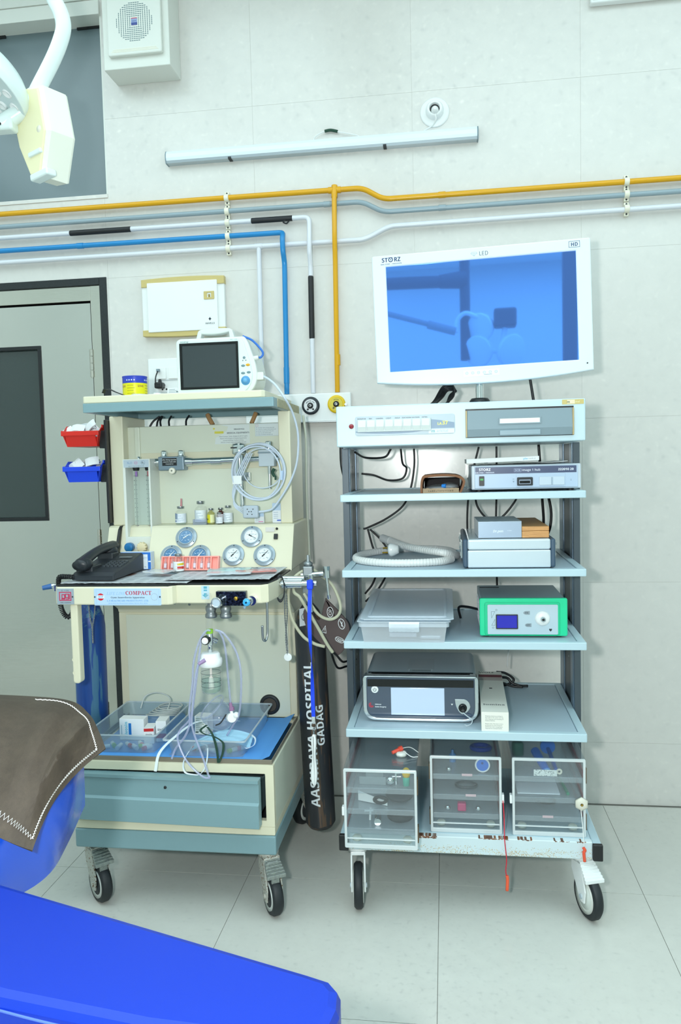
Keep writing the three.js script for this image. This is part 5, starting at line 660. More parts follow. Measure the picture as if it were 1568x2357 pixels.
  add(t, 'port_plate', B(-0.682, -0.58, 0.8985, 0.9022, 0.7, 0.76, 0.001), mat.black);
  add(t, 'small_nozzle', LT([[0, 0], [0.003, 0], [0.0045, 0.005], [0.0045, 0.016], [0, 0.016]], [-0.538, 0.885, 0.78]), S(0x9fc0dc, 0.3));
  const arm = EX((() => { const s = rrect(-1.053, -1.03, 0.668, 0.905, 0.0112); s.holes.push(circ(-1.0465, 0.739, 0.0028), circ(-1.0465, 0.7, 0.0028)); return s; })(), 0.782, 0.812, 0.004);
  add(t, 'side_arm', arm, mat.cream); adds(t, 'arm_hole', [0.739, 0.7].map((y) => C([-1.0465, y, 0.79], [-1.0465, y, 0.8], 0.0028)), mat.slate);
  add(t, 'hook', wire([[-0.473, 0.905, 0.775], [-0.4735, 0.85, 0.775], [-0.4745, 0.81, 0.776], [-0.477, 0.795, 0.783], [-0.481, 0.795, 0.79], [-0.484, 0.805, 0.793], [-0.485, 0.838, 0.792]], 0.0036, 60), mat.dullMetal);
  // cylinder yokes
  const ym = mat.chrome;
  const yk = add(t, 'yoke_block', J(B(-0.455, -0.39, 0.925, 0.948, 0.63, 0.67, 0.004), C([-0.455, 0.939, 0.675], [-0.388, 0.939, 0.675], 0.008), C([-0.455, 0.953, 0.655], [-0.385, 0.953, 0.655], 0.007)), ym);
  add(t, 'yoke_wheel', new THREE.TorusGeometry(0.028, 0.0035, 10, 36).scale(0.45, 1.35, 1).rotateY(0.35).translate(-0.452, 0.928, 0.69), mat.rubber, yk);
  add(t, 'clamp_screw', J(C([-0.39, 0.939, 0.67], [-0.345, 0.939, 0.67], 0.009), C([-0.362, 0.965, 0.672], [-0.362, 0.945, 0.672], 0.008), C([-0.362, 0.945, 0.672], [-0.363, 0.862, 0.676], 0.0045, 0.004), C([-0.363, 0.868, 0.676], [-0.363, 0.855, 0.676], 0.006)), ym, yk);
  add(t, 'clamp_handle', J(C([-0.4, 0.956, 0.62], [-0.315, 0.963, 0.625], 0.009), C([-0.322, 0.985, 0.625], [-0.322, 0.95, 0.625], 0.0105, 0.012), C([-0.322, 0.95, 0.625], [-0.317, 0.893, 0.63], 0.0045, 0.004), C([-0.317, 0.898, 0.63], [-0.316, 0.886, 0.63], 0.006)), ym, yk);
  add(t, 'regulator', J(B(-0.394, -0.364, 0.955, 0.985, 0.6, 0.63, 0.004), LT([[0, 0], [0.013, 0], [0.014, 0.01], [0.009, 0.014], [0.005, 0.016], [0.004, 0.034], [0, 0.034]], [-0.379, 0.984, 0.615], 'y', 20)), mat.zinc, yk);
  const yl = add(t, 'yoke_block', J(C([-1.097, 0.932, 0.56], [-1.16, 0.93, 0.6], 0.008), C([-1.15, 0.93, 0.595], [-1.21, 0.926, 0.62], 0.011, 0.008), B(-1.2, -1.17, 0.908, 0.934, 0.6, 0.63, 0.004)), ym);
  add(t, 'valve_knob', C([-1.21, 0.926, 0.62], [-1.235, 0.922, 0.632], 0.009, 0.007), S(0x2a5f9e, 0.4), yl);
  // upper column
  adds(t, 'upper_post', [B(-1.092, -1.044, 1.1, 1.472, 0.2, 0.402, 0.004), B(-0.506, -0.4655, 1.1, 1.472, 0.2, 0.402, 0.004)], mat.cream);
  const bp = add(t, 'back_panel', B(-1.046, -0.504, 1.1, 1.436, 0.34, 0.36, 0.003), mat.creamPanel);
  add(t, 'panel_rib', B(-1.02, -1.0, 1.1, 1.436, 0.358, 0.366, 0.006), mat.creamPanel, bp); add(t, 'rail_strip', B(-1.0, -0.506, 1.286, 1.345, 0.358, 0.363, 0.001), mat.cream, bp);
  add(t, 'gauge_console', EXX([[0.2, 0.957], [0.511, 0.957], [0.5, 0.985], [0.4515, 1.094], [0.445, 1.1005], [0.2, 1.1005]], -0.936, -0.452, 0.0025), mat.cream);
  add(t, 'console_wing', EXX([[0.2, 0.957], [0.47, 0.957], [0.42, 1.094], [0.41, 1.1], [0.2, 1.1]], -1.1, -0.936, 0.002), mat.cream);
  add(t, 'flowmeter_well', J(EXX([[0.2, 1.006], [0.492, 1.006], [0.49, 1.013], [0.2, 1.013]], -1.062, -0.9365, 0.001), EXX([[0.2, 1.01], [0.486, 1.01], [0.458, 1.04], [0.435, 1.088], [0.42, 1.1], [0.2, 1.1]], -1.062, -1.052, 0.002)), mat.black);
  // shelf on top
  add(t, 'top_shelf', J(ringY(rrect(-1.078, -0.47, -0.622, -0.205, 0.004), rrect(-1.06, -0.488, -0.604, -0.22, 0.003), 1.4705, 1.499, 0.0015), B(-1.07, -0.48, 1.491, 1.4985, 0.21, 0.615, 0)), mat.teal);
  add(t, 'top_board', EXY([[-1.078, 0.2], [-1.078, 0.615], [-1.074, 0.618], [-0.508, 0.618], [-0.499, 0.609], [-0.499, 0.2]], 1.4995, 1.5215, 0.003), mat.cream);
  add(t, 'shelf_tape', J(B(-0.4705, -0.468, 1.472, 1.498, 0.22, 0.57, 0.0005)), S(0xffffff, 0.6, 0, { map: field(128, (u, v) => { const k = 40 * tnoise(u, v, 10, 5, 3); return [176 + k, 170 + k, 138 + k]; }), metres: 0.1 }));
  adds(t, 'wire_end', [[-1.05, 0x15171a, -0.012], [-0.97, 0xd9b43a, 0.012], [-0.945, 0xb0282c, 0.003], [-0.93, 0x15171a, -0.003], [-0.9, 0x15171a, -0.002], [-0.84, 0x15171a, 0]].map(([x, c, d]) => wire([[x, 1.436, 0.345], [x + d, 1.455, 0.34], [x + d * 2 + 0.008, 1.4715, 0.33]], 0.0035)), mat.cable);
  adds(t, 'ribbon_cable', [wire([[-0.745, 1.436, 0.345], [-0.757, 1.455, 0.34], [-0.767, 1.472, 0.33]], 0.008), wire([[-0.61, 1.436, 0.345], [-0.602, 1.455, 0.34], [-0.597, 1.472, 0.33]], 0.0075)], S(0xb0875a, 0.6));
  // flowmeter bank
  const fx0 = -1.031, fx1 = -0.936, f0 = 1.012, f1 = 1.325;
  const fm = add(t, 'flowmeter_case', J(ringEX(rrect(fx0, fx1, f0, f1, 0.002), rrect(fx0 + 0.009, fx1 - 0.006, 1.064, 1.298, 0.001), 0.42, 0.446, 0.001), B(fx0, fx0 + 0.008, f0, f1, 0.36, 0.421, 0.001), B(fx1 - 0.012, fx1, f0, f1, 0.36, 0.421, 0.001)), S(0xdfe3dc, 0.35, 0, { bumpMap: orangePeel, bumpScale: 0.0004, metres: 0.04 }));
  add(t, 'flow_back', B(fx0 + 0.006, fx1 - 0.006, 1.02, 1.32, 0.37, 0.38, 0), S(0xc3d2c9, 0.35), fm);
  add(t, 'flow_title', PF(fx0 + 0.004, fx1 - 0.003, 1.297, 1.3225, 0.4466), print(350, 100, (x, w, h) => { fill(x, w, h, '#b5c4cf'); text(x, 'N', 62, 40, 40, '#6f90b8'); text(x, '2', 84, 50, 24, '#6f90b8'); text(x, 'O', 106, 40, 40, '#6f90b8'); x.strokeStyle = '#c792b8'; x.lineWidth = 5; x.beginPath(); x.arc(170, 40, 20, 0, 7); x.stroke(); text(x, 'HCP', 170, 40, 18, '#b07aa2', 'sans-serif', 'bold'); x.strokeStyle = '#8fa4b8'; x.beginPath(); x.arc(268, 40, 28, 0, 7); x.stroke(); text(x, 'O', 260, 38, 34, '#2d3b48', 'sans-serif', 'bold'); text(x, '2', 280, 48, 22, '#2d3b48', 'sans-serif', 'bold'); text(x, 'M/S G S HEALTHCARE PVT LTD', 175, 84, 16, '#55636e'); }, 0.4), fm);
  add(t, 'valve_block', B(fx0 + 0.009, fx1 - 0.006, 1.014, 1.063, 0.4, 0.445, 0.002), mat.anodised, fm);
  add(t, 'top_screw', LT([[0, 0.008], [0.005, 0.008], [0.006, 0]], [-0.984, 1.325, 0.42], 'y', 16), mat.chrome, fm);
  const scale = print(60, 800, (x, w, h) => { x.clearRect(0, 0, w, h); for (let i = 0; i < 46; i++) { x.fillStyle = '#39424a'; x.fillRect(26, 60 + i * 15, i % 4 ? 14 : 24, 3.5); if (i % 4 === 0) text(x, String(11 - i / 4 | 0), 12, 62 + i * 15, 17, '#39424a', 'sans-serif', 'bold'); } }, 0.4, { transparent: true, alphaTest: 0.4, side: THREE.DoubleSide });
  for (const [x, c] of [[-1.0, 0x9a6fc0], [-0.957, 0xb0565f]]) {
    const g = add(t, 'flow_tube', C([x, 1.072, 0.408], [x, 1.29, 0.408], 0.0075, 0.0075, 20), mat.glass, fm);
    adds(t, 'tube_collar', [LT([[0, 0], [0.0115, 0], [0.0095, 0.012], [0, 0.012]], [x, 1.064, 0.408]), LT([[0, 0], [0.0095, 0], [0.0115, 0.012], [0, 0.012]], [x, 1.286, 0.408])], mat.rubber, fm);
    add(t, 'tube_scale', PF(x - 0.007, x + 0.007, 1.08, 1.284, 0.4165), scale, fm);
    adds(t, 'float_stop', [C([x, 1.266, 0.408], [x, 1.284, 0.408], 0.004), C([x, 1.082, 0.408], [x, 1.1, 0.408], 0.0045)], S(c, 0.4), fm);
  }
  const kb = (x, c, n) => add(t, 'flow_knob', J(LT([[0, 0.026], [0.013, 0.026], [0.0155, 0.022], [0.0155, 0.006], [0.01, 0.004], [0.008, 0]], [x, 1.031, 0.445], 'z', n), n < 20 ? J([...Array(10)].map((_, i) => { const a = i / 10 * 6.283; return SP([x + Math.cos(a) * 0.0145, 1.031 + Math.sin(a) * 0.0145, 0.462], 0.0042, 1, 1, 2, 8); })) : LT([[0, 0.027], [0.009, 0.027], [0.01, 0.025]], [x, 1.031, 0.4455], 'z', 24)), c, fm);
  kb(-1.013, S(0x1c6fa8, 0.3), 32); kb(-0.968, S(0xe4d6b0, 0.45), 18);
  // manifold
  const my = 1.312, mz = 0.388;
  add(t, 'manifold_inlet', C([-0.94, my, mz], [-0.9, my, mz], 0.015), mat.chrome);
  const mp = add(t, 'manifold_pipe', J(C([-0.83, my, mz], [-0.806, my, mz], 0.017, 0.013), C([-0.806, my, mz], [-0.66, my + 0.002, mz], 0.012), C([-0.742, my, mz], [-0.706, my, mz], 0.0135), C([-0.67, my + 0.002, mz], [-0.508, my + 0.003, mz], 0.01)), mat.chrome);
  const mb = add(t, 'vaporiser_mount', B(-0.919, -0.829, 1.284, 1.331, 0.37, 0.415, 0.004), S(0x8496a3, 0.35, 0.4)); adds(t, 'mount_stud', [-0.905, -0.845].map((x) => LT([[0, 0.02], [0.009, 0.02], [0.0105, 0.016], [0.0105, 0.004], [0.013, 0.003], [0.013, 0]], [x, 1.331, 0.392])), mat.chrome, mb);
  add(t, 'mount_knob', LT([[0.003, 0.008], [0.009, 0.008], [0.011, 0.005], [0.011, 0]], [-0.87, 1.283, 0.414], 'z', 24), mat.ivory, mb);
  add(t, 'warning_label', PF(-0.904, -0.853, 1.3, 1.3255, 0.4155), print(306, 153, (x, w, h) => { fill(x, w, h, '#14171b'); ['After fitting vaporizer', 'check for leaks with', 'it turned on'].forEach((s, i) => text(x, s, 153, 34 + i * 42, 28, '#e8eef0', 'sans-serif', 'bold')); }), mb);
  const rv = add(t, 'relief_valve', J(LT([[0.012, -0.05], [0.017, -0.045], [0.018, 0], [0.018, 0.018]], [-0.642, my, mz + 0.005]), LT([[0.018, 0], [0.024, 0.002], [0.026, 0.008], [0.026, 0.03], [0.022, 0.036], [0, 0.038]], [-0.642, my + 0.02, mz + 0.005])), mat.chrome);
  add(t, 'valve_slot', B(-0.665, -0.643, my + 0.04, my + 0.0445, mz + 0.026, mz + 0.0315, 0.0005), mat.black, rv); add(t, 'valve_tab', B(-0.641, -0.634, my + 0.034, my + 0.056, mz + 0.024, mz + 0.033, 0.001), mat.chrome, rv);
  add(t, 'lower_pipe', J(C([-0.64, my - 0.04, mz], [-0.638, 1.155, mz], 0.009), C([-0.642, 1.24, mz], [-0.641, 1.215, mz], 0.0125), B(-0.66, -0.605, 1.243, 1.272, mz + 0.01, mz + 0.022, 0.002)), mat.chrome, rv);
  const sv = add(t, 'square_valve', B(-0.571, -0.519, 1.29, 1.345, 0.372, 0.42, 0.002), mat.lightGrey); add(t, 'valve_cap', B(-0.573, -0.517, 1.333, 1.338, 0.37, 0.422, 0.001), mat.greyPlastic, sv);
  add(t, 'valve_knob', LT([[0, 0.028], [0.01, 0.028], [0.012, 0.025], [0.012, 0]], [-0.541, 1.345, 0.396]), mat.chrome, sv); add(t, 'valve_stem', J(C([-0.539, 1.29, 0.4], [-0.539, 1.265, 0.4], 0.007, 0.006), C([-0.539, 1.265, 0.4], [-0.54, 1.215, 0.4], 0.005)), mat.chrome, sv);
  // stickers
  add(t, 'service_sticker', PF(-0.742, -0.613, 1.369, 1.434, 0.3605), print(780, 390, (x, w, h) => { fill(x, w, h, '#dfe7e4'); x.fillStyle = '#dde2d0'; x.beginPath(); x.moveTo(0, 0); x.lineTo(150, 0); x.lineTo(330, 40); x.lineTo(300, 120); x.lineTo(190, 200); x.lineTo(60, 260); x.lineTo(40, 390); x.lineTo(0, 390); x.fill(); x.fillStyle = '#d9d14a'; x.fillRect(40, 130, 190, 46); x.fillRect(10, 60, 40, 30); text(x, '0864281922', 560, 96, 40, '#555d62', 'sans-serif', 'bold'); text(x, 'MEDICAL EQUIPMENTS', 535, 170, 43, '#3b454c', 'sans-serif', 'bold'); ['Wheel Scavator Tables, Medgas & LED OT Lights', 'Repairs and all types of Hospital Equipments', 'Sumukh Building, Prashant Colony,', '580 025. E-mail: longmedicare@gmail.com'].forEach((s, i) => text(x, s, 430, 238 + i * 40, 28, '#56626c', 'sans-serif', 'italic')); }), bp);
  add(t, 'note_sticker', PF(-0.594, -0.511, 1.392, 1.434, 0.3605), print(500, 250, (x, w, h) => { fill(x, w, h, '#dbe5e6'); x.strokeStyle = '#9db1bb'; x.lineWidth = 4; x.strokeRect(4, 4, w - 8, h - 8); x.strokeStyle = '#c77a80'; x.strokeRect(20, 18, 44, 40); ['USE ONLY WITH OXYGEN ANALYSER', 'CHECK ALL CONNECTIONS BEFORE USE', 'DO NOT EXCEED RATED PRESSURE', 'KEEP OIL AND GREASE AWAY', 'READ THE MANUAL BEFORE USE'].forEach((s, i) => { text(x, s, 60, 84 + i * 34, 21, '#5f7280', 'sans-serif', '', 'left'); x.fillStyle = '#5f7280'; x.fillRect(28, 78 + i * 34, 12, 12); }); }), bp);
  add(t, 'tape_patch', PF(-0.545, -0.515, 1.077, 1.092, 0.4615), S(0xd9d6d0, 0.6)).geometry.translate(0, 0, 0);
  // pressure gauges on the sloping console
  const nrm = [0, 0.406, 0.914], tilt = Math.asin(0.406);
  const dial = (face, ink, word, a) => print(256, 256, (x, w, h) => { fill(x, w, h, face); x.strokeStyle = ink; x.lineWidth = 5; for (let i = 0; i <= 20; i++) { const b = (135 + i * 13.5) * RAD, l = i % 5 ? 10 : 20; x.beginPath(); x.moveTo(128 + Math.cos(b) * 112, 128 + Math.sin(b) * 112); x.lineTo(128 + Math.cos(b) * (112 - l), 128 + Math.sin(b) * (112 - l)); x.stroke(); if (i % 5 === 0) text(x, String(i / 5 * 50), 128 + Math.cos(b) * 78, 128 + Math.sin(b) * 78, 20, ink, 'sans-serif', 'bold'); } text(x, word, 128, 92, 22, ink, 'sans-serif', 'bold'); text(x, 'kPa', 128, 196, 20, ink); }, 0.3);
  const blueDial = dial('#3f79a8', '#e4eef6', 'OXYGEN'), whiteDial = dial('#e6eef2', '#2c3a44', 'NITROUS');
  for (const [x, y, blue, needle] of [[-0.811, 1.0625, 1, -0.5], [-0.59, 1.0625, 0, 0.55], [-0.856, 1.005, 1, -0.8], [-0.759, 1.005, 1, -0.85], [-0.646, 1.0055, 0, -0.75], [-0.543, 1.0045, 0, -0.75]]) {
    const z = 0.4535 + (1.094 - y) / 0.109 * 0.0485 + 0.001, p = [x, y, z];
    const at = (k) => [x, y + nrm[1] * k, z + nrm[2] * k], g = add(t, 'pressure_gauge', LT([[0.0355, -0.002], [0.0365, 0.001], [0.035, 0.004], [0.028, 0.0045], [0.026, 0.009], [0.0235, 0.0095], [0.0225, 0.007]], p, nrm, 48), S(0xaab9c4, 0.35, 0.4));
    add(t, 'gauge_dial', new THREE.CircleGeometry(0.0228, 40).rotateX(-tilt).translate(...at(0.0065)), blue ? blueDial : whiteDial, g);
    const nd = J(B(-0.0008, 0.0008, -0.004, 0.018, 0, 0.0008, 0), C([0, -0.009, 0.0004], [0, 0.001, 0.0004], 0.0022, 0.0014, 8), LT([[0, 0.0015], [0.0022, 0.0012], [0.0026, 0]], [0, 0, 0], 'z', 14)).rotateZ(-needle - (blue ? 1.5 : 1.5)).rotateX(-tilt).translate(...at(0.0075));
    add(t, 'gauge_needle', nd, blue ? mat.white : mat.black, g);
    add(t, 'gauge_glass', new THREE.CircleGeometry(0.0235, 40).rotateX(-tilt).translate(...at(0.0092)), mat.glass, g);
    adds(t, 'flange_screw', [90, 210, 330].map((a) => { const c = Math.cos(a * RAD) * 0.0315, s = Math.sin(a * RAD) * 0.0315; return LT([[0, 0.0015], [0.0016, 0.0012], [0.002, 0]], [x + c, y + s * 0.914 + nrm[1] * 0.004, z - s * 0.406 + nrm[2] * 0.004], nrm, 10); }), mat.slate, g);
  }
  add(t, 'panel_button', LT([[0, 0.004], [0.003, 0.004], [0.0042, 0]], [-0.508, 1.0865, 0.4575], nrm, 16), mat.black); add(t, 'panel_rocker', B(-0.516, -0.503, 1.053, 1.071, -0.002, 0.003, 0.001).translate(0, -1.062, 0).rotateX(-tilt).translate(0, 1.062, 0.4695), mat.black);
}
{ // chains
  const chain = (name, label, pts, n) => { const cv = curve(pts), gs = []; for (let i = 0; i < n; i++) { const p = cv.getPointAt((i + 0.5) / n), d = cv.getTangentAt((i + 0.5) / n), g = new THREE.TorusGeometry(0.0027, 0.0008, 6, 12).scale(0.75, 1.25, 1).rotateY(i % 2 ? Math.PI / 2 : 0).applyQuaternion(new THREE.Quaternion().setFromUnitVectors(new THREE.Vector3(0, 1, 0), d)).translate(p.x, p.y, p.z); gs.push(g); } const c = thing(name, label, 'chain', [pts[0][0], Math.min(...pts.map((q) => q[1])), pts[0][2]]); add(c, 'links', J(gs), mat.zinc).userData.kind = 'stuff'; return c; };
  chain('chain', 'thin steel chain looped under the left of the worktable', [[-1.098, 0.902, 0.6], [-1.094, 0.83, 0.605], [-1.086, 0.79, 0.608], [-1.0845, 0.742, 0.61], [-1.083, 0.79, 0.612], [-1.076, 0.84, 0.606], [-1.075, 0.902, 0.6]], 84);
  const c = chain('chain', 'thin steel chain with a white button on the machine side', [[-0.4455, 0.915, 0.66], [-0.4505, 0.83, 0.64], [-0.4485, 0.76, 0.63], [-0.4485, 0.715, 0.63], [-0.4515, 0.77, 0.632], [-0.4425, 0.84, 0.645], [-0.441, 0.905, 0.655]], 100);
  add(c, 'button', LT([[0, 0.004], [0.0105, 0.004], [0.0125, 0.002], [0.0125, 0]], [-0.4475, 0.706, 0.628], 'z'), mat.whiteGloss);
}
// ---------- things on and around the anaesthesia machine ----------
const topY = 1.5217;
{ // patient monitor
  const t = thing('patient_monitor', 'small white patient monitor with carry handle and dark screen', 'monitor', [-0.68, topY, 0.46]), z = 0.5;
  const o = new THREE.Shape(); o.moveTo(-0.802, topY + 0.004); o.lineTo(-0.575, topY + 0.004); o.quadraticCurveTo(-0.548, 1.545, -0.5475, 1.585); o.quadraticCurveTo(-0.55, 1.62, -0.566, 1.66); o.quadraticCurveTo(-0.576, 1.698, -0.59, 1.704); o.lineTo(-0.796, 1.704); o.quadraticCurveTo(-0.81, 1.702, -0.812, 1.69); o.lineTo(-0.812, 1.535); o.quadraticCurveTo(-0.811, topY + 0.004, -0.802, topY + 0.004);
  add(t, 'body', EX(o, 0.37, z, 0.006), S(0xdfe5df, 0.4));
  adds(t, 'foot', [-0.78, -0.6].map((x) => B(x, x + 0.04, topY + 0.0002, topY + 0.006, 0.38, 0.49, 0.002)), mat.rubber);
  add(t, 'front_shell', EX((() => { const s = new THREE.Shape(); s.moveTo(-0.803, topY + 0.006); s.lineTo(-0.592, topY + 0.006); s.quadraticCurveTo(-0.563, 1.545, -0.562, 1.583); s.quadraticCurveTo(-0.566, 1.62, -0.58, 1.66); s.quadraticCurveTo(-0.588, 1.696, -0.6, 1.7); s.lineTo(-0.796, 1.7); s.quadraticCurveTo(-0.808, 1.699, -0.808, 1.69); s.lineTo(-0.808, 1.535); s.quadraticCurveTo(-0.808, topY + 0.006, -0.803, topY + 0.006); return s; })(), z - 0.004, z + 0.006, 0.003), S(0xdff0ec, 0.3));
  const q = z + 0.006;
  add(t, 'screen_frame', ringEX(rrect(-0.7975, -0.6045, 1.541, 1.688, 0.002), rrect(-0.789, -0.612, 1.549, 1.68, 0.001), q - 0.001, q + 0.003, 0.0006), mat.blackGloss);
  add(t, 'screen', B(-0.79, -0.611, 1.548, 1.681, q - 0.0005, q + 0.001, 0), PH(0x2b3438, 0.05, { clearcoat: 1, clearcoatRoughness: 0.02 }));
  const w = S(0x6f8a92, 0.4);
  adds(t, 'key', [[-0.5905, 1.6105], [-0.5915, 1.587], [-0.573, 1.589]].map(([x, y]) => SP([x, y, q], 0.0062, 1.1, 0.62, 0.4, 14)), w);
  add(t, 'alarm_key', SP([-0.575, 1.6125, q], 0.0065, 1.1, 0.65, 0.4, 14), mat.yellow, null, 'yellow alarm key'); add(t, 'power_key', SP([-0.5865, 1.6355, q], 0.0045, 1, 1, 0.4, 14), w);
  adds(t, 'status_led', [[-0.591, 1.6265], [-0.581, 1.627]].map(([x, y]) => C([x, y, q - 0.001], [x, y, q + 0.0006], 0.0016, 0.0016, 10)), mat.slate);
  const k = add(t, 'control_dial', LT([[0, 0.006], [0.0075, 0.006], [0.0085, 0.0035], [0.0135, 0.003], [0.015, 0]], [-0.584, 1.5635, q - 0.0005], 'z', 36), S(0x4f93c6, 0.35)); add(t, 'dial_cap', LT([[0, 0.006], [0.0065, 0.005], [0.0072, 0]], [-0.584, 1.5635, q + 0.004], 'z', 24), S(0x6aaad8, 0.35), k);
  const hd = new THREE.Shape(); hd.moveTo(-0.758, 1.7); hd.lineTo(-0.749, 1.73); hd.quadraticCurveTo(-0.744, 1.737, -0.73, 1.738); hd.quadraticCurveTo(-0.68, 1.741, -0.645, 1.738); hd.quadraticCurveTo(-0.636, 1.736, -0.633, 1.728); hd.lineTo(-0.625, 1.7); hd.lineTo(-0.643, 1.7); hd.lineTo(-0.646, 1.726); hd.quadraticCurveTo(-0.69, 1.716, -0.736, 1.722); hd.lineTo(-0.742, 1.7);
  add(t, 'handle', EX(hd, 0.43, 0.465, 0.004), S(0xd9dfdc, 0.4));
  add(t, 'brand_print', PF(-0.798, -0.765, 1.688, 1.6965, q + 0.0005), print(240, 62, (x, W, H) => { fill(x, W, H, '#dff0ec'); text(x, 'mindray', 120, 30, 50, '#5c6f73', 'sans-serif', 'italic bold'); }, 0.3)); add(t, 'model_print', PF(-0.634, -0.603, 1.691, 1.697, q + 0.0005), print(240, 46, (x, W, H) => { fill(x, W, H, '#dff0ec'); text(x, 'MEC 1200', 120, 23, 40, '#7d9094'); }, 0.3));
  adds(t, 'side_socket', [C([-0.56, 1.634, 0.49], [-0.543, 1.636, 0.49], 0.007), B(-0.552, -0.528, 1.565, 1.59, 0.47, 0.495, 0.003)], mat.offWhite);
  solo('sensor_cable', 'short blue cable looping out of the patient monitor side', 'cable', wire([[-0.594, 1.706, 0.485], [-0.563, 1.691, 0.487], [-0.534, 1.66, 0.49], [-0.529, 1.646, 0.49], [-0.536, 1.6365, 0.49], [-0.542, 1.636, 0.49]], 0.0035), S(0x2f6fc8, 0.4), [-0.56, 1.635, 0.49]);
}
{ // tins and oddments on the top board
  const t = thing('tape_tin', 'round tin with yellow sides and a blue top band', 'tin', [-0.962, topY, 0.48]), c = [-0.962, topY, 0.48];
  const wrap = print(1024, 256, (x, w, h) => { fill(x, w, h, '#e3dc12'); x.fillStyle = '#2b3fb8'; x.fillRect(0, 0, w, 84); for (let k = 0; k < 4; k++) { ['♥', '✿', '✦', '☂'].forEach((s, i) => { x.fillStyle = '#dfe6f6'; x.beginPath(); x.arc(k * 256 + 110 + i * 34, 48, 9, 0, 7); x.fill(); }); text(x, 'GOVE', k * 256 + 40, 122, 34, '#7b2a4a', 'sans-serif', 'bold'); for (let i = 0; i < 4; i++) { x.fillStyle = '#a39a20'; x.fillRect(k * 256 + 110, 110 + i * 32, 90 + 20 * (i % 2), 7); } } }, 0.3);
  add(t, 'tin_wall', new THREE.CylinderGeometry(0.0395, 0.0395, 0.068, 48, 1, true).rotateY(0.6).translate(c[0], c[1] + 0.036, c[2]), wrap); add(t, 'tin_rim', J(LT([[0.034, 0.07], [0.04, 0.071], [0.0405, 0.0685], [0.039, 0.067]], c, 'y', 40), LT([[0, 0.0002], [0.039, 0.0002], [0.0395, 0.003]], c, 'y', 40), LT([[0, 0.064], [0.034, 0.066], [0.035, 0.07]], c, 'y', 40)), S(0x2b3fb8, 0.35));
  solo('black_strap', 'black elastic strap curling beside the tin on the top board', 'strap', grid((u, v) => { const a = [[-1.035, 0.012], [-1.03, 0.024], [-1.015, 0.024], [-0.995, 0.014], [-0.965, 0.002], [-0.955, 0.0008]], k = Math.min(4.999, u * 5), i = Math.floor(k), f = k - i; return [a[i][0] + (a[i + 1][0] - a[i][0]) * f, topY + 0.0008 + a[i][1] + (a[i + 1][1] - a[i][1]) * f, 0.55 + v * 0.02]; }, 40, 2, 0.002), mat.rubber, [-1.0, topY, 0.56]);
  solo('round_pot', 'small round white pot beside the patient monitor', 'pot', LT([[0, 0], [0.013, 0], [0.013, 0.009], [0.011, 0.011], [0, 0.011]], [-0.868, topY, 0.53]), mat.white, [-0.868, topY, 0.53]);
  solo('white_tub', 'low white plastic tub in front of the tin', 'tub', LT([[0, 0], [0.022, 0], [0.023, 0.006], [0, 0.007]], [-0.92, topY, 0.555]), mat.white, [-0.92, topY, 0.555]);
  solo('leaflet', 'folded white leaflet leaning beside the patient monitor', 'leaflet', grid((u, v) => [-0.87 + u * 0.05, topY + 0.0005 + v * 0.035, 0.44 + 0.01 * u - v * 0.012], 8, 6, 0.001), print(200, 140, (x, w, h) => { fill(x, w, h, '#e4ebee'); x.fillStyle = '#59666e'; for (let i = 0; i < 6; i++) x.fillRect(20, 20 + i * 18, 90 + (i * 37) % 60, 5); x.fillStyle = '#3b4a56'; x.fillRect(130, 50, 50, 14); }), [-0.845, topY, 0.44]);
}
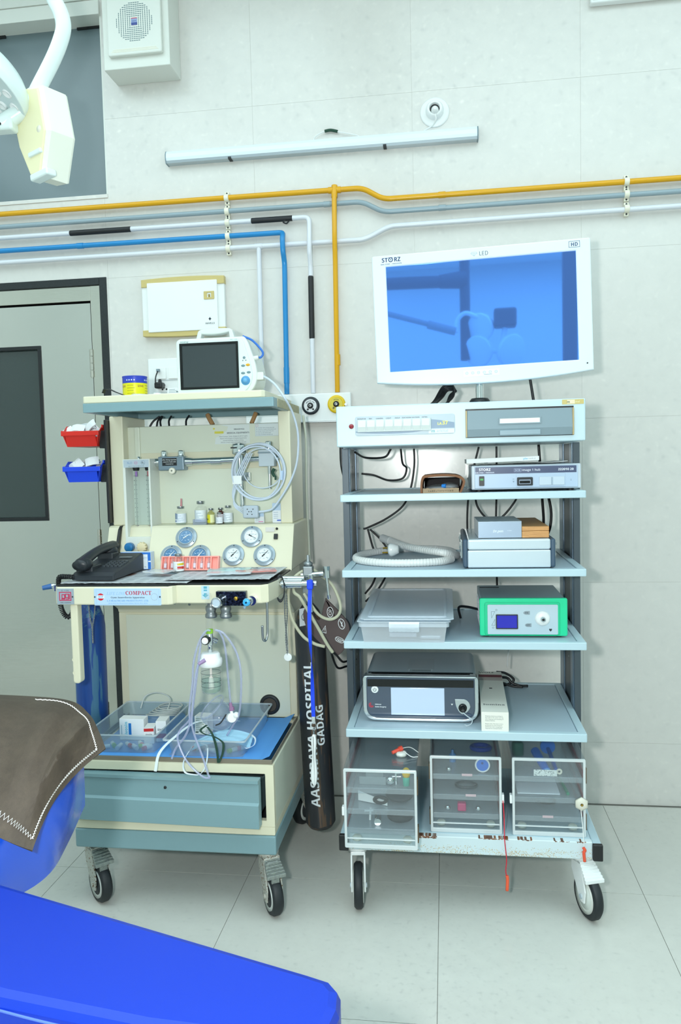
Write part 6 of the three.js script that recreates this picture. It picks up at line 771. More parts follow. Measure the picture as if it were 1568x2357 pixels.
{ // storage bins on a rail
  const r = thing('bin_rail', 'black vertical rail on the machine side carrying the bins', 'rail', [-1.098, 1.11, 0.4]); add(r, 'rail_bar', B(-1.1015, -1.0925, 1.11, 1.46, 0.36, 0.425, 0.002), mat.black); adds(r, 'bracket', [B(-1.122, -1.1, 1.365, 1.425, 0.385, 0.42, 0.002), B(-1.122, -1.1, 1.25, 1.31, 0.385, 0.42, 0.002)], mat.black);
  const bin = (y, m, label) => {
    const t = thing('storage_bin', label, 'bin', [-1.18, y, 0.36], 'stacking bins beside the machine'), x0 = -1.242, x1 = -1.112, zf = 0.445, zb = 0.27, w = 0.0022, fl = (a, b, c, d) => quad(a, b, c, d);
    const sheet = (f, nu = 2, nv = 2) => grid(f, nu, nv, w);
    const L = (a, b, k) => a + (b - a) * k, ins = 0.012;
    const g = [sheet((u, v) => [L(x0 + ins, x1 - ins, u), L(y, y + 0.042, v), zf - 0.012 + 0.012 * v]), sheet((u, v) => [L(x1 - ins * (1 - v), x1 - ins * (1 - v), u) + 0, L(y, y + (u < 0.2 ? 0.045 + u * 0.12 : 0.07), v), L(zf - 0.012 * (1 - v), zb, u)], 10, 2), sheet((u, v) => [x0 + ins * (1 - v), L(y, y + (u > 0.8 ? 0.045 + (1 - u) * 0.12 : 0.07), v), L(zb, zf - 0.012 * (1 - v), u)], 10, 2), sheet((u, v) => [L(x1 - ins, x0 + ins, u), L(y, y + 0.07, v), zb]), sheet((u, v) => [L(x0 + ins, x1 - ins, u), y + w, L(zf - 0.012, zb, v)])];
    add(t, 'bin_body', J(g), m); add(t, 'bin_lip', J(B(x0 - 0.002, x1 + 0.002, y + 0.036, y + 0.052, zf - 0.002, zf + 0.004, 0.002), B(x0 - 0.002, x0 + 0.003, y + 0.046, y + 0.054, zf - 0.05, zf + 0.002, 0.001), B(x1 - 0.003, x1 + 0.002, y + 0.062, y + 0.073, zb, zf - 0.03, 0.001)), m);
    return t;
  };
  bin(1.372, mat.red, 'red open-fronted bin filled with white sachets'); bin(1.252, mat.binBlue, 'blue open-fronted bin filled with white sachets');
  const foil = [S(0xe6eaec, 0.35), PH(0xe3eaee, 0.15, { transmission: 0.4, thickness: 0 }), print(64, 64, (x, w, h) => { fill(x, w, h, '#e2e6ea'); x.fillStyle = '#6b7480'; for (let i = 0; i < 5; i++) x.fillRect(8, 8 + i * 11, 20 + (i * 29) % 28, 4); x.fillStyle = '#a2543c'; x.fillRect(40, 30, 16, 8); }, 0.4)];
  seed = 91;
  for (const [y, col] of [[1.372, 'red'], [1.252, 'blue']]) for (let i = 0; i < 9; i++) {
    const px = -1.225 + (i % 5) * 0.024 + rr(-0.004, 0.004), pz = 0.41 - (i % 3) * 0.035, py = y + 0.046 + (i % 4) * 0.007, s = solo('sachet', `${['front', 'front', 'middle', 'middle', 'middle', 'rear', 'rear', 'rear', 'topmost'][i]} crumpled white sachet${['', ' at the left', ' at the left', '', ' at the right', ' at the left', '', ' at the right', ''][i]} in the ${col} bin`, 'sachet', grid((u, v) => [-0.022 + u * 0.044, 0.004 * fbm(u * 4 + i, v * 4, i) + 0.006 * Math.sin(u * 3), -0.016 + v * 0.032], 6, 5, 0.003), foil[i % 3], [0, 0, 0], `sachets in the ${col} bin`);
    s.position.set(px, py, pz); s.rotation.set(rr(0.3, 1.3), rr(-1, 1), rr(-0.6, 0.6));
  }
}
{ // worktable: newspaper, telephone, boxes, ampoules
  const ty = 0.9602;
  const news = print(1024, 512, (x, w, h) => { fill(x, w, h, '#c9ced2'); seed = 12; for (let c = 0; c < 9; c++) for (let i = 0; i < 60; i++) { x.fillStyle = i % 13 === 0 ? '#555c63' : '#9aa2a8'; x.fillRect(14 + c * 113, 10 + i * 8.4, rr(60, 100), i % 13 === 0 ? 6 : 3); } x.fillStyle = '#8b6c62'; x.fillRect(300, 260, 120, 90); x.fillStyle = '#6f8d9a'; x.fillRect(640, 330, 130, 100); x.fillStyle = '#30363c'; x.fillRect(120, 430, 200, 26); x.fillStyle = '#3b4248'; x.fillRect(470, 470, 260, 20); });
  const paper = (x0, x1, z0, z1, y, s, label) => solo('newspaper', label, 'newspaper', grid((u, v) => { const e = Math.min(u, 1 - u, v, 1 - v); return [x0 + (x1 - x0) * u, y + 0.0018 + 0.0025 * Math.abs(fbm(u * 6 + s, v * 5, s)) + (e < 0.05 ? 0.004 * Math.abs(fbm(u * 14, v * 14, s + 3)) : 0), z0 + (z1 - z0) * v + 0.006 * fbm(u * 7, s)]; }, 60, 30, 0.0012), news, [(x0 + x1) / 2, y, (z0 + z1) / 2]);
  paper(-1.085, -0.7, 0.52, 0.8, ty, 1, 'printed newspaper spread under the black telephone'); paper(-0.78, -0.465, 0.52, 0.772, ty + 0.0055, 5, 'printed newspaper sheet on the right of the worktable');
  const y = ty + 0.0075;
  const t = thing('telephone', 'black push-button desk telephone with the handset on its cradle', 'telephone', [-0.995, y, 0.66]);
  const tel = S(0x2a2f34, 0.42, 0, { bumpMap: grainBump, bumpScale: 0.0002, metres: 0.05 });
  add(t, 'base', EXX([[0.545, y], [0.775, y], [0.777, y + 0.013], [0.76, y + 0.022], [0.62, y + 0.042], [0.555, y + 0.055], [0.545, y + 0.05]], -1.062, -0.93, 0.004), tel);
  adds(t, 'cradle', [B(-1.058, -1.005, y + 0.018, y + 0.04, 0.69, 0.755, 0.005), B(-1.058, -1.005, y + 0.035, y + 0.062, 0.56, 0.61, 0.005)], tel);
  const hs = (z) => { const k = (z - 0.545) / 0.24; return y + 0.082 - k * 0.034; }, hp = []; for (let i = 0; i <= 20; i++) { const k = i / 20; hp.push([-1.032, hs(0.545 + 0.24 * k) + 0.012 * Math.sin(k * Math.PI) - 0.004, 0.545 + 0.24 * k]); }
  const h = add(t, 'handset', J(sweep(hp, hp.map((_, i) => 0.0165 - 0.0035 * Math.sin(i / 20 * Math.PI)), 14).clone().translate(1.032, 0, 0).scale(1.35, 1, 1).translate(-1.032, 0, 0), SP([-1.032, hs(0.575) - 0.012, 0.575], 0.024, 1.1, 0.8, 1.2), SP([-1.032, hs(0.762) - 0.006, 0.757], 0.025, 1.1, 0.85, 1.15)), S(0x24292e, 0.38));
  const keys = []; for (let r = 0; r < 4; r++) for (let c = 0; c < 5; c++) keys.push([-0.993 + c * 0.0125, 0.7 - r * 0.017 + 0]);
  adds(t, 'key', keys.map(([x, z]) => { const yy = y + 0.022 + (0.76 - z) / 0.14 * 0.02; return B(x - 0.0045, x + 0.0045, yy - 0.002, yy + 0.004, z - 0.005, z + 0.005, 0.0012); }), S(0x3a4046, 0.35));
  add(t, 'label_strip', B(-0.985, -0.945, y + 0.047, y + 0.0485, 0.6, 0.608, 0.0003), S(0x8d969c, 0.4));
  const coil = (pts, n, R) => { const cv = curve(pts), P = []; for (let i = 0; i <= n * 10; i++) { const k = i / (n * 10), p = cv.getPointAt(k), d = cv.getTangentAt(k), a = new THREE.Vector3(0.3, 0.2, 1).cross(d).normalize(), b = d.clone().cross(a); P.push(p.addScaledVector(a, Math.cos(k * n * 6.283) * R).addScaledVector(b, Math.sin(k * n * 6.283) * R)); } return sweep(P, 0.0019, 6); };
  add(t, 'coiled_cord', coil([[-1.055, 0.977, 0.772], [-1.08, 0.979, 0.775], [-1.104, 0.975, 0.77], [-1.1105, 0.945, 0.762], [-1.111, 0.9, 0.758], [-1.106, 0.87, 0.754], [-1.094, 0.853, 0.75], [-1.082, 0.862, 0.745], [-1.076, 0.894, 0.74]], 46, 0.0062), mat.cable);
  const b = thing('medicine_box', 'blue-edged white medicine carton behind the telephone', 'carton', [-0.957, y, 0.5]); add(b, 'box', B(-1.008, -0.906, y, y + 0.056, 0.515, 0.545, 0.0008), S(0xe4edf5, 0.5)); add(b, 'box_print', PF(-1.0075, -0.9065, y + 0.0005, y + 0.0555, 0.5455), print(404, 220, (x, w, h) => { fill(x, w, h, '#2f76d2'); x.fillStyle = '#e6eef6'; x.fillRect(26, 26, w - 66, h - 30); text(x, 'Hydrocortisone 100 mg/ml', 190, 70, 28, '#9fb6cc'); x.fillStyle = '#eef4fa'; x.fillRect(370, 110, 34, 16); text(x, 'Rx', 330, 190, 22, '#4f6c88'); }));
  // ampoule tray
  const a = thing('ampoule_tray', 'pink-red plastic ampoule tray propped on the newspaper', 'tray', [-0.755, y, 0.58]);
  const px0 = -0.85, px1 = -0.662, tl = 0.95, lean = (g) => g.translate(0, -y, -0.602).rotateX(tl - Math.PI / 2 + 0.35).translate(0, y + 0.003, 0.602);
  const pinkP = S(0xf7a095, 0.35);
  add(a, 'tray_base', lean(B(px0, px1, y, y + 0.045, 0.598, 0.602, 0.001)), pinkP);
  adds(a, 'divider', [...Array(9)].map((_, i) => lean(B(px0 + i * 0.0228, px0 + 0.005 + i * 0.0228, y + 0.001, y + 0.044, 0.601, 0.612, 0.002))), pinkP); adds(a, 'tray_edge', [lean(B(px0, px1, y, y + 0.004, 0.601, 0.611, 0.001)), lean(B(px0, px1, y + 0.041, y + 0.045, 0.601, 0.611, 0.001))], pinkP);
  for (let i = 0; i < 7; i++) { const x = px0 + 0.014 + i * 0.0228 + (i > 1 ? 0.004 : 0), am = solo('ampoule', `${['leftmost', 'second', 'third', 'fourth', 'fifth', 'sixth', 'rightmost'][i]} glass ampoule${i && i < 6 ? ' from the left' : ''} in the pink-red tray`, 'ampoule', lean(LT([[0, 0], [0.0045, 0.001], [0.0048, 0.022], [0.002, 0.027], [0.0028, 0.032], [0.001, 0.037], [0, 0.037]], [x, y + 0.004, 0.6085], 'y', 14)), PH(0xf2e4e6, 0.06, { transmission: 0.8, thickness: 0 }), [x, y, 0.6], 'ampoules in the pink tray'); add(am, 'ampoule_label', lean(LT([[0.0049, 0.004], [0.005, 0.018]], [x, y + 0.004, 0.6085], 'y', 14)), S(0xd9c9d4, 0.5)); }
  const vial = (x, yy, z, r, hgt, cap, lab, label, glass = mat.glass) => { const v = thing('vial', label, 'vial', [x, yy, z], 'medicine vials'); add(v, 'glass_body', LT([[0, 0.0004], [r * 0.9, 0.0004], [r, 0.002], [r, hgt * 0.66], [r * 0.85, hgt * 0.74], [r * 0.42, hgt * 0.8], [r * 0.42, hgt * 0.9]], [x, yy, z], 'y', 28), glass); add(v, 'cap', LT([[0, hgt], [r * 0.58, hgt], [r * 0.62, hgt * 0.985], [r * 0.62, hgt * 0.88], [r * 0.4, hgt * 0.87]], [x, yy, z], 'y', 24), cap); if (lab) add(v, 'label', new THREE.CylinderGeometry(r * 1.01, r * 1.01, hgt * 0.5, 28, 1, true, -1.9, 3.6).translate(x, yy + hgt * 0.36, z), lab); add(v, 'liquid', LT([[0, 0.002], [r * 0.93, 0.002], [r * 0.93, hgt * 0.4], [0, hgt * 0.4]], [x, yy, z], 'y', 20), PH(0xeaf2f2, 0.05, { transmission: 0.9, thickness: 0 })); return v; };
  const lab = (bg, f) => print(200, 120, (x, w, h) => { fill(x, w, h, bg); f(x, w, h); }, 0.5, { side: THREE.DoubleSide }), lines = (x, c) => { x.fillStyle = c; for (let i = 0; i < 7; i++) x.fillRect(16, 14 + i * 14, 60 + (i * 53) % 90, 4); };
  vial(-0.787, y, 0.62, 0.0168, 0.058, mat.dullMetal, lab('#e9eef0', (x) => { x.fillStyle = '#d8c020'; x.fillRect(110, 20, 80, 26); x.fillStyle = '#c8302a'; x.fillRect(110, 62, 80, 34); lines(x, '#b9c2c8'); }), 'clear vial with a yellow and red label by the ampoule tray');
  const ly = 1.1007, lz = 0.405;
  const v1 = vial(-0.85, ly, lz, 0.0185, 0.062, mat.dullMetal, lab('#dfe6ee', (x) => { x.fillStyle = '#7f93ab'; x.fillRect(0, 0, 90, 70); x.fillStyle = '#3a4fa0'; x.fillRect(8, 92, 70, 14); lines(x, '#9fb0c4'); }), 'clear vial with a needle in its cap, leftmost on the ledge'); add(v1, 'needle', C([-0.847, ly + 0.06, lz], [-0.846, ly + 0.088, lz], 0.0035, 0.0025), PH(0xe09aa2, 0.3, { transmission: 0.4 }));
  vial(-0.78, ly + 0.0005, lz, 0.0195, 0.078, mat.dullMetal, lab('#e6ecf0', (x) => lines(x, '#93a6ba')), 'tallest clear vial with a white label on the ledge');
  vial(-0.742, ly, lz + 0.008, 0.0125, 0.054, mat.dullMetal, lab('#d9cf1e', (x) => { x.fillStyle = '#e6e6b0'; x.fillRect(110, 0, 90, 120); x.fillStyle = '#5f5a20'; x.fillRect(10, 60, 70, 16); }), 'small vial with a yellow label on the ledge', PH(0xe6e2a8, 0.05, { transmission: 0.8, thickness: 0 }));
  vial(-0.714, ly, lz - 0.012, 0.0135, 0.054, mat.dullMetal, lab('#d9d4dc', (x) => { lines(x, '#4b3b4a'); }), 'amber brown vial at the back of the ledge group', PH(0x4a1f14, 0.08, { clearcoat: 1 }));
  vial(-0.7105, ly, lz + 0.018, 0.0115, 0.04, mat.dullMetal, lab('#e8ecf2', (x) => lines(x, '#7f8fa8')), 'shortest vial in front of the brown one');
  vial(-0.684, ly, lz + 0.004, 0.0155, 0.062, mat.dullMetal, lab('#e3e9ee', (x) => lines(x, '#8496a8')), 'rightmost clear vial with a white label on the ledge');
  solo('blister', 'open clear blister tray around the vial base on the ledge', 'blister', ringY(rrect(-0.802, -0.752, -0.43, -0.385, 0.006), rrect(-0.8, -0.754, -0.428, -0.387, 0.005), ly, ly + 0.018, 0.0003), mat.vinyl, [-0.777, ly, 0.4]);
  const card = (x0, x1, h, c, label) => { const o = solo('medicine_card', label, 'carton', B(x0, x1, ly, ly + h, 0.372, 0.384, 0.0006), mat.paper, [(x0 + x1) / 2, ly, 0.38]); add(o, 'card_print', PF(x0 + 0.0005, x1 - 0.0005, ly + 0.0005, ly + h - 0.0005, 0.3845), print(160, 240, (x, w, hh) => { fill(x, w, hh, '#e6ebf2'); x.fillStyle = '#b9cfe8'; x.fillRect(0, 0, w, 90); x.fillStyle = '#9fb0c4'; for (let i = 0; i < 4; i++) x.fillRect(16, 110 + i * 24, 70, 6); x.fillStyle = c; x.fillRect(66, 205, 80, 16); })); };
  card(-0.538, -0.501, 0.066, '#3f62c8', 'upright white carton with a blue bar at the right of the ledge'); card(-0.6, -0.567, 0.034, '#e06aa6', 'small white carton with a pink bar below the cable block');
  // packets on the newspaper
  const pk = (x, z, c, label, r, w = 0.1, d = 0.045) => { const o = solo('packet', label, 'packet', grid((u, v) => [-w / 2 + u * w, 0.004 + 0.006 * Math.abs(fbm(u * 3 + x * 9, v * 3, 4)), -d / 2 + v * d], 12, 6, 0.004), PH(c, 0.2, { transmission: 0.25, thickness: 0 }), [0, 0, 0]); o.position.set(x, y + 0.003, z); o.rotation.y = r; };
  pk(-0.62, 0.635, 0xbfe0e0, 'pale teal syringe packet on the newspaper', 0.15, 0.13); pk(-0.6, 0.7, 0xd5dfe6, 'clear syringe packet with blue print on the newspaper', 0.1, 0.13, 0.05); pk(-0.53, 0.665, 0xe29a92, 'pinkish foil packet at the right of the newspaper', 0.35, 0.12); pk(-0.835, 0.66, 0xdfe2e4, 'crumpled clear wrapper left of the ampoule tray', -0.3, 0.08, 0.06);
}
{ // ECG cable hung on the valve
  const t = thing('ecg_cable', 'coil of pale grey ECG leads hung on the square valve', 'cable', [-0.57, 1.11, 0.43]), cm = S(0xc9d4e2, 0.4);
  const ring = (dx, dy, sx, sy, z, ph, r = 0.0026) => { const P = []; for (let i = 0; i <= 40; i++) { const a = i / 40 * Math.PI * 2 + ph; P.push([-0.568 + dx + Math.cos(a) * 0.085 * sx, 1.272 + dy + Math.sin(a) * 0.09 * sy, z + 0.006 * Math.sin(a * 2 + ph)]); } return sweep(curve(P).getPoints(120), r, 8); };
  adds(t, 'lead_loop', [ring(0, 0, 1, 1, 0.436, 0), ring(0.006, 0.004, 0.97, 1.0, 0.442, 1), ring(-0.004, -0.004, 0.95, 0.97, 0.45, 2), ring(0.002, 0.0, 1.05, 1.02, 0.446, 3), ring(0.014, 0.012, 0.8, 0.72, 0.44, 4, 0.0018)], cm);
  adds(t, 'lead_wire', [0, 1, 2, 3].map((k) => wire([[-0.622, 1.155 - k * 0.007, 0.436], [-0.645 - k * 0.003, 1.165, 0.44], [-0.656 + k * 0.004, 1.2 + k * 0.006, 0.446], [-0.64 + k * 0.006, 1.26, 0.45], [-0.602 + k * 0.006, 1.335, 0.45]], 0.0018)), cm);
  const y = add(t, 'yoke_block', B(-0.624, -0.571, 1.121, 1.163, 0.43, 0.448, 0.006), S(0xb5c1cc, 0.4)); adds(t, 'lead_hole', [[-0.607, 1.151], [-0.602, 1.143], [-0.607, 1.135], [-0.594, 1.143], [-0.592, 1.134], [-0.588, 1.151]].map(([x, q], i) => C([x, q, 0.447], [x, q, 0.4488], 0.0018, 0.0018, 10)), mat.slate, y);
  add(t, 'trunk_cable', wire([[-0.572, 1.141, 0.438], [-0.55, 1.143, 0.442], [-0.522, 1.152, 0.448], [-0.49, 1.19, 0.455], [-0.455, 1.244, 0.463], [-0.432, 1.306, 0.47], [-0.425, 1.389, 0.48], [-0.436, 1.455, 0.5], [-0.452, 1.5, 0.54], [-0.48, 1.54, 0.53], [-0.505, 1.562, 0.51], [-0.53, 1.577, 0.488]], 0.0036, 120), cm);
  add(t, 'tie_tag', B(-0.653, -0.622, 1.234, 1.262, 0.449, 0.455, 0.001), mat.white); adds(t, 'clip', [wire([[-0.512, 1.282, 0.45], [-0.518, 1.27, 0.45], [-0.512, 1.256, 0.45]], 0.005), B(-0.512, -0.506, 1.245, 1.258, 0.446, 0.454, 0.002)], mat.darkGreen); add(t, 'clip_sleeve', C([-0.487, 1.275, 0.45], [-0.49, 1.245, 0.45], 0.006), S(0xb3c9e2, 0.4));
  solo('hanging_cable', 'pale cable hanging beside the machine column behind the trolley side', 'cable', wire([[-0.45, 1.465, 0.24], [-0.442, 1.38, 0.24], [-0.444, 1.25, 0.24], [-0.444, 1.12, 0.24], [-0.442, 1.02, 0.24], [-0.438, 0.95, 0.26]], 0.0045), S(0xb9bfb2, 0.45), [-0.45, 0.95, 0.24]);
}
{ // oxygen flowmeter with humidifier bottle
  const x = -0.6255, z = 0.84, t = thing('oxygen_humidifier', 'oxygen flowmeter with a humidifier bottle hanging at the table front', 'humidifier', [x, 0.655, z]);
  add(t, 'flow_tube', J(LT([[0.0045, 0], [0.0055, 0.001], [0.0055, 0.098], [0.0045, 0.1]], [x, 0.84, z]), LT([[0.0085, -0.008], [0.0092, 0], [0.0092, 0.09], [0.006, 0.1], [0, 0.101]], [x, 0.84, z])), mat.glass);
  add(t, 'green_band', LT([[0.0098, 0], [0.0102, 0.001], [0.0102, 0.01], [0.0098, 0.011]], [x, 0.826, z]), S(0x8fc63a, 0.45)); add(t, 'valve_body', J(LT([[0, 0], [0.0085, 0], [0.0095, 0.004], [0.0095, 0.034], [0, 0.034]], [x, 0.793, z]), C([x, 0.812, z], [x + 0.012, 0.8, z - 0.02], 0.008), LT([[0, 0], [0.0065, 0], [0.0065, 0.022], [0, 0.022]], [x, 0.772, z], 'y', 6)), mat.chrome);
  const k = add(t, 'valve_knob', LT([[0, 0.018], [0.011, 0.018], [0.0125, 0.015], [0.0125, 0]], [x - 0.006, 0.81, z + 0.008], 'z', 10), mat.blackGloss); add(t, 'knob_cap', LT([[0, 0.003], [0.0085, 0.003], [0.0095, 0]], [x - 0.006, 0.81, z + 0.0255], 'z', 24), mat.whiteGloss, k);
  add(t, 'bottle_cap', LT([[0, 0.772], [0.022, 0.772], [0.027, 0.768], [0.028, 0.758], [0.0325, 0.755], [0.0335, 0.745], [0.032, 0.735], [0.0275, 0.734], [0, 0.734]], [x, 0, z], 'y', 40), mat.whiteGloss);
  add(t, 'bottle', LT([[0.028, 0.734], [0.0285, 0.67], [0.026, 0.66], [0.018, 0.656], [0, 0.6555]], [x, 0, z], 'y', 40), mat.glass); add(t, 'water', LT([[0, 0.658], [0.018, 0.658], [0.0265, 0.664], [0.0275, 0.7], [0, 0.7]], [x, 0, z], 'y', 32), PH(0xeef8f6, 0.02, { transmission: 1, thickness: 0, ior: 1.33 }));
  add(t, 'diffuser', J(C([x, 0.735, z], [x, 0.7, z], 0.0035), LT([[0, 0.668], [0.0085, 0.668], [0.0065, 0.7], [0.004, 0.702]], [x, 0, z])), S(0xe6ddd6, 0.45)); adds(t, 'level_mark', [0.715, 0.692, 0.678].map((y) => LT([[0.0287, -0.0005], [0.0287, 0.0005]], [x, y, z])), S(0x3a4248, 0.5));
  add(t, 'outlet_nipple', C([x - 0.006, 0.757, z + 0.03], [x - 0.022, 0.748, z + 0.04], 0.006, 0.0045), PH(0xb79ac6, 0.2, { transmission: 0.4 }));
  const tb = thing('oxygen_tubing', 'clear mauve oxygen tubing looped over the humidifier', 'tubing', [-0.65, 0.42, 0.85]), sm = PH(0xe0e4f6, 0.14, { transmission: 0.7, thickness: 0 }), W = (p) => wire(p, 0.0031, p.length * 10);
  adds(tb, 'tube_run', [W([[-0.618, 0.836, 0.852], [-0.631, 0.835, 0.854], [-0.651, 0.805, 0.857], [-0.668, 0.749, 0.86], [-0.674, 0.687, 0.86], [-0.686, 0.612, 0.86], [-0.686, 0.574, 0.86], [-0.703, 0.534, 0.855], [-0.737, 0.492, 0.842], [-0.75, 0.462, 0.842]]), W([[-0.648, 0.748, 0.88], [-0.657, 0.72, 0.878], [-0.667, 0.664, 0.874], [-0.676, 0.601, 0.868], [-0.678, 0.57, 0.866], [-0.672, 0.537, 0.862], [-0.651, 0.476, 0.862], [-0.636, 0.43, 0.866], [-0.632, 0.421, 0.868], [-0.65, 0.423, 0.868], [-0.681, 0.447, 0.866], [-0.707, 0.477, 0.86], [-0.727, 0.521, 0.85], [-0.719, 0.549, 0.848], [-0.687, 0.585, 0.852], [-0.67, 0.65, 0.86], [-0.66, 0.7, 0.866], [-0.652, 0.76, 0.862], [-0.645, 0.81, 0.857]]), W([[-0.606, 0.838, 0.85], [-0.581, 0.827, 0.85], [-0.554, 0.782, 0.84], [-0.542, 0.732, 0.835], [-0.545, 0.666, 0.82], [-0.559, 0.584, 0.8], [-0.582, 0.545, 0.785], [-0.606, 0.508, 0.77]]), W([[-0.605, 0.831, 0.822], [-0.594, 0.805, 0.818], [-0.589, 0.766, 0.812], [-0.588, 0.688, 0.8], [-0.587, 0.622, 0.79], [-0.5875, 0.606, 0.788]])], sm);
  add(tb, 'connector', J(C([-0.5875, 0.612, 0.788], [-0.585, 0.588, 0.786], 0.0042, 0.0065), C([-0.59, 0.592, 0.786], [-0.578, 0.594, 0.786], 0.006)), PH(0xc596c0, 0.2, { transmission: 0.4 }));
  const m = thing('oxygen_mask', 'clear plastic oxygen mask hanging from the tubing', 'mask', [-0.62, 0.48, 0.76]);
  add(m, 'mask_shell', (() => { const g = new THREE.SphereGeometry(0.05, 36, 24, 0, Math.PI * 2, 0, Math.PI * 0.62); g.scale(0.86, 1.25, 0.8); g.rotateZ(-2.55).rotateX(0.35); return g.translate(-0.642, 0.572, 0.762); })(), PH(0xf0f4fa, 0.06, { transmission: 0.9, thickness: 0, side: THREE.DoubleSide }));
  add(m, 'mask_rim', new THREE.TorusGeometry(0.047, 0.003, 10, 48).scale(0.86, 1, 0.8).rotateX(Math.PI / 2).rotateZ(-2.55).rotateX(0.35).translate(-0.652, 0.588, 0.757), mat.vinyl); add(m, 'connector_disc', J(C([-0.588, 0.568, 0.79], [-0.58, 0.572, 0.802], 0.0135), C([-0.586, 0.59, 0.787], [-0.582, 0.575, 0.792], 0.0045), SP([-0.569, 0.578, 0.795], 0.009)), mat.whiteGloss);
  add(m, 'nose_strip', wire([[-0.628, 0.55, 0.805], [-0.615, 0.556, 0.806], [-0.606, 0.567, 0.803], [-0.598, 0.58, 0.798]], 0.002), mat.slate);
  const el = S(0x123a2c, 0.65), band = (p) => { const cv = curve(p); return grid((u, v) => { const q = cv.getPoint(u); return [q.x + (v - 0.5) * 0.007, q.y, q.z]; }, 40, 1, 0.0012); };
  adds(m, 'elastic', [band([[-0.66, 0.545, 0.79], [-0.672, 0.537, 0.81], [-0.66, 0.527, 0.815], [-0.633, 0.518, 0.81], [-0.612, 0.506, 0.81], [-0.605, 0.495, 0.812], [-0.608, 0.47, 0.815], [-0.618, 0.446, 0.82]]), band([[-0.655, 0.543, 0.8], [-0.638, 0.528, 0.812], [-0.628, 0.5, 0.815], [-0.622, 0.47, 0.818], [-0.62, 0.445, 0.82]])], el);
}
{ // lower tray: drape, trays and contents
  const ty = 0.4412;
  solo('blue_drape', 'blue disposable drape sheet lining the lower tray', 'drape', grid((u, v) => { const x = -1.03 + u * 0.555; return [x, ty + 0.0022 + 0.002 * Math.abs(fbm(u * 9, v * 7, 3)) + (u > 0.94 ? (u - 0.94) * 0.26 : 0), 0.418 + v * 0.378 + 0.008 * fbm(u * 5, 2, 6)]; }, 60, 30, 0.001), S(0x5ea6ee, 0.75), [-0.75, ty, 0.6]);
  const clearTray = (x0, x1, z0, z1, y, h, label) => { const t = thing('plastic_tray', label, 'tray', [(x0 + x1) / 2, y, (z0 + z1) / 2], 'clear trays on the machine'), d = 0.01, m = PH(0xdfeaf0, 0.18, { transmission: 0.82, thickness: 0, side: THREE.DoubleSide }); add(t, 'tray_body', J(grid((u, v) => { const a = u * Math.PI * 2, c = Math.cos(a), s = Math.sin(a), p = (k) => Math.sign(k) * Math.pow(Math.abs(k), 0.22), e = d * (1 - v); return [(x0 + x1) / 2 + p(c) * ((x1 - x0) / 2 - e), y + h * v, (z0 + z1) / 2 + p(s) * ((z1 - z0) / 2 - e)]; }, 72, 3, 0.0012), PT(x0 + d, x1 - d, z0 + d, z1 - d, y + 0.001)), m); add(t, 'tray_rim', ringY(rrect(x0 - 0.004, x1 + 0.004, -z1 - 0.004, -z0 + 0.004, 0.012), rrect(x0 + 0.001, x1 - 0.001, -z1 + 0.001, -z0 - 0.001, 0.01), y + h - 0.002, y + h + 0.002, 0.0006), PH(0xe6eff4, 0.25, { transmission: 0.55, thickness: 0 })); return t; };
  const y = ty + 0.0042; clearTray(-1.045, -0.825, 0.45, 0.77, y, 0.056, 'left clear plastic tray holding boxes and coiled leads'); clearTray(-0.795, -0.55, 0.43, 0.785, y, 0.05, 'right clear plastic tray under the blue face mask');
  const box = (x0, x1, h, z0, z1, label, f, r = 0) => { const t = thing('medicine_box', label, 'carton', [(x0 + x1) / 2, y + 0.0015, (z0 + z1) / 2]); add(t, 'box', B(x0, x1, y + 0.0015, y + h, z0, z1, 0.0006), mat.paper); add(t, 'box_print', PF(x0 + 0.0005, x1 - 0.0005, y + 0.002, y + h - 0.0005, z1 + 0.0005), print(260, 200, f)); t.rotation.y = r; };
  box(-0.985, -0.905, 0.068, 0.625, 0.66, 'white box with blue lettering in the left tray', (x, w, h) => { fill(x, w, h, '#e9eff2'); x.save(); x.translate(70, 100); x.rotate(-Math.PI / 2); text(x, 'Livosin', 0, 0, 44, '#4db3cf', 'sans-serif', 'bold'); x.restore(); x.fillStyle = '#1f78c8'; x.fillRect(96, 40, 30, 130); x.fillStyle = '#9db6c4'; x.fillRect(16, 60, 10, 90); });
  box(-0.897, -0.866, 0.05, 0.64, 0.69, 'lower white and red carton in the left tray', (x, w, h) => { fill(x, w, h, '#eceff0'); x.fillStyle = '#c62a2a'; x.fillRect(0, 0, w, 40); lines2(x); }, 0.15); box(-0.865, -0.833, 0.066, 0.62, 0.67, 'taller white and red carton in the left tray', (x, w, h) => { fill(x, w, h, '#eceff0'); x.fillStyle = '#c62a2a'; x.fillRect(0, 120, w, 46); lines2(x); }, 0.12);
  box(-0.76, -0.715, 0.06, 0.56, 0.6, 'white carton with grey print in the right tray', (x, w, h) => { fill(x, w, h, '#e3e9e2'); x.fillStyle = '#8fa090'; for (let i = 0; i < 8; i++) x.fillRect(20, 20 + i * 20, 120 + (i * 41) % 80, 8); x.fillStyle = '#55625a'; x.fillRect(10, 170, 60, 16); }, -0.1);
  function lines2(x) { text(x, 'Adrenaline', 130, 80, 34, '#333b44', 'sans-serif', 'bold'); }
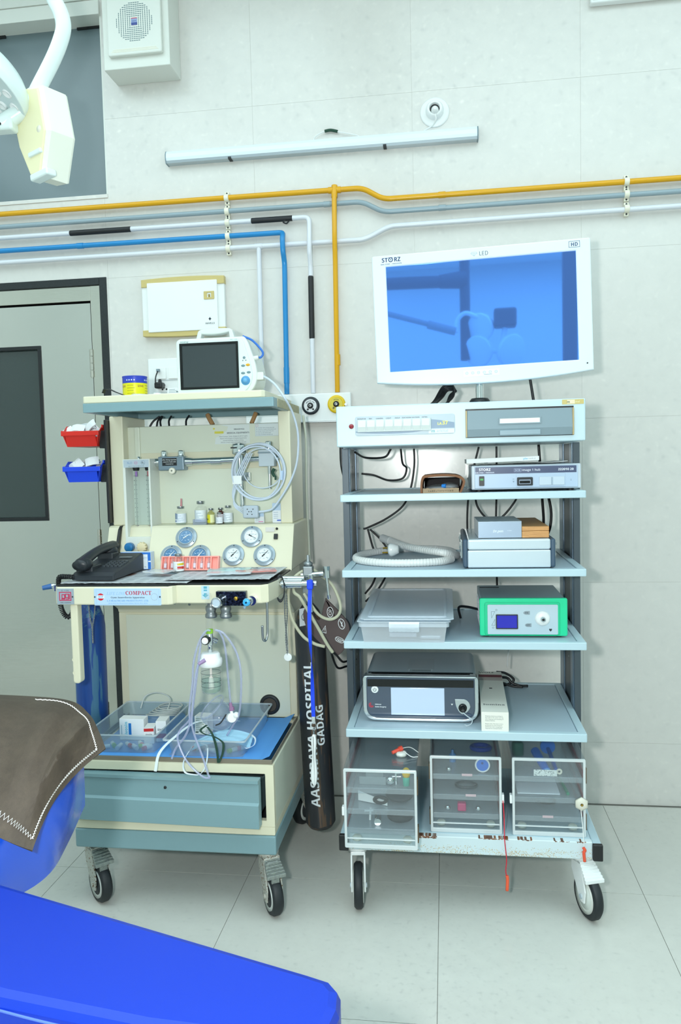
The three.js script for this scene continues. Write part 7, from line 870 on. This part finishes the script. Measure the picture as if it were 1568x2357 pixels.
  const co = thing('lead_coil', 'coil of clear grey leads at the back of the left tray', 'leads', [-0.9, y + 0.002, 0.53]); adds(co, 'lead_loop', [0, 1, 2, 3, 4].map((k) => new THREE.TorusGeometry(0.05 - k * 0.003, 0.0022, 8, 48).rotateX(Math.PI / 2 - 0.25 + k * 0.06).translate(-0.895 + k * 0.006, y + 0.04 + k * 0.006, 0.53 - k * 0.004)), S(0xb9c0be, 0.35)); add(co, 'lead_tail', wire([[-0.98, y + 0.05, 0.5], [-0.97, y + 0.085, 0.48], [-0.93, y + 0.095, 0.47], [-0.885, y + 0.08, 0.48], [-0.88, y + 0.05, 0.52]], 0.0022), S(0xc3cac8, 0.35));
  seed = 44; const caps = [[0xd8303c, 'red'], [0xe8edf0, 'white'], [0x8fc04a, 'green'], [0xe06a8a, 'pink']];
  const spots = [[-0.93, 0.72], [-0.905, 0.735], [-0.88, 0.725], [-0.895, 0.71], [-0.865, 0.738], [-0.955, 0.735], [-0.98, 0.72], [-1.0, 0.738], [-0.71, 0.73], [-0.665, 0.745], [-0.6, 0.74], [-0.575, 0.72]];
  spots.forEach(([x, z], i) => { const [c, n] = caps[i % 4], o = thing('syringe_cap', `small ${n}-capped plastic tube ${['first', 'second', 'third', 'fourth', 'fifth', 'sixth', 'seventh', 'last', 'leftmost', 'second', 'third', 'rightmost'][i]} from the front right of the ${i < 8 ? 'left' : 'right'} tray`, 'tube', [x, y + 0.002, z], 'loose capped tubes in the trays'), a = rr(0, 3), dx = Math.cos(a) * 0.016, dz = Math.sin(a) * 0.016; add(o, 'tube', C([x - dx, y + 0.0085, z - dz], [x + dx * 0.3, y + 0.0085, z + dz * 0.3], 0.006), mat.white); add(o, 'cap', C([x + dx * 0.3, y + 0.0085, z + dz * 0.3], [x + dx, y + 0.0085, z + dz], 0.0068), S(c, 0.45)); });
  const fm = thing('face_mask', 'pale blue surgical face mask draped over the right tray', 'face mask', [-0.64, 0.45, 0.74]);
  add(fm, 'mask_cloth', grid((u, v) => [-0.722 + u * 0.175, 0.463 + 0.034 * Math.sin(u * 2.6) - v * 0.012 * (1 - u) - 0.022 * v * u + 0.004 * Math.abs(((v * 3) % 1) - 0.5), 0.705 + v * 0.05 - u * 0.012], 40, 18, 0.0015), S(0xa9d8f2, 0.8));
  const loop = (p) => { const cv = curve(p); return grid((u, v) => { const q = cv.getPoint(u); return [q.x + (v - 0.5) * 0.004, q.y + (v - 0.5) * 0.003, q.z]; }, 50, 1, 0.001); };
  adds(fm, 'ear_loop', [loop([[-0.718, 0.468, 0.755], [-0.722, 0.45, 0.82], [-0.705, 0.435, 0.865], [-0.678, 0.428, 0.867], [-0.656, 0.432, 0.866], [-0.648, 0.452, 0.84], [-0.665, 0.474, 0.775], [-0.69, 0.478, 0.756]]), loop([[-0.552, 0.487, 0.7], [-0.535, 0.482, 0.72], [-0.535, 0.47, 0.74], [-0.555, 0.462, 0.745], [-0.565, 0.466, 0.74]])], S(0xe3edf4, 0.7));
  solo('tie_ribbon', 'white tie ribbon trailing from the right tray over the drawer', 'ribbon', (() => { const cv = curve([[-0.6, 0.515, 0.66], [-0.65, 0.53, 0.7], [-0.71, 0.535, 0.74], [-0.76, 0.505, 0.78], [-0.79, 0.475, 0.83], [-0.797, 0.428, 0.852]]); return grid((u, v) => { const q = cv.getPoint(u); return [q.x + (v - 0.5) * 0.009, q.y, q.z + (v - 0.5) * 0.003]; }, 60, 1, 0.0008); })(), S(0xdfeaf0, 0.7), [-0.75, 0.428, 0.8]);
}
{ // gas cylinders hung on the yokes
  const rough = (base, spots, s) => S(0xffffff, 0.42, 0, { map: field(512, (u, v) => { const n = tnoise(u, v, 7, s, 4), m = tnoise(u, v, 24, s + 4, 3), sc = noise.noise(u * 90, v * 14, s); const k = n + 0.6 * m > 0.14 ? 1 : 0; const c = k ? spots : base, j = 26 * n + 16 * m + (sc > 0.62 ? 34 : 0); return [c[0] + j, c[1] + j, c[2] + j]; }) });
  const cyl = (x, y0, z, h, r, m, label, leanX, leanZ) => { const t = thing('gas_cylinder', label, 'gas cylinder', [x, y0, z]); add(t, 'shell', LT([[0, 0.006], [r * 0.8, 0], [r, 0.016], [r, h - 0.09], [r * 0.93, h - 0.06], [r * 0.7, h - 0.025], [r * 0.32, h], [0, h]], [x, y0, z], 'y', 48), m); add(t, 'valve', J(C([x, y0 + h - 0.004, z], [x, y0 + h + 0.02, z], 0.016), B(x - 0.014, x + 0.014, y0 + h + 0.015, y0 + h + 0.075, z - 0.014, z + 0.014, 0.003), C([x, y0 + h + 0.07, z], [x, y0 + h + 0.09, z], 0.006)), mat.dullMetal); t.rotation.set(leanZ, 0, leanX); return t; };
  const b = cyl(-0.381, 0.12, 0.5, 0.735, 0.0485, rough([44, 46, 50], [84, 66, 52], 3), 'rusty black gas cylinder lettered in white, right of the machine', 0.025, 0.03);
    const lettering = (s, len, size, a, yc) => { const R = 0.0489, th = size / R, g = new THREE.CylinderGeometry(R, R, len, 24, 1, true, a - th / 2, th).translate(-0.381, yc, 0.5); const W = 1024, H = 96; const m = print(H, W, (x) => { x.clearRect(0, 0, H, W); x.translate(H / 2, W / 2); x.rotate(-Math.PI / 2); let f = 92; x.font = `bold ${f}px sans-serif`; const k = Math.min(1, 990 / x.measureText(s).width); x.scale(W / 1024 * 990 / x.measureText(s).width, 1.05); text(x, s, 0, 4, f, '#dfe6ea', 'sans-serif', 'bold'); }, 0.5, { transparent: true, alphaTest: 0.5 }); add(b, 'painted_lettering', g, m); };
  lettering('AASHRAYA HOSPITAL', 0.49, 0.04, -0.1, 0.44); lettering('GADAG', 0.14, 0.034, 0.5, 0.47);
  cyl(-1.152, 0.12, 0.5, 0.745, 0.051, rough([20, 66, 138], [62, 108, 140], 9), 'scratched blue gas cylinder behind the side arm', -0.012, 0.01);
  solo('black_hose', 'thin black hose hanging behind the blue cylinder', 'hose', J(wire([[-1.13, 0.9, 0.2], [-1.125, 0.6, 0.2], [-1.115, 0.3, 0.2], [-1.112, 0.2, 0.22]], 0.004), wire([[-1.122, 0.72, 0.2], [-1.1, 0.695, 0.21], [-1.09, 0.69, 0.21]], 0.0025)), mat.cable, [-1.12, 0.2, 0.2]);
}
{ // blood pressure cuff, lanyard
  const t = thing('pressure_cuff', 'dark brown blood pressure cuff with white printed symbols', 'pressure cuff', [-0.34, 0.707, 0.585]), o = [[-0.402, 0.84], [-0.388, 0.862], [-0.372, 0.83], [-0.352, 0.815], [-0.334, 0.873], [-0.325, 0.875], [-0.266, 0.81], [-0.261, 0.765], [-0.273, 0.731], [-0.29, 0.709], [-0.308, 0.707], [-0.354, 0.744], [-0.39, 0.785], [-0.402, 0.82]];
  const cm = S(0x5a4d4c, 0.75, 0, { bumpMap: grainBump, bumpScale: 0.0004, metres: 0.03 });
  const warp = (g) => { const p = g.attributes.position; for (let i = 0; i < p.count; i++) { const x = p.getX(i), y = p.getY(i); p.setZ(i, p.getZ(i) + 0.012 * Math.sin((x + 0.4) * 22) + 0.006 * Math.sin(y * 40)); } g.computeVertexNormals(); return g; };
  add(t, 'cuff_panel', EX(new THREE.Shape(new THREE.SplineCurve(o.concat([o[0]]).map(([a, b]) => new THREE.Vector2(a, b))).getPoints(80).slice(0, -1)), 0.585, 0.597, 0.003), cm);
  const sym = (x0, x1, y0, y1, f, r = 0) => add(t, 'printed_symbol', PF(x0, x1, y0, y1, 0.5975).translate(-(x0 + x1) / 2, -(y0 + y1) / 2, 0).rotateZ(r).translate((x0 + x1) / 2, (y0 + y1) / 2, 0), print(128, 128, (x, w, h) => { x.clearRect(0, 0, w, h); x.strokeStyle = x.fillStyle = '#e6eaec'; x.lineWidth = 7; f(x); }, 0.6, { transparent: true, alphaTest: 0.4 }));
  const oval = (x, f) => { x.beginPath(); x.ellipse(64, 64, 46, 58, 0, 0, 7); x.stroke(); f(x); };
  sym(-0.331, -0.305, 0.822, 0.856, (x) => oval(x, () => { x.lineWidth = 5; x.beginPath(); x.arc(64, 76, 20, 0, 7); x.stroke(); x.beginPath(); x.moveTo(40, 50); x.quadraticCurveTo(64, 22, 86, 54); x.stroke(); })); sym(-0.297, -0.27, 0.785, 0.82, (x) => oval(x, () => { x.lineWidth = 9; x.beginPath(); x.moveTo(50, 22); x.lineTo(78, 106); x.moveTo(56, 90); x.lineTo(80, 40); x.stroke(); }), 0.2);
  sym(-0.346, -0.327, 0.772, 0.8, (x) => { x.beginPath(); x.moveTo(64, 14); x.lineTo(112, 112); x.lineTo(16, 112); x.closePath(); x.stroke(); x.fillRect(60, 48, 9, 34); x.fillRect(60, 90, 9, 10); }, -0.25); sym(-0.306, -0.276, 0.742, 0.764, (x) => { x.beginPath(); x.roundRect ? x.roundRect(6, 22, 116, 84, 40) : x.rect(6, 22, 116, 84); x.stroke(); text(x, 'LATEX', 64, 52, 34, '#e6eaec', 'sans-serif', 'bold'); text(x, 'FREE', 64, 82, 32, '#e6eaec', 'sans-serif', 'bold'); }, -0.45);
  add(t, 'size_patch', grid((u, v) => [-0.418 + u * 0.04, 0.79 + v * 0.055 + u * 0.012, 0.578 + 0.012 * Math.sin(u * 2)], 8, 8, 0.002), print(96, 128, (x, w, h) => { fill(x, w, h, '#cfd4d8'); x.strokeStyle = '#55606a'; x.lineWidth = 5; x.beginPath(); x.arc(48, 64, 28, 0.5, 5.4); x.stroke(); x.beginPath(); x.moveTo(30, 90); x.lineTo(66, 40); x.stroke(); }));
  const bm = S(0xb7b79f, 0.5), h = thing('cuff_tubing', 'beige rubber tubing looped around the cylinder yoke', 'tubing', [-0.37, 0.73, 0.64]);
  adds(h, 'tube_run', [wire([[-0.386, 0.968, 0.605], [-0.403, 0.965, 0.61], [-0.43, 0.94, 0.62], [-0.438, 0.896, 0.64], [-0.427, 0.831, 0.65], [-0.395, 0.779, 0.655], [-0.36, 0.755, 0.655], [-0.328, 0.745, 0.652]], 0.005), wire([[-0.4, 0.96, 0.6], [-0.42, 0.945, 0.625], [-0.415, 0.915, 0.668], [-0.397, 0.9, 0.675], [-0.38, 0.87, 0.672], [-0.349, 0.811, 0.665], [-0.318, 0.751, 0.66], [-0.304, 0.728, 0.655]], 0.005), wire([[-0.368, 0.973, 0.6], [-0.348, 0.956, 0.598], [-0.307, 0.924, 0.61], [-0.283, 0.869, 0.622], [-0.287, 0.838, 0.632], [-0.312, 0.826, 0.642], [-0.343, 0.841, 0.652], [-0.368, 0.878, 0.662], [-0.385, 0.91, 0.668]], 0.0048)], bm);
  solo('cuff_cable', 'pair of black hoses running from the cuff behind the trolley', 'cable', J(wire([[-0.303, 0.727, 0.65], [-0.3, 0.705, 0.6], [-0.297, 0.66, 0.5], [-0.285, 0.648, 0.44], [-0.262, 0.648, 0.42]], 0.0035), wire([[-0.308, 0.728, 0.64], [-0.318, 0.7, 0.58], [-0.313, 0.64, 0.5], [-0.29, 0.632, 0.45], [-0.262, 0.632, 0.43]], 0.0035)), mat.cable, [-0.29, 0.63, 0.5]);
  const l = thing('lanyard', 'bright blue lanyard with a white plastic handle', 'lanyard', [-0.363, 0.334, 0.69]), cv = curve([[-0.361, 0.95, 0.689], [-0.366, 0.843, 0.692], [-0.366, 0.765, 0.692], [-0.3635, 0.69, 0.692], [-0.363, 0.608, 0.691], [-0.362, 0.542, 0.69]]);
  add(l, 'strap', grid((u, v) => { const q = cv.getPoint(u), tw = u < 0.3 ? 0 : u > 0.85 ? Math.PI : (u - 0.3) / 0.55 * Math.PI, w = 0.0115; return [q.x + (v - 0.5) * w * Math.cos(tw), q.y, q.z + (v - 0.5) * w * Math.sin(tw)]; }, 80, 2, 0.0015), S(0x1546e6, 0.6)); add(l, 'strap_knot', B(-0.371, -0.353, 0.925, 0.953, 0.681, 0.697, 0.004), S(0x1546e6, 0.6));
  add(l, 'crimp', B(-0.3675, -0.3565, 0.528, 0.543, 0.687, 0.694, 0.001), mat.chrome); add(l, 'split_ring', J(new THREE.TorusGeometry(0.007, 0.0012, 8, 24).translate(-0.362, 0.516, 0.69), new THREE.TorusGeometry(0.005, 0.0014, 8, 20).rotateY(1.2).translate(-0.362, 0.502, 0.69), C([-0.362, 0.499, 0.69], [-0.363, 0.486, 0.69], 0.003)), mat.dullMetal);
  add(l, 'handle', EX(new THREE.Shape(new THREE.SplineCurve([[-0.366, 0.489], [-0.358, 0.487], [-0.355, 0.465], [-0.358, 0.425], [-0.3545, 0.37], [-0.359, 0.337], [-0.366, 0.333], [-0.373, 0.345], [-0.3745, 0.372], [-0.369, 0.425], [-0.371, 0.47], [-0.366, 0.489]].map(([a, c]) => new THREE.Vector2(a, c))).getPoints(60).slice(0, -1)), 0.684, 0.697, 0.004), mat.whiteGloss);
}
// ---------- foreground: operating table, mat and lamp ----------
{
  const t = thing('operating_table', 'bright blue padded operating table with an arm board in the foreground', 'operating table', [-1.35, 0, 1.7]);
  const vinyl = S(0x0430a8, 0.42, 0, { bumpMap: grainBump, bumpScale: 0.00008, metres: 0.03 });
  const arm = add(t, 'arm_board', EXY([[-0.95, 1.805], [-0.611, 1.914], [-0.13, 2.068], [-0.102, 2.078], [-0.088, 2.096], [-0.0855, 2.125], [-0.093, 2.165], [-0.115, 2.186], [-0.29, 2.174], [-0.473, 2.146], [-0.95, 2.03]], 0.63, 0.7, 0.013), vinyl);
  add(t, 'seam_piping', wire([[-0.93, 0.6845, 2.0355], [-0.473, 0.6845, 2.1475], [-0.29, 0.6845, 2.1755], [-0.118, 0.6845, 2.1875]], 0.0016, 60), S(0x4d6cf0, 0.5), arm);
  add(t, 'arm_bracket', J(B(-0.9, -0.25, 0.6, 0.629, 2.05, 2.09, 0.003)), mat.slate, arm);
  add(t, 'table_pad', B(-1.75, -0.7, 0.61, 0.835, 1.5, 1.83, 0.05, 5), vinyl);
  add(t, 'table_frame', B(-1.75, -0.8, 0.56, 0.61, 1.5, 2.08, 0.004), mat.steelFrame); add(t, 'column', B(-1.7, -1.4, 0.08, 0.56, 1.6, 1.95, 0.02), mat.steel); add(t, 'floor_base', B(-1.95, -1.15, 0.0005, 0.08, 1.4, 2.1, 0.02), mat.steel);
  solo('blue_sheet', 'glossy blue plastic sheet hanging below the brown mat', 'sheet', (() => { const A = curve([[-0.63, 0.845, 1.62], [-0.605, 0.79, 1.7], [-0.603, 0.75, 1.79], [-0.635, 0.74, 1.838], [-0.7, 0.755, 1.858], [-0.82, 0.79, 1.87], [-1.0, 0.83, 1.87]]), Z = curve([[-0.625, 0.68, 1.62], [-0.6195, 0.648, 1.7], [-0.621, 0.628, 1.76], [-0.662, 0.603, 1.785], [-0.725, 0.592, 1.835], [-0.82, 0.585, 1.875], [-1.0, 0.58, 1.89]]); return grid((u, v) => { const a = A.getPoint(u), b = Z.getPoint(u), q = a.lerp(b, v), w = 0.012 * Math.sin(v * Math.PI) * (1 + 0.5 * Math.sin(u * 11)); return [q.x + w * 0.6, q.y, q.z + w * 0.6]; }, 60, 16, 0.003); })(), PH(0x0849c0, 0.25, { clearcoat: 0.5, clearcoatRoughness: 0.15 }), [-0.8, 0.59, 1.8]);
  // brown mat with zigzag stitching
  const A = curve([[-0.556, 0.806, 1.672], [-0.582, 0.831, 1.648], [-0.609, 0.852, 1.628], [-0.648, 0.868, 1.612], [-0.74, 0.872, 1.6], [-0.95, 0.872, 1.59], [-1.2, 0.872, 1.59]]), Cc = curve([[-0.597, 0.712, 1.851], [-0.625, 0.7235, 1.853], [-0.652, 0.736, 1.855], [-0.7, 0.757, 1.857], [-0.8, 0.79, 1.86], [-0.98, 0.83, 1.865], [-1.2, 0.85, 1.87]]);
  const surf = (s, k) => { const a = A.getPoint(k), c = Cc.getPoint(k), q = a.lerp(c, s), b = Math.sin(s * Math.PI), f = Math.min(1, k * 4); return new THREE.Vector3(q.x + b * (-0.012 + 0.03 * f) - 0.01 * b * (1 - f), q.y + b * (0.006 + 0.034 * f) + 0.006 * Math.sin(k * 26 + s * 5) * b * f, q.z + b * 0.004); };
  const m = thing('brown_mat', 'brown leatherette mat with white zigzag stitching over the table end', 'mat', [-0.8, 0.7, 1.72]);
  add(m, 'mat_sheet', grid((u, v) => surf(u, v).toArray(), 40, 160, 0.004), S(0xffffff, 0.7, 0, { map: field(512, (u, v) => { const n = tnoise(u, v, 5, 21, 4), w = tnoise(u, v, 30, 25, 3), k = 30 * n + 12 * w + rr(-5, 5); return [68 + k, 58 + k * 0.95, 47 + k * 0.85]; }), side: THREE.DoubleSide }));
  const stitch = (f, n, w) => { const P = []; for (let i = 0; i <= n; i++) { const p = f(i / n, (i % 2 ? 1 : -1) * w); P.push(p); } return sweep(P, 0.0009, 6); };
  const lift = (s, k) => { const p = surf(s, k); p.y += 0.0052; p.z += 0.0035; p.x += 0.0022; return p; };
  adds(m, 'stitching', [stitch((u, w) => lift(0.075 + u * 0.85, 0.03 + w * 0.8), 84, 0.009), stitch((u, w) => lift(0.075 + w * 0.4, 0.03 + u * 0.6), 70, 0.016), stitch((u, w) => lift(0.925 + w * 0.8, 0.03 + u * 0.5), 34, 0.016)], S(0xe6e6e2, 0.7));
}
{ // ceiling surgical lamp seen at the upper left
  const t = thing('surgical_lamp', 'white surgical lamp head on a curved arm near the ceiling', 'surgical lamp', [-1.0, 2.05, 0.95]), w = S(0xe2f0ee, 0.28), cr = S(0xeef0e2, 0.35), yl = S(0xefe9c0, 0.4);
  add(t, 'curved_arm', sweep(curve([[-1.02, 2.72, 0.9], [-0.985, 2.6, 0.93], [-0.953, 2.525, 0.947], [-0.93, 2.476, 0.95], [-0.9245, 2.441, 0.95], [-0.935, 2.406, 0.95], [-0.959, 2.36, 0.95], [-1.003, 2.292, 0.95], [-1.028, 2.253, 0.95]]).getPoints(60), 0.0195, 20), w);
  add(t, 'ceiling_drop', sweep([[-1.02, 3.29, 0.9], [-1.02, 2.715, 0.9]].map(V), 0.0195, 20), w);
  const o = new THREE.Shape([[-0.072, 0.085], [0.0, 0.12], [0.052, 0.108], [0.06, -0.01], [0.012, -0.115], [-0.03, -0.108], [-0.062, -0.02]].map(([a, b]) => new THREE.Vector2(a, b)));
  const bt = (g) => g.rotateY(-0.42).rotateZ(0.1).translate(-0.998, 2.178, 0.92), bk = add(t, 'bracket_cover', bt(EX(o, -0.045, 0.045, 0.01)), cr);
  add(t, 'front_cover', bt(EX(new THREE.Shape([[-0.066, 0.08], [0.0, 0.113], [0.045, 0.1], [0.05, -0.01], [0.008, -0.108], [-0.028, -0.1], [-0.056, -0.02]].map(([a, b]) => new THREE.Vector2(a, b))), 0.043, 0.05, 0.003)), yl, bk);
  adds(t, 'cover_rail', [bt(B(-0.02, 0.03, -0.06, -0.048, 0.046, 0.056, 0.003)), bt(B(-0.03, 0.04, -0.118, -0.1, 0.02, 0.052, 0.005))], w, bk); add(t, 'cover_screw', bt(LT([[0, 0.006], [0.009, 0.005], [0.01, 0]], [0.03, 0.0, 0.045], 'z', 16)), mat.ivory, bk);
  const ax = [0.36, 0.8, -0.34], hc = [-1.165, 2.305, 0.99], H = (k) => { const v = V(ax).normalize().multiplyScalar(k); return [hc[0] + v.x, hc[1] + v.y, hc[2] + v.z]; };
  const hd = add(t, 'lamp_head', LT([[0.155, -0.012], [0.16, 0], [0.158, 0.012], [0.145, 0.035], [0.12, 0.058], [0.07, 0.078], [0, 0.086]], hc, ax, 56), w);
  add(t, 'lamp_face', LT([[0, -0.006], [0.12, -0.008], [0.15, -0.013], [0.156, -0.011]], hc, ax, 56), S(0xcfdfe0, 0.3), hd);
  const q = new THREE.Quaternion().setFromUnitVectors(new THREE.Vector3(0, 1, 0), V(ax).normalize()), led = []; for (const [r, n] of [[0.045, 6], [0.09, 12], [0.128, 18]]) for (let i = 0; i < n; i++) { const a = i / n * 6.283 + r, p = new THREE.Vector3(Math.cos(a) * r, -0.01, Math.sin(a) * r).applyQuaternion(q); led.push([hc[0] + p.x, hc[1] + p.y, hc[2] + p.z]); }
  adds(t, 'lens', led.map((p) => LT([[0, 0.001], [0.008, 0], [0.0105, -0.004], [0.0125, -0.003], [0.0125, 0.004]], p, ax, 20)), mat.whiteGloss, hd);
  add(t, 'yoke', J(C([-1.03, 2.25, 0.95], [-1.1, 2.205, 0.965], 0.021), B(-1.15, -1.065, 2.185, 2.222, 0.94, 0.98, 0.008)), w); add(t, 'yoke_screw', C([-1.098, 2.2, 0.98], [-1.098, 2.2, 0.983], 0.005), mat.slate);
}
{ // second surgical lamp behind the camera, mirrored in the monitor
  const t = thing('surgical_lamp', 'rear surgical lamp mirrored in the wide monitor screen', 'surgical lamp', [0.05, 2.1, 4.56]), w = S(0xf4faf9, 0.35), dk = S(0x353c40, 0.6);
  add(t, 'ceiling_column', C([0.05, 2.12, 4.56], [0.05, 3.29, 4.56], 0.042), dk); add(t, 'upper_arm', J(C([0.05, 2.78, 4.56], [-0.15, 2.76, 4.5], 0.075, 0.055), C([-0.15, 2.76, 4.5], [-0.75, 2.73, 4.3], 0.05)), dk);
  add(t, 'spring_arm', J(C([-0.8, 2.56, 4.3], [-0.2, 2.4, 4.45], 0.022), C([-0.25, 2.41, 4.44], [-0.03, 2.35, 4.49], 0.034)), S(0x8d999c, 0.5)); add(t, 'curved_arm', wire([[-0.03, 2.34, 4.49], [-0.01, 2.44, 4.49], [0.05, 2.49, 4.48], [0.14, 2.46, 4.48], [0.3, 2.39, 4.49]], 0.018, 40), w);
  add(t, 'control_box', B(0.28, 0.46, 2.36, 2.51, 4.42, 4.56, 0.02), dk);
  for (const [x, y, r] of [[0.17, 2.37, 0.12], [0.15, 2.18, 0.13], [0.42, 2.17, 0.14]]) { const h = add(t, 'lamp_head', LT([[0, 0.02], [r * 0.9, 0.015], [r, 0], [r * 0.9, -0.04], [r * 0.4, -0.07], [0, -0.075]], [x, y, 4.5], [x > 0.3 ? 0.7 : -0.5, -0.25, -0.8], 36), w); }
  add(t, 'head_yoke', J(C([0.37, 2.36, 4.49], [0.33, 2.16, 4.5], 0.022), C([0.16, 2.18, 4.53], [0.42, 2.18, 4.53], 0.02)), w);
  const p = thing('ceiling_pendant', 'dark vertical pendant column mirrored at the monitor edge', 'column', [0.74, 0.4, 3.3]); add(p, 'pendant_post', B(0.7, 0.79, 0.4, CEIL, 3.28, 3.36, 0.01), dk); add(p, 'cable_strip', C([0.825, 0.5, 3.3], [0.825, CEIL, 3.3], 0.014), S(0x2a3136, 0.5));
}
renderer.render(scene, camera);
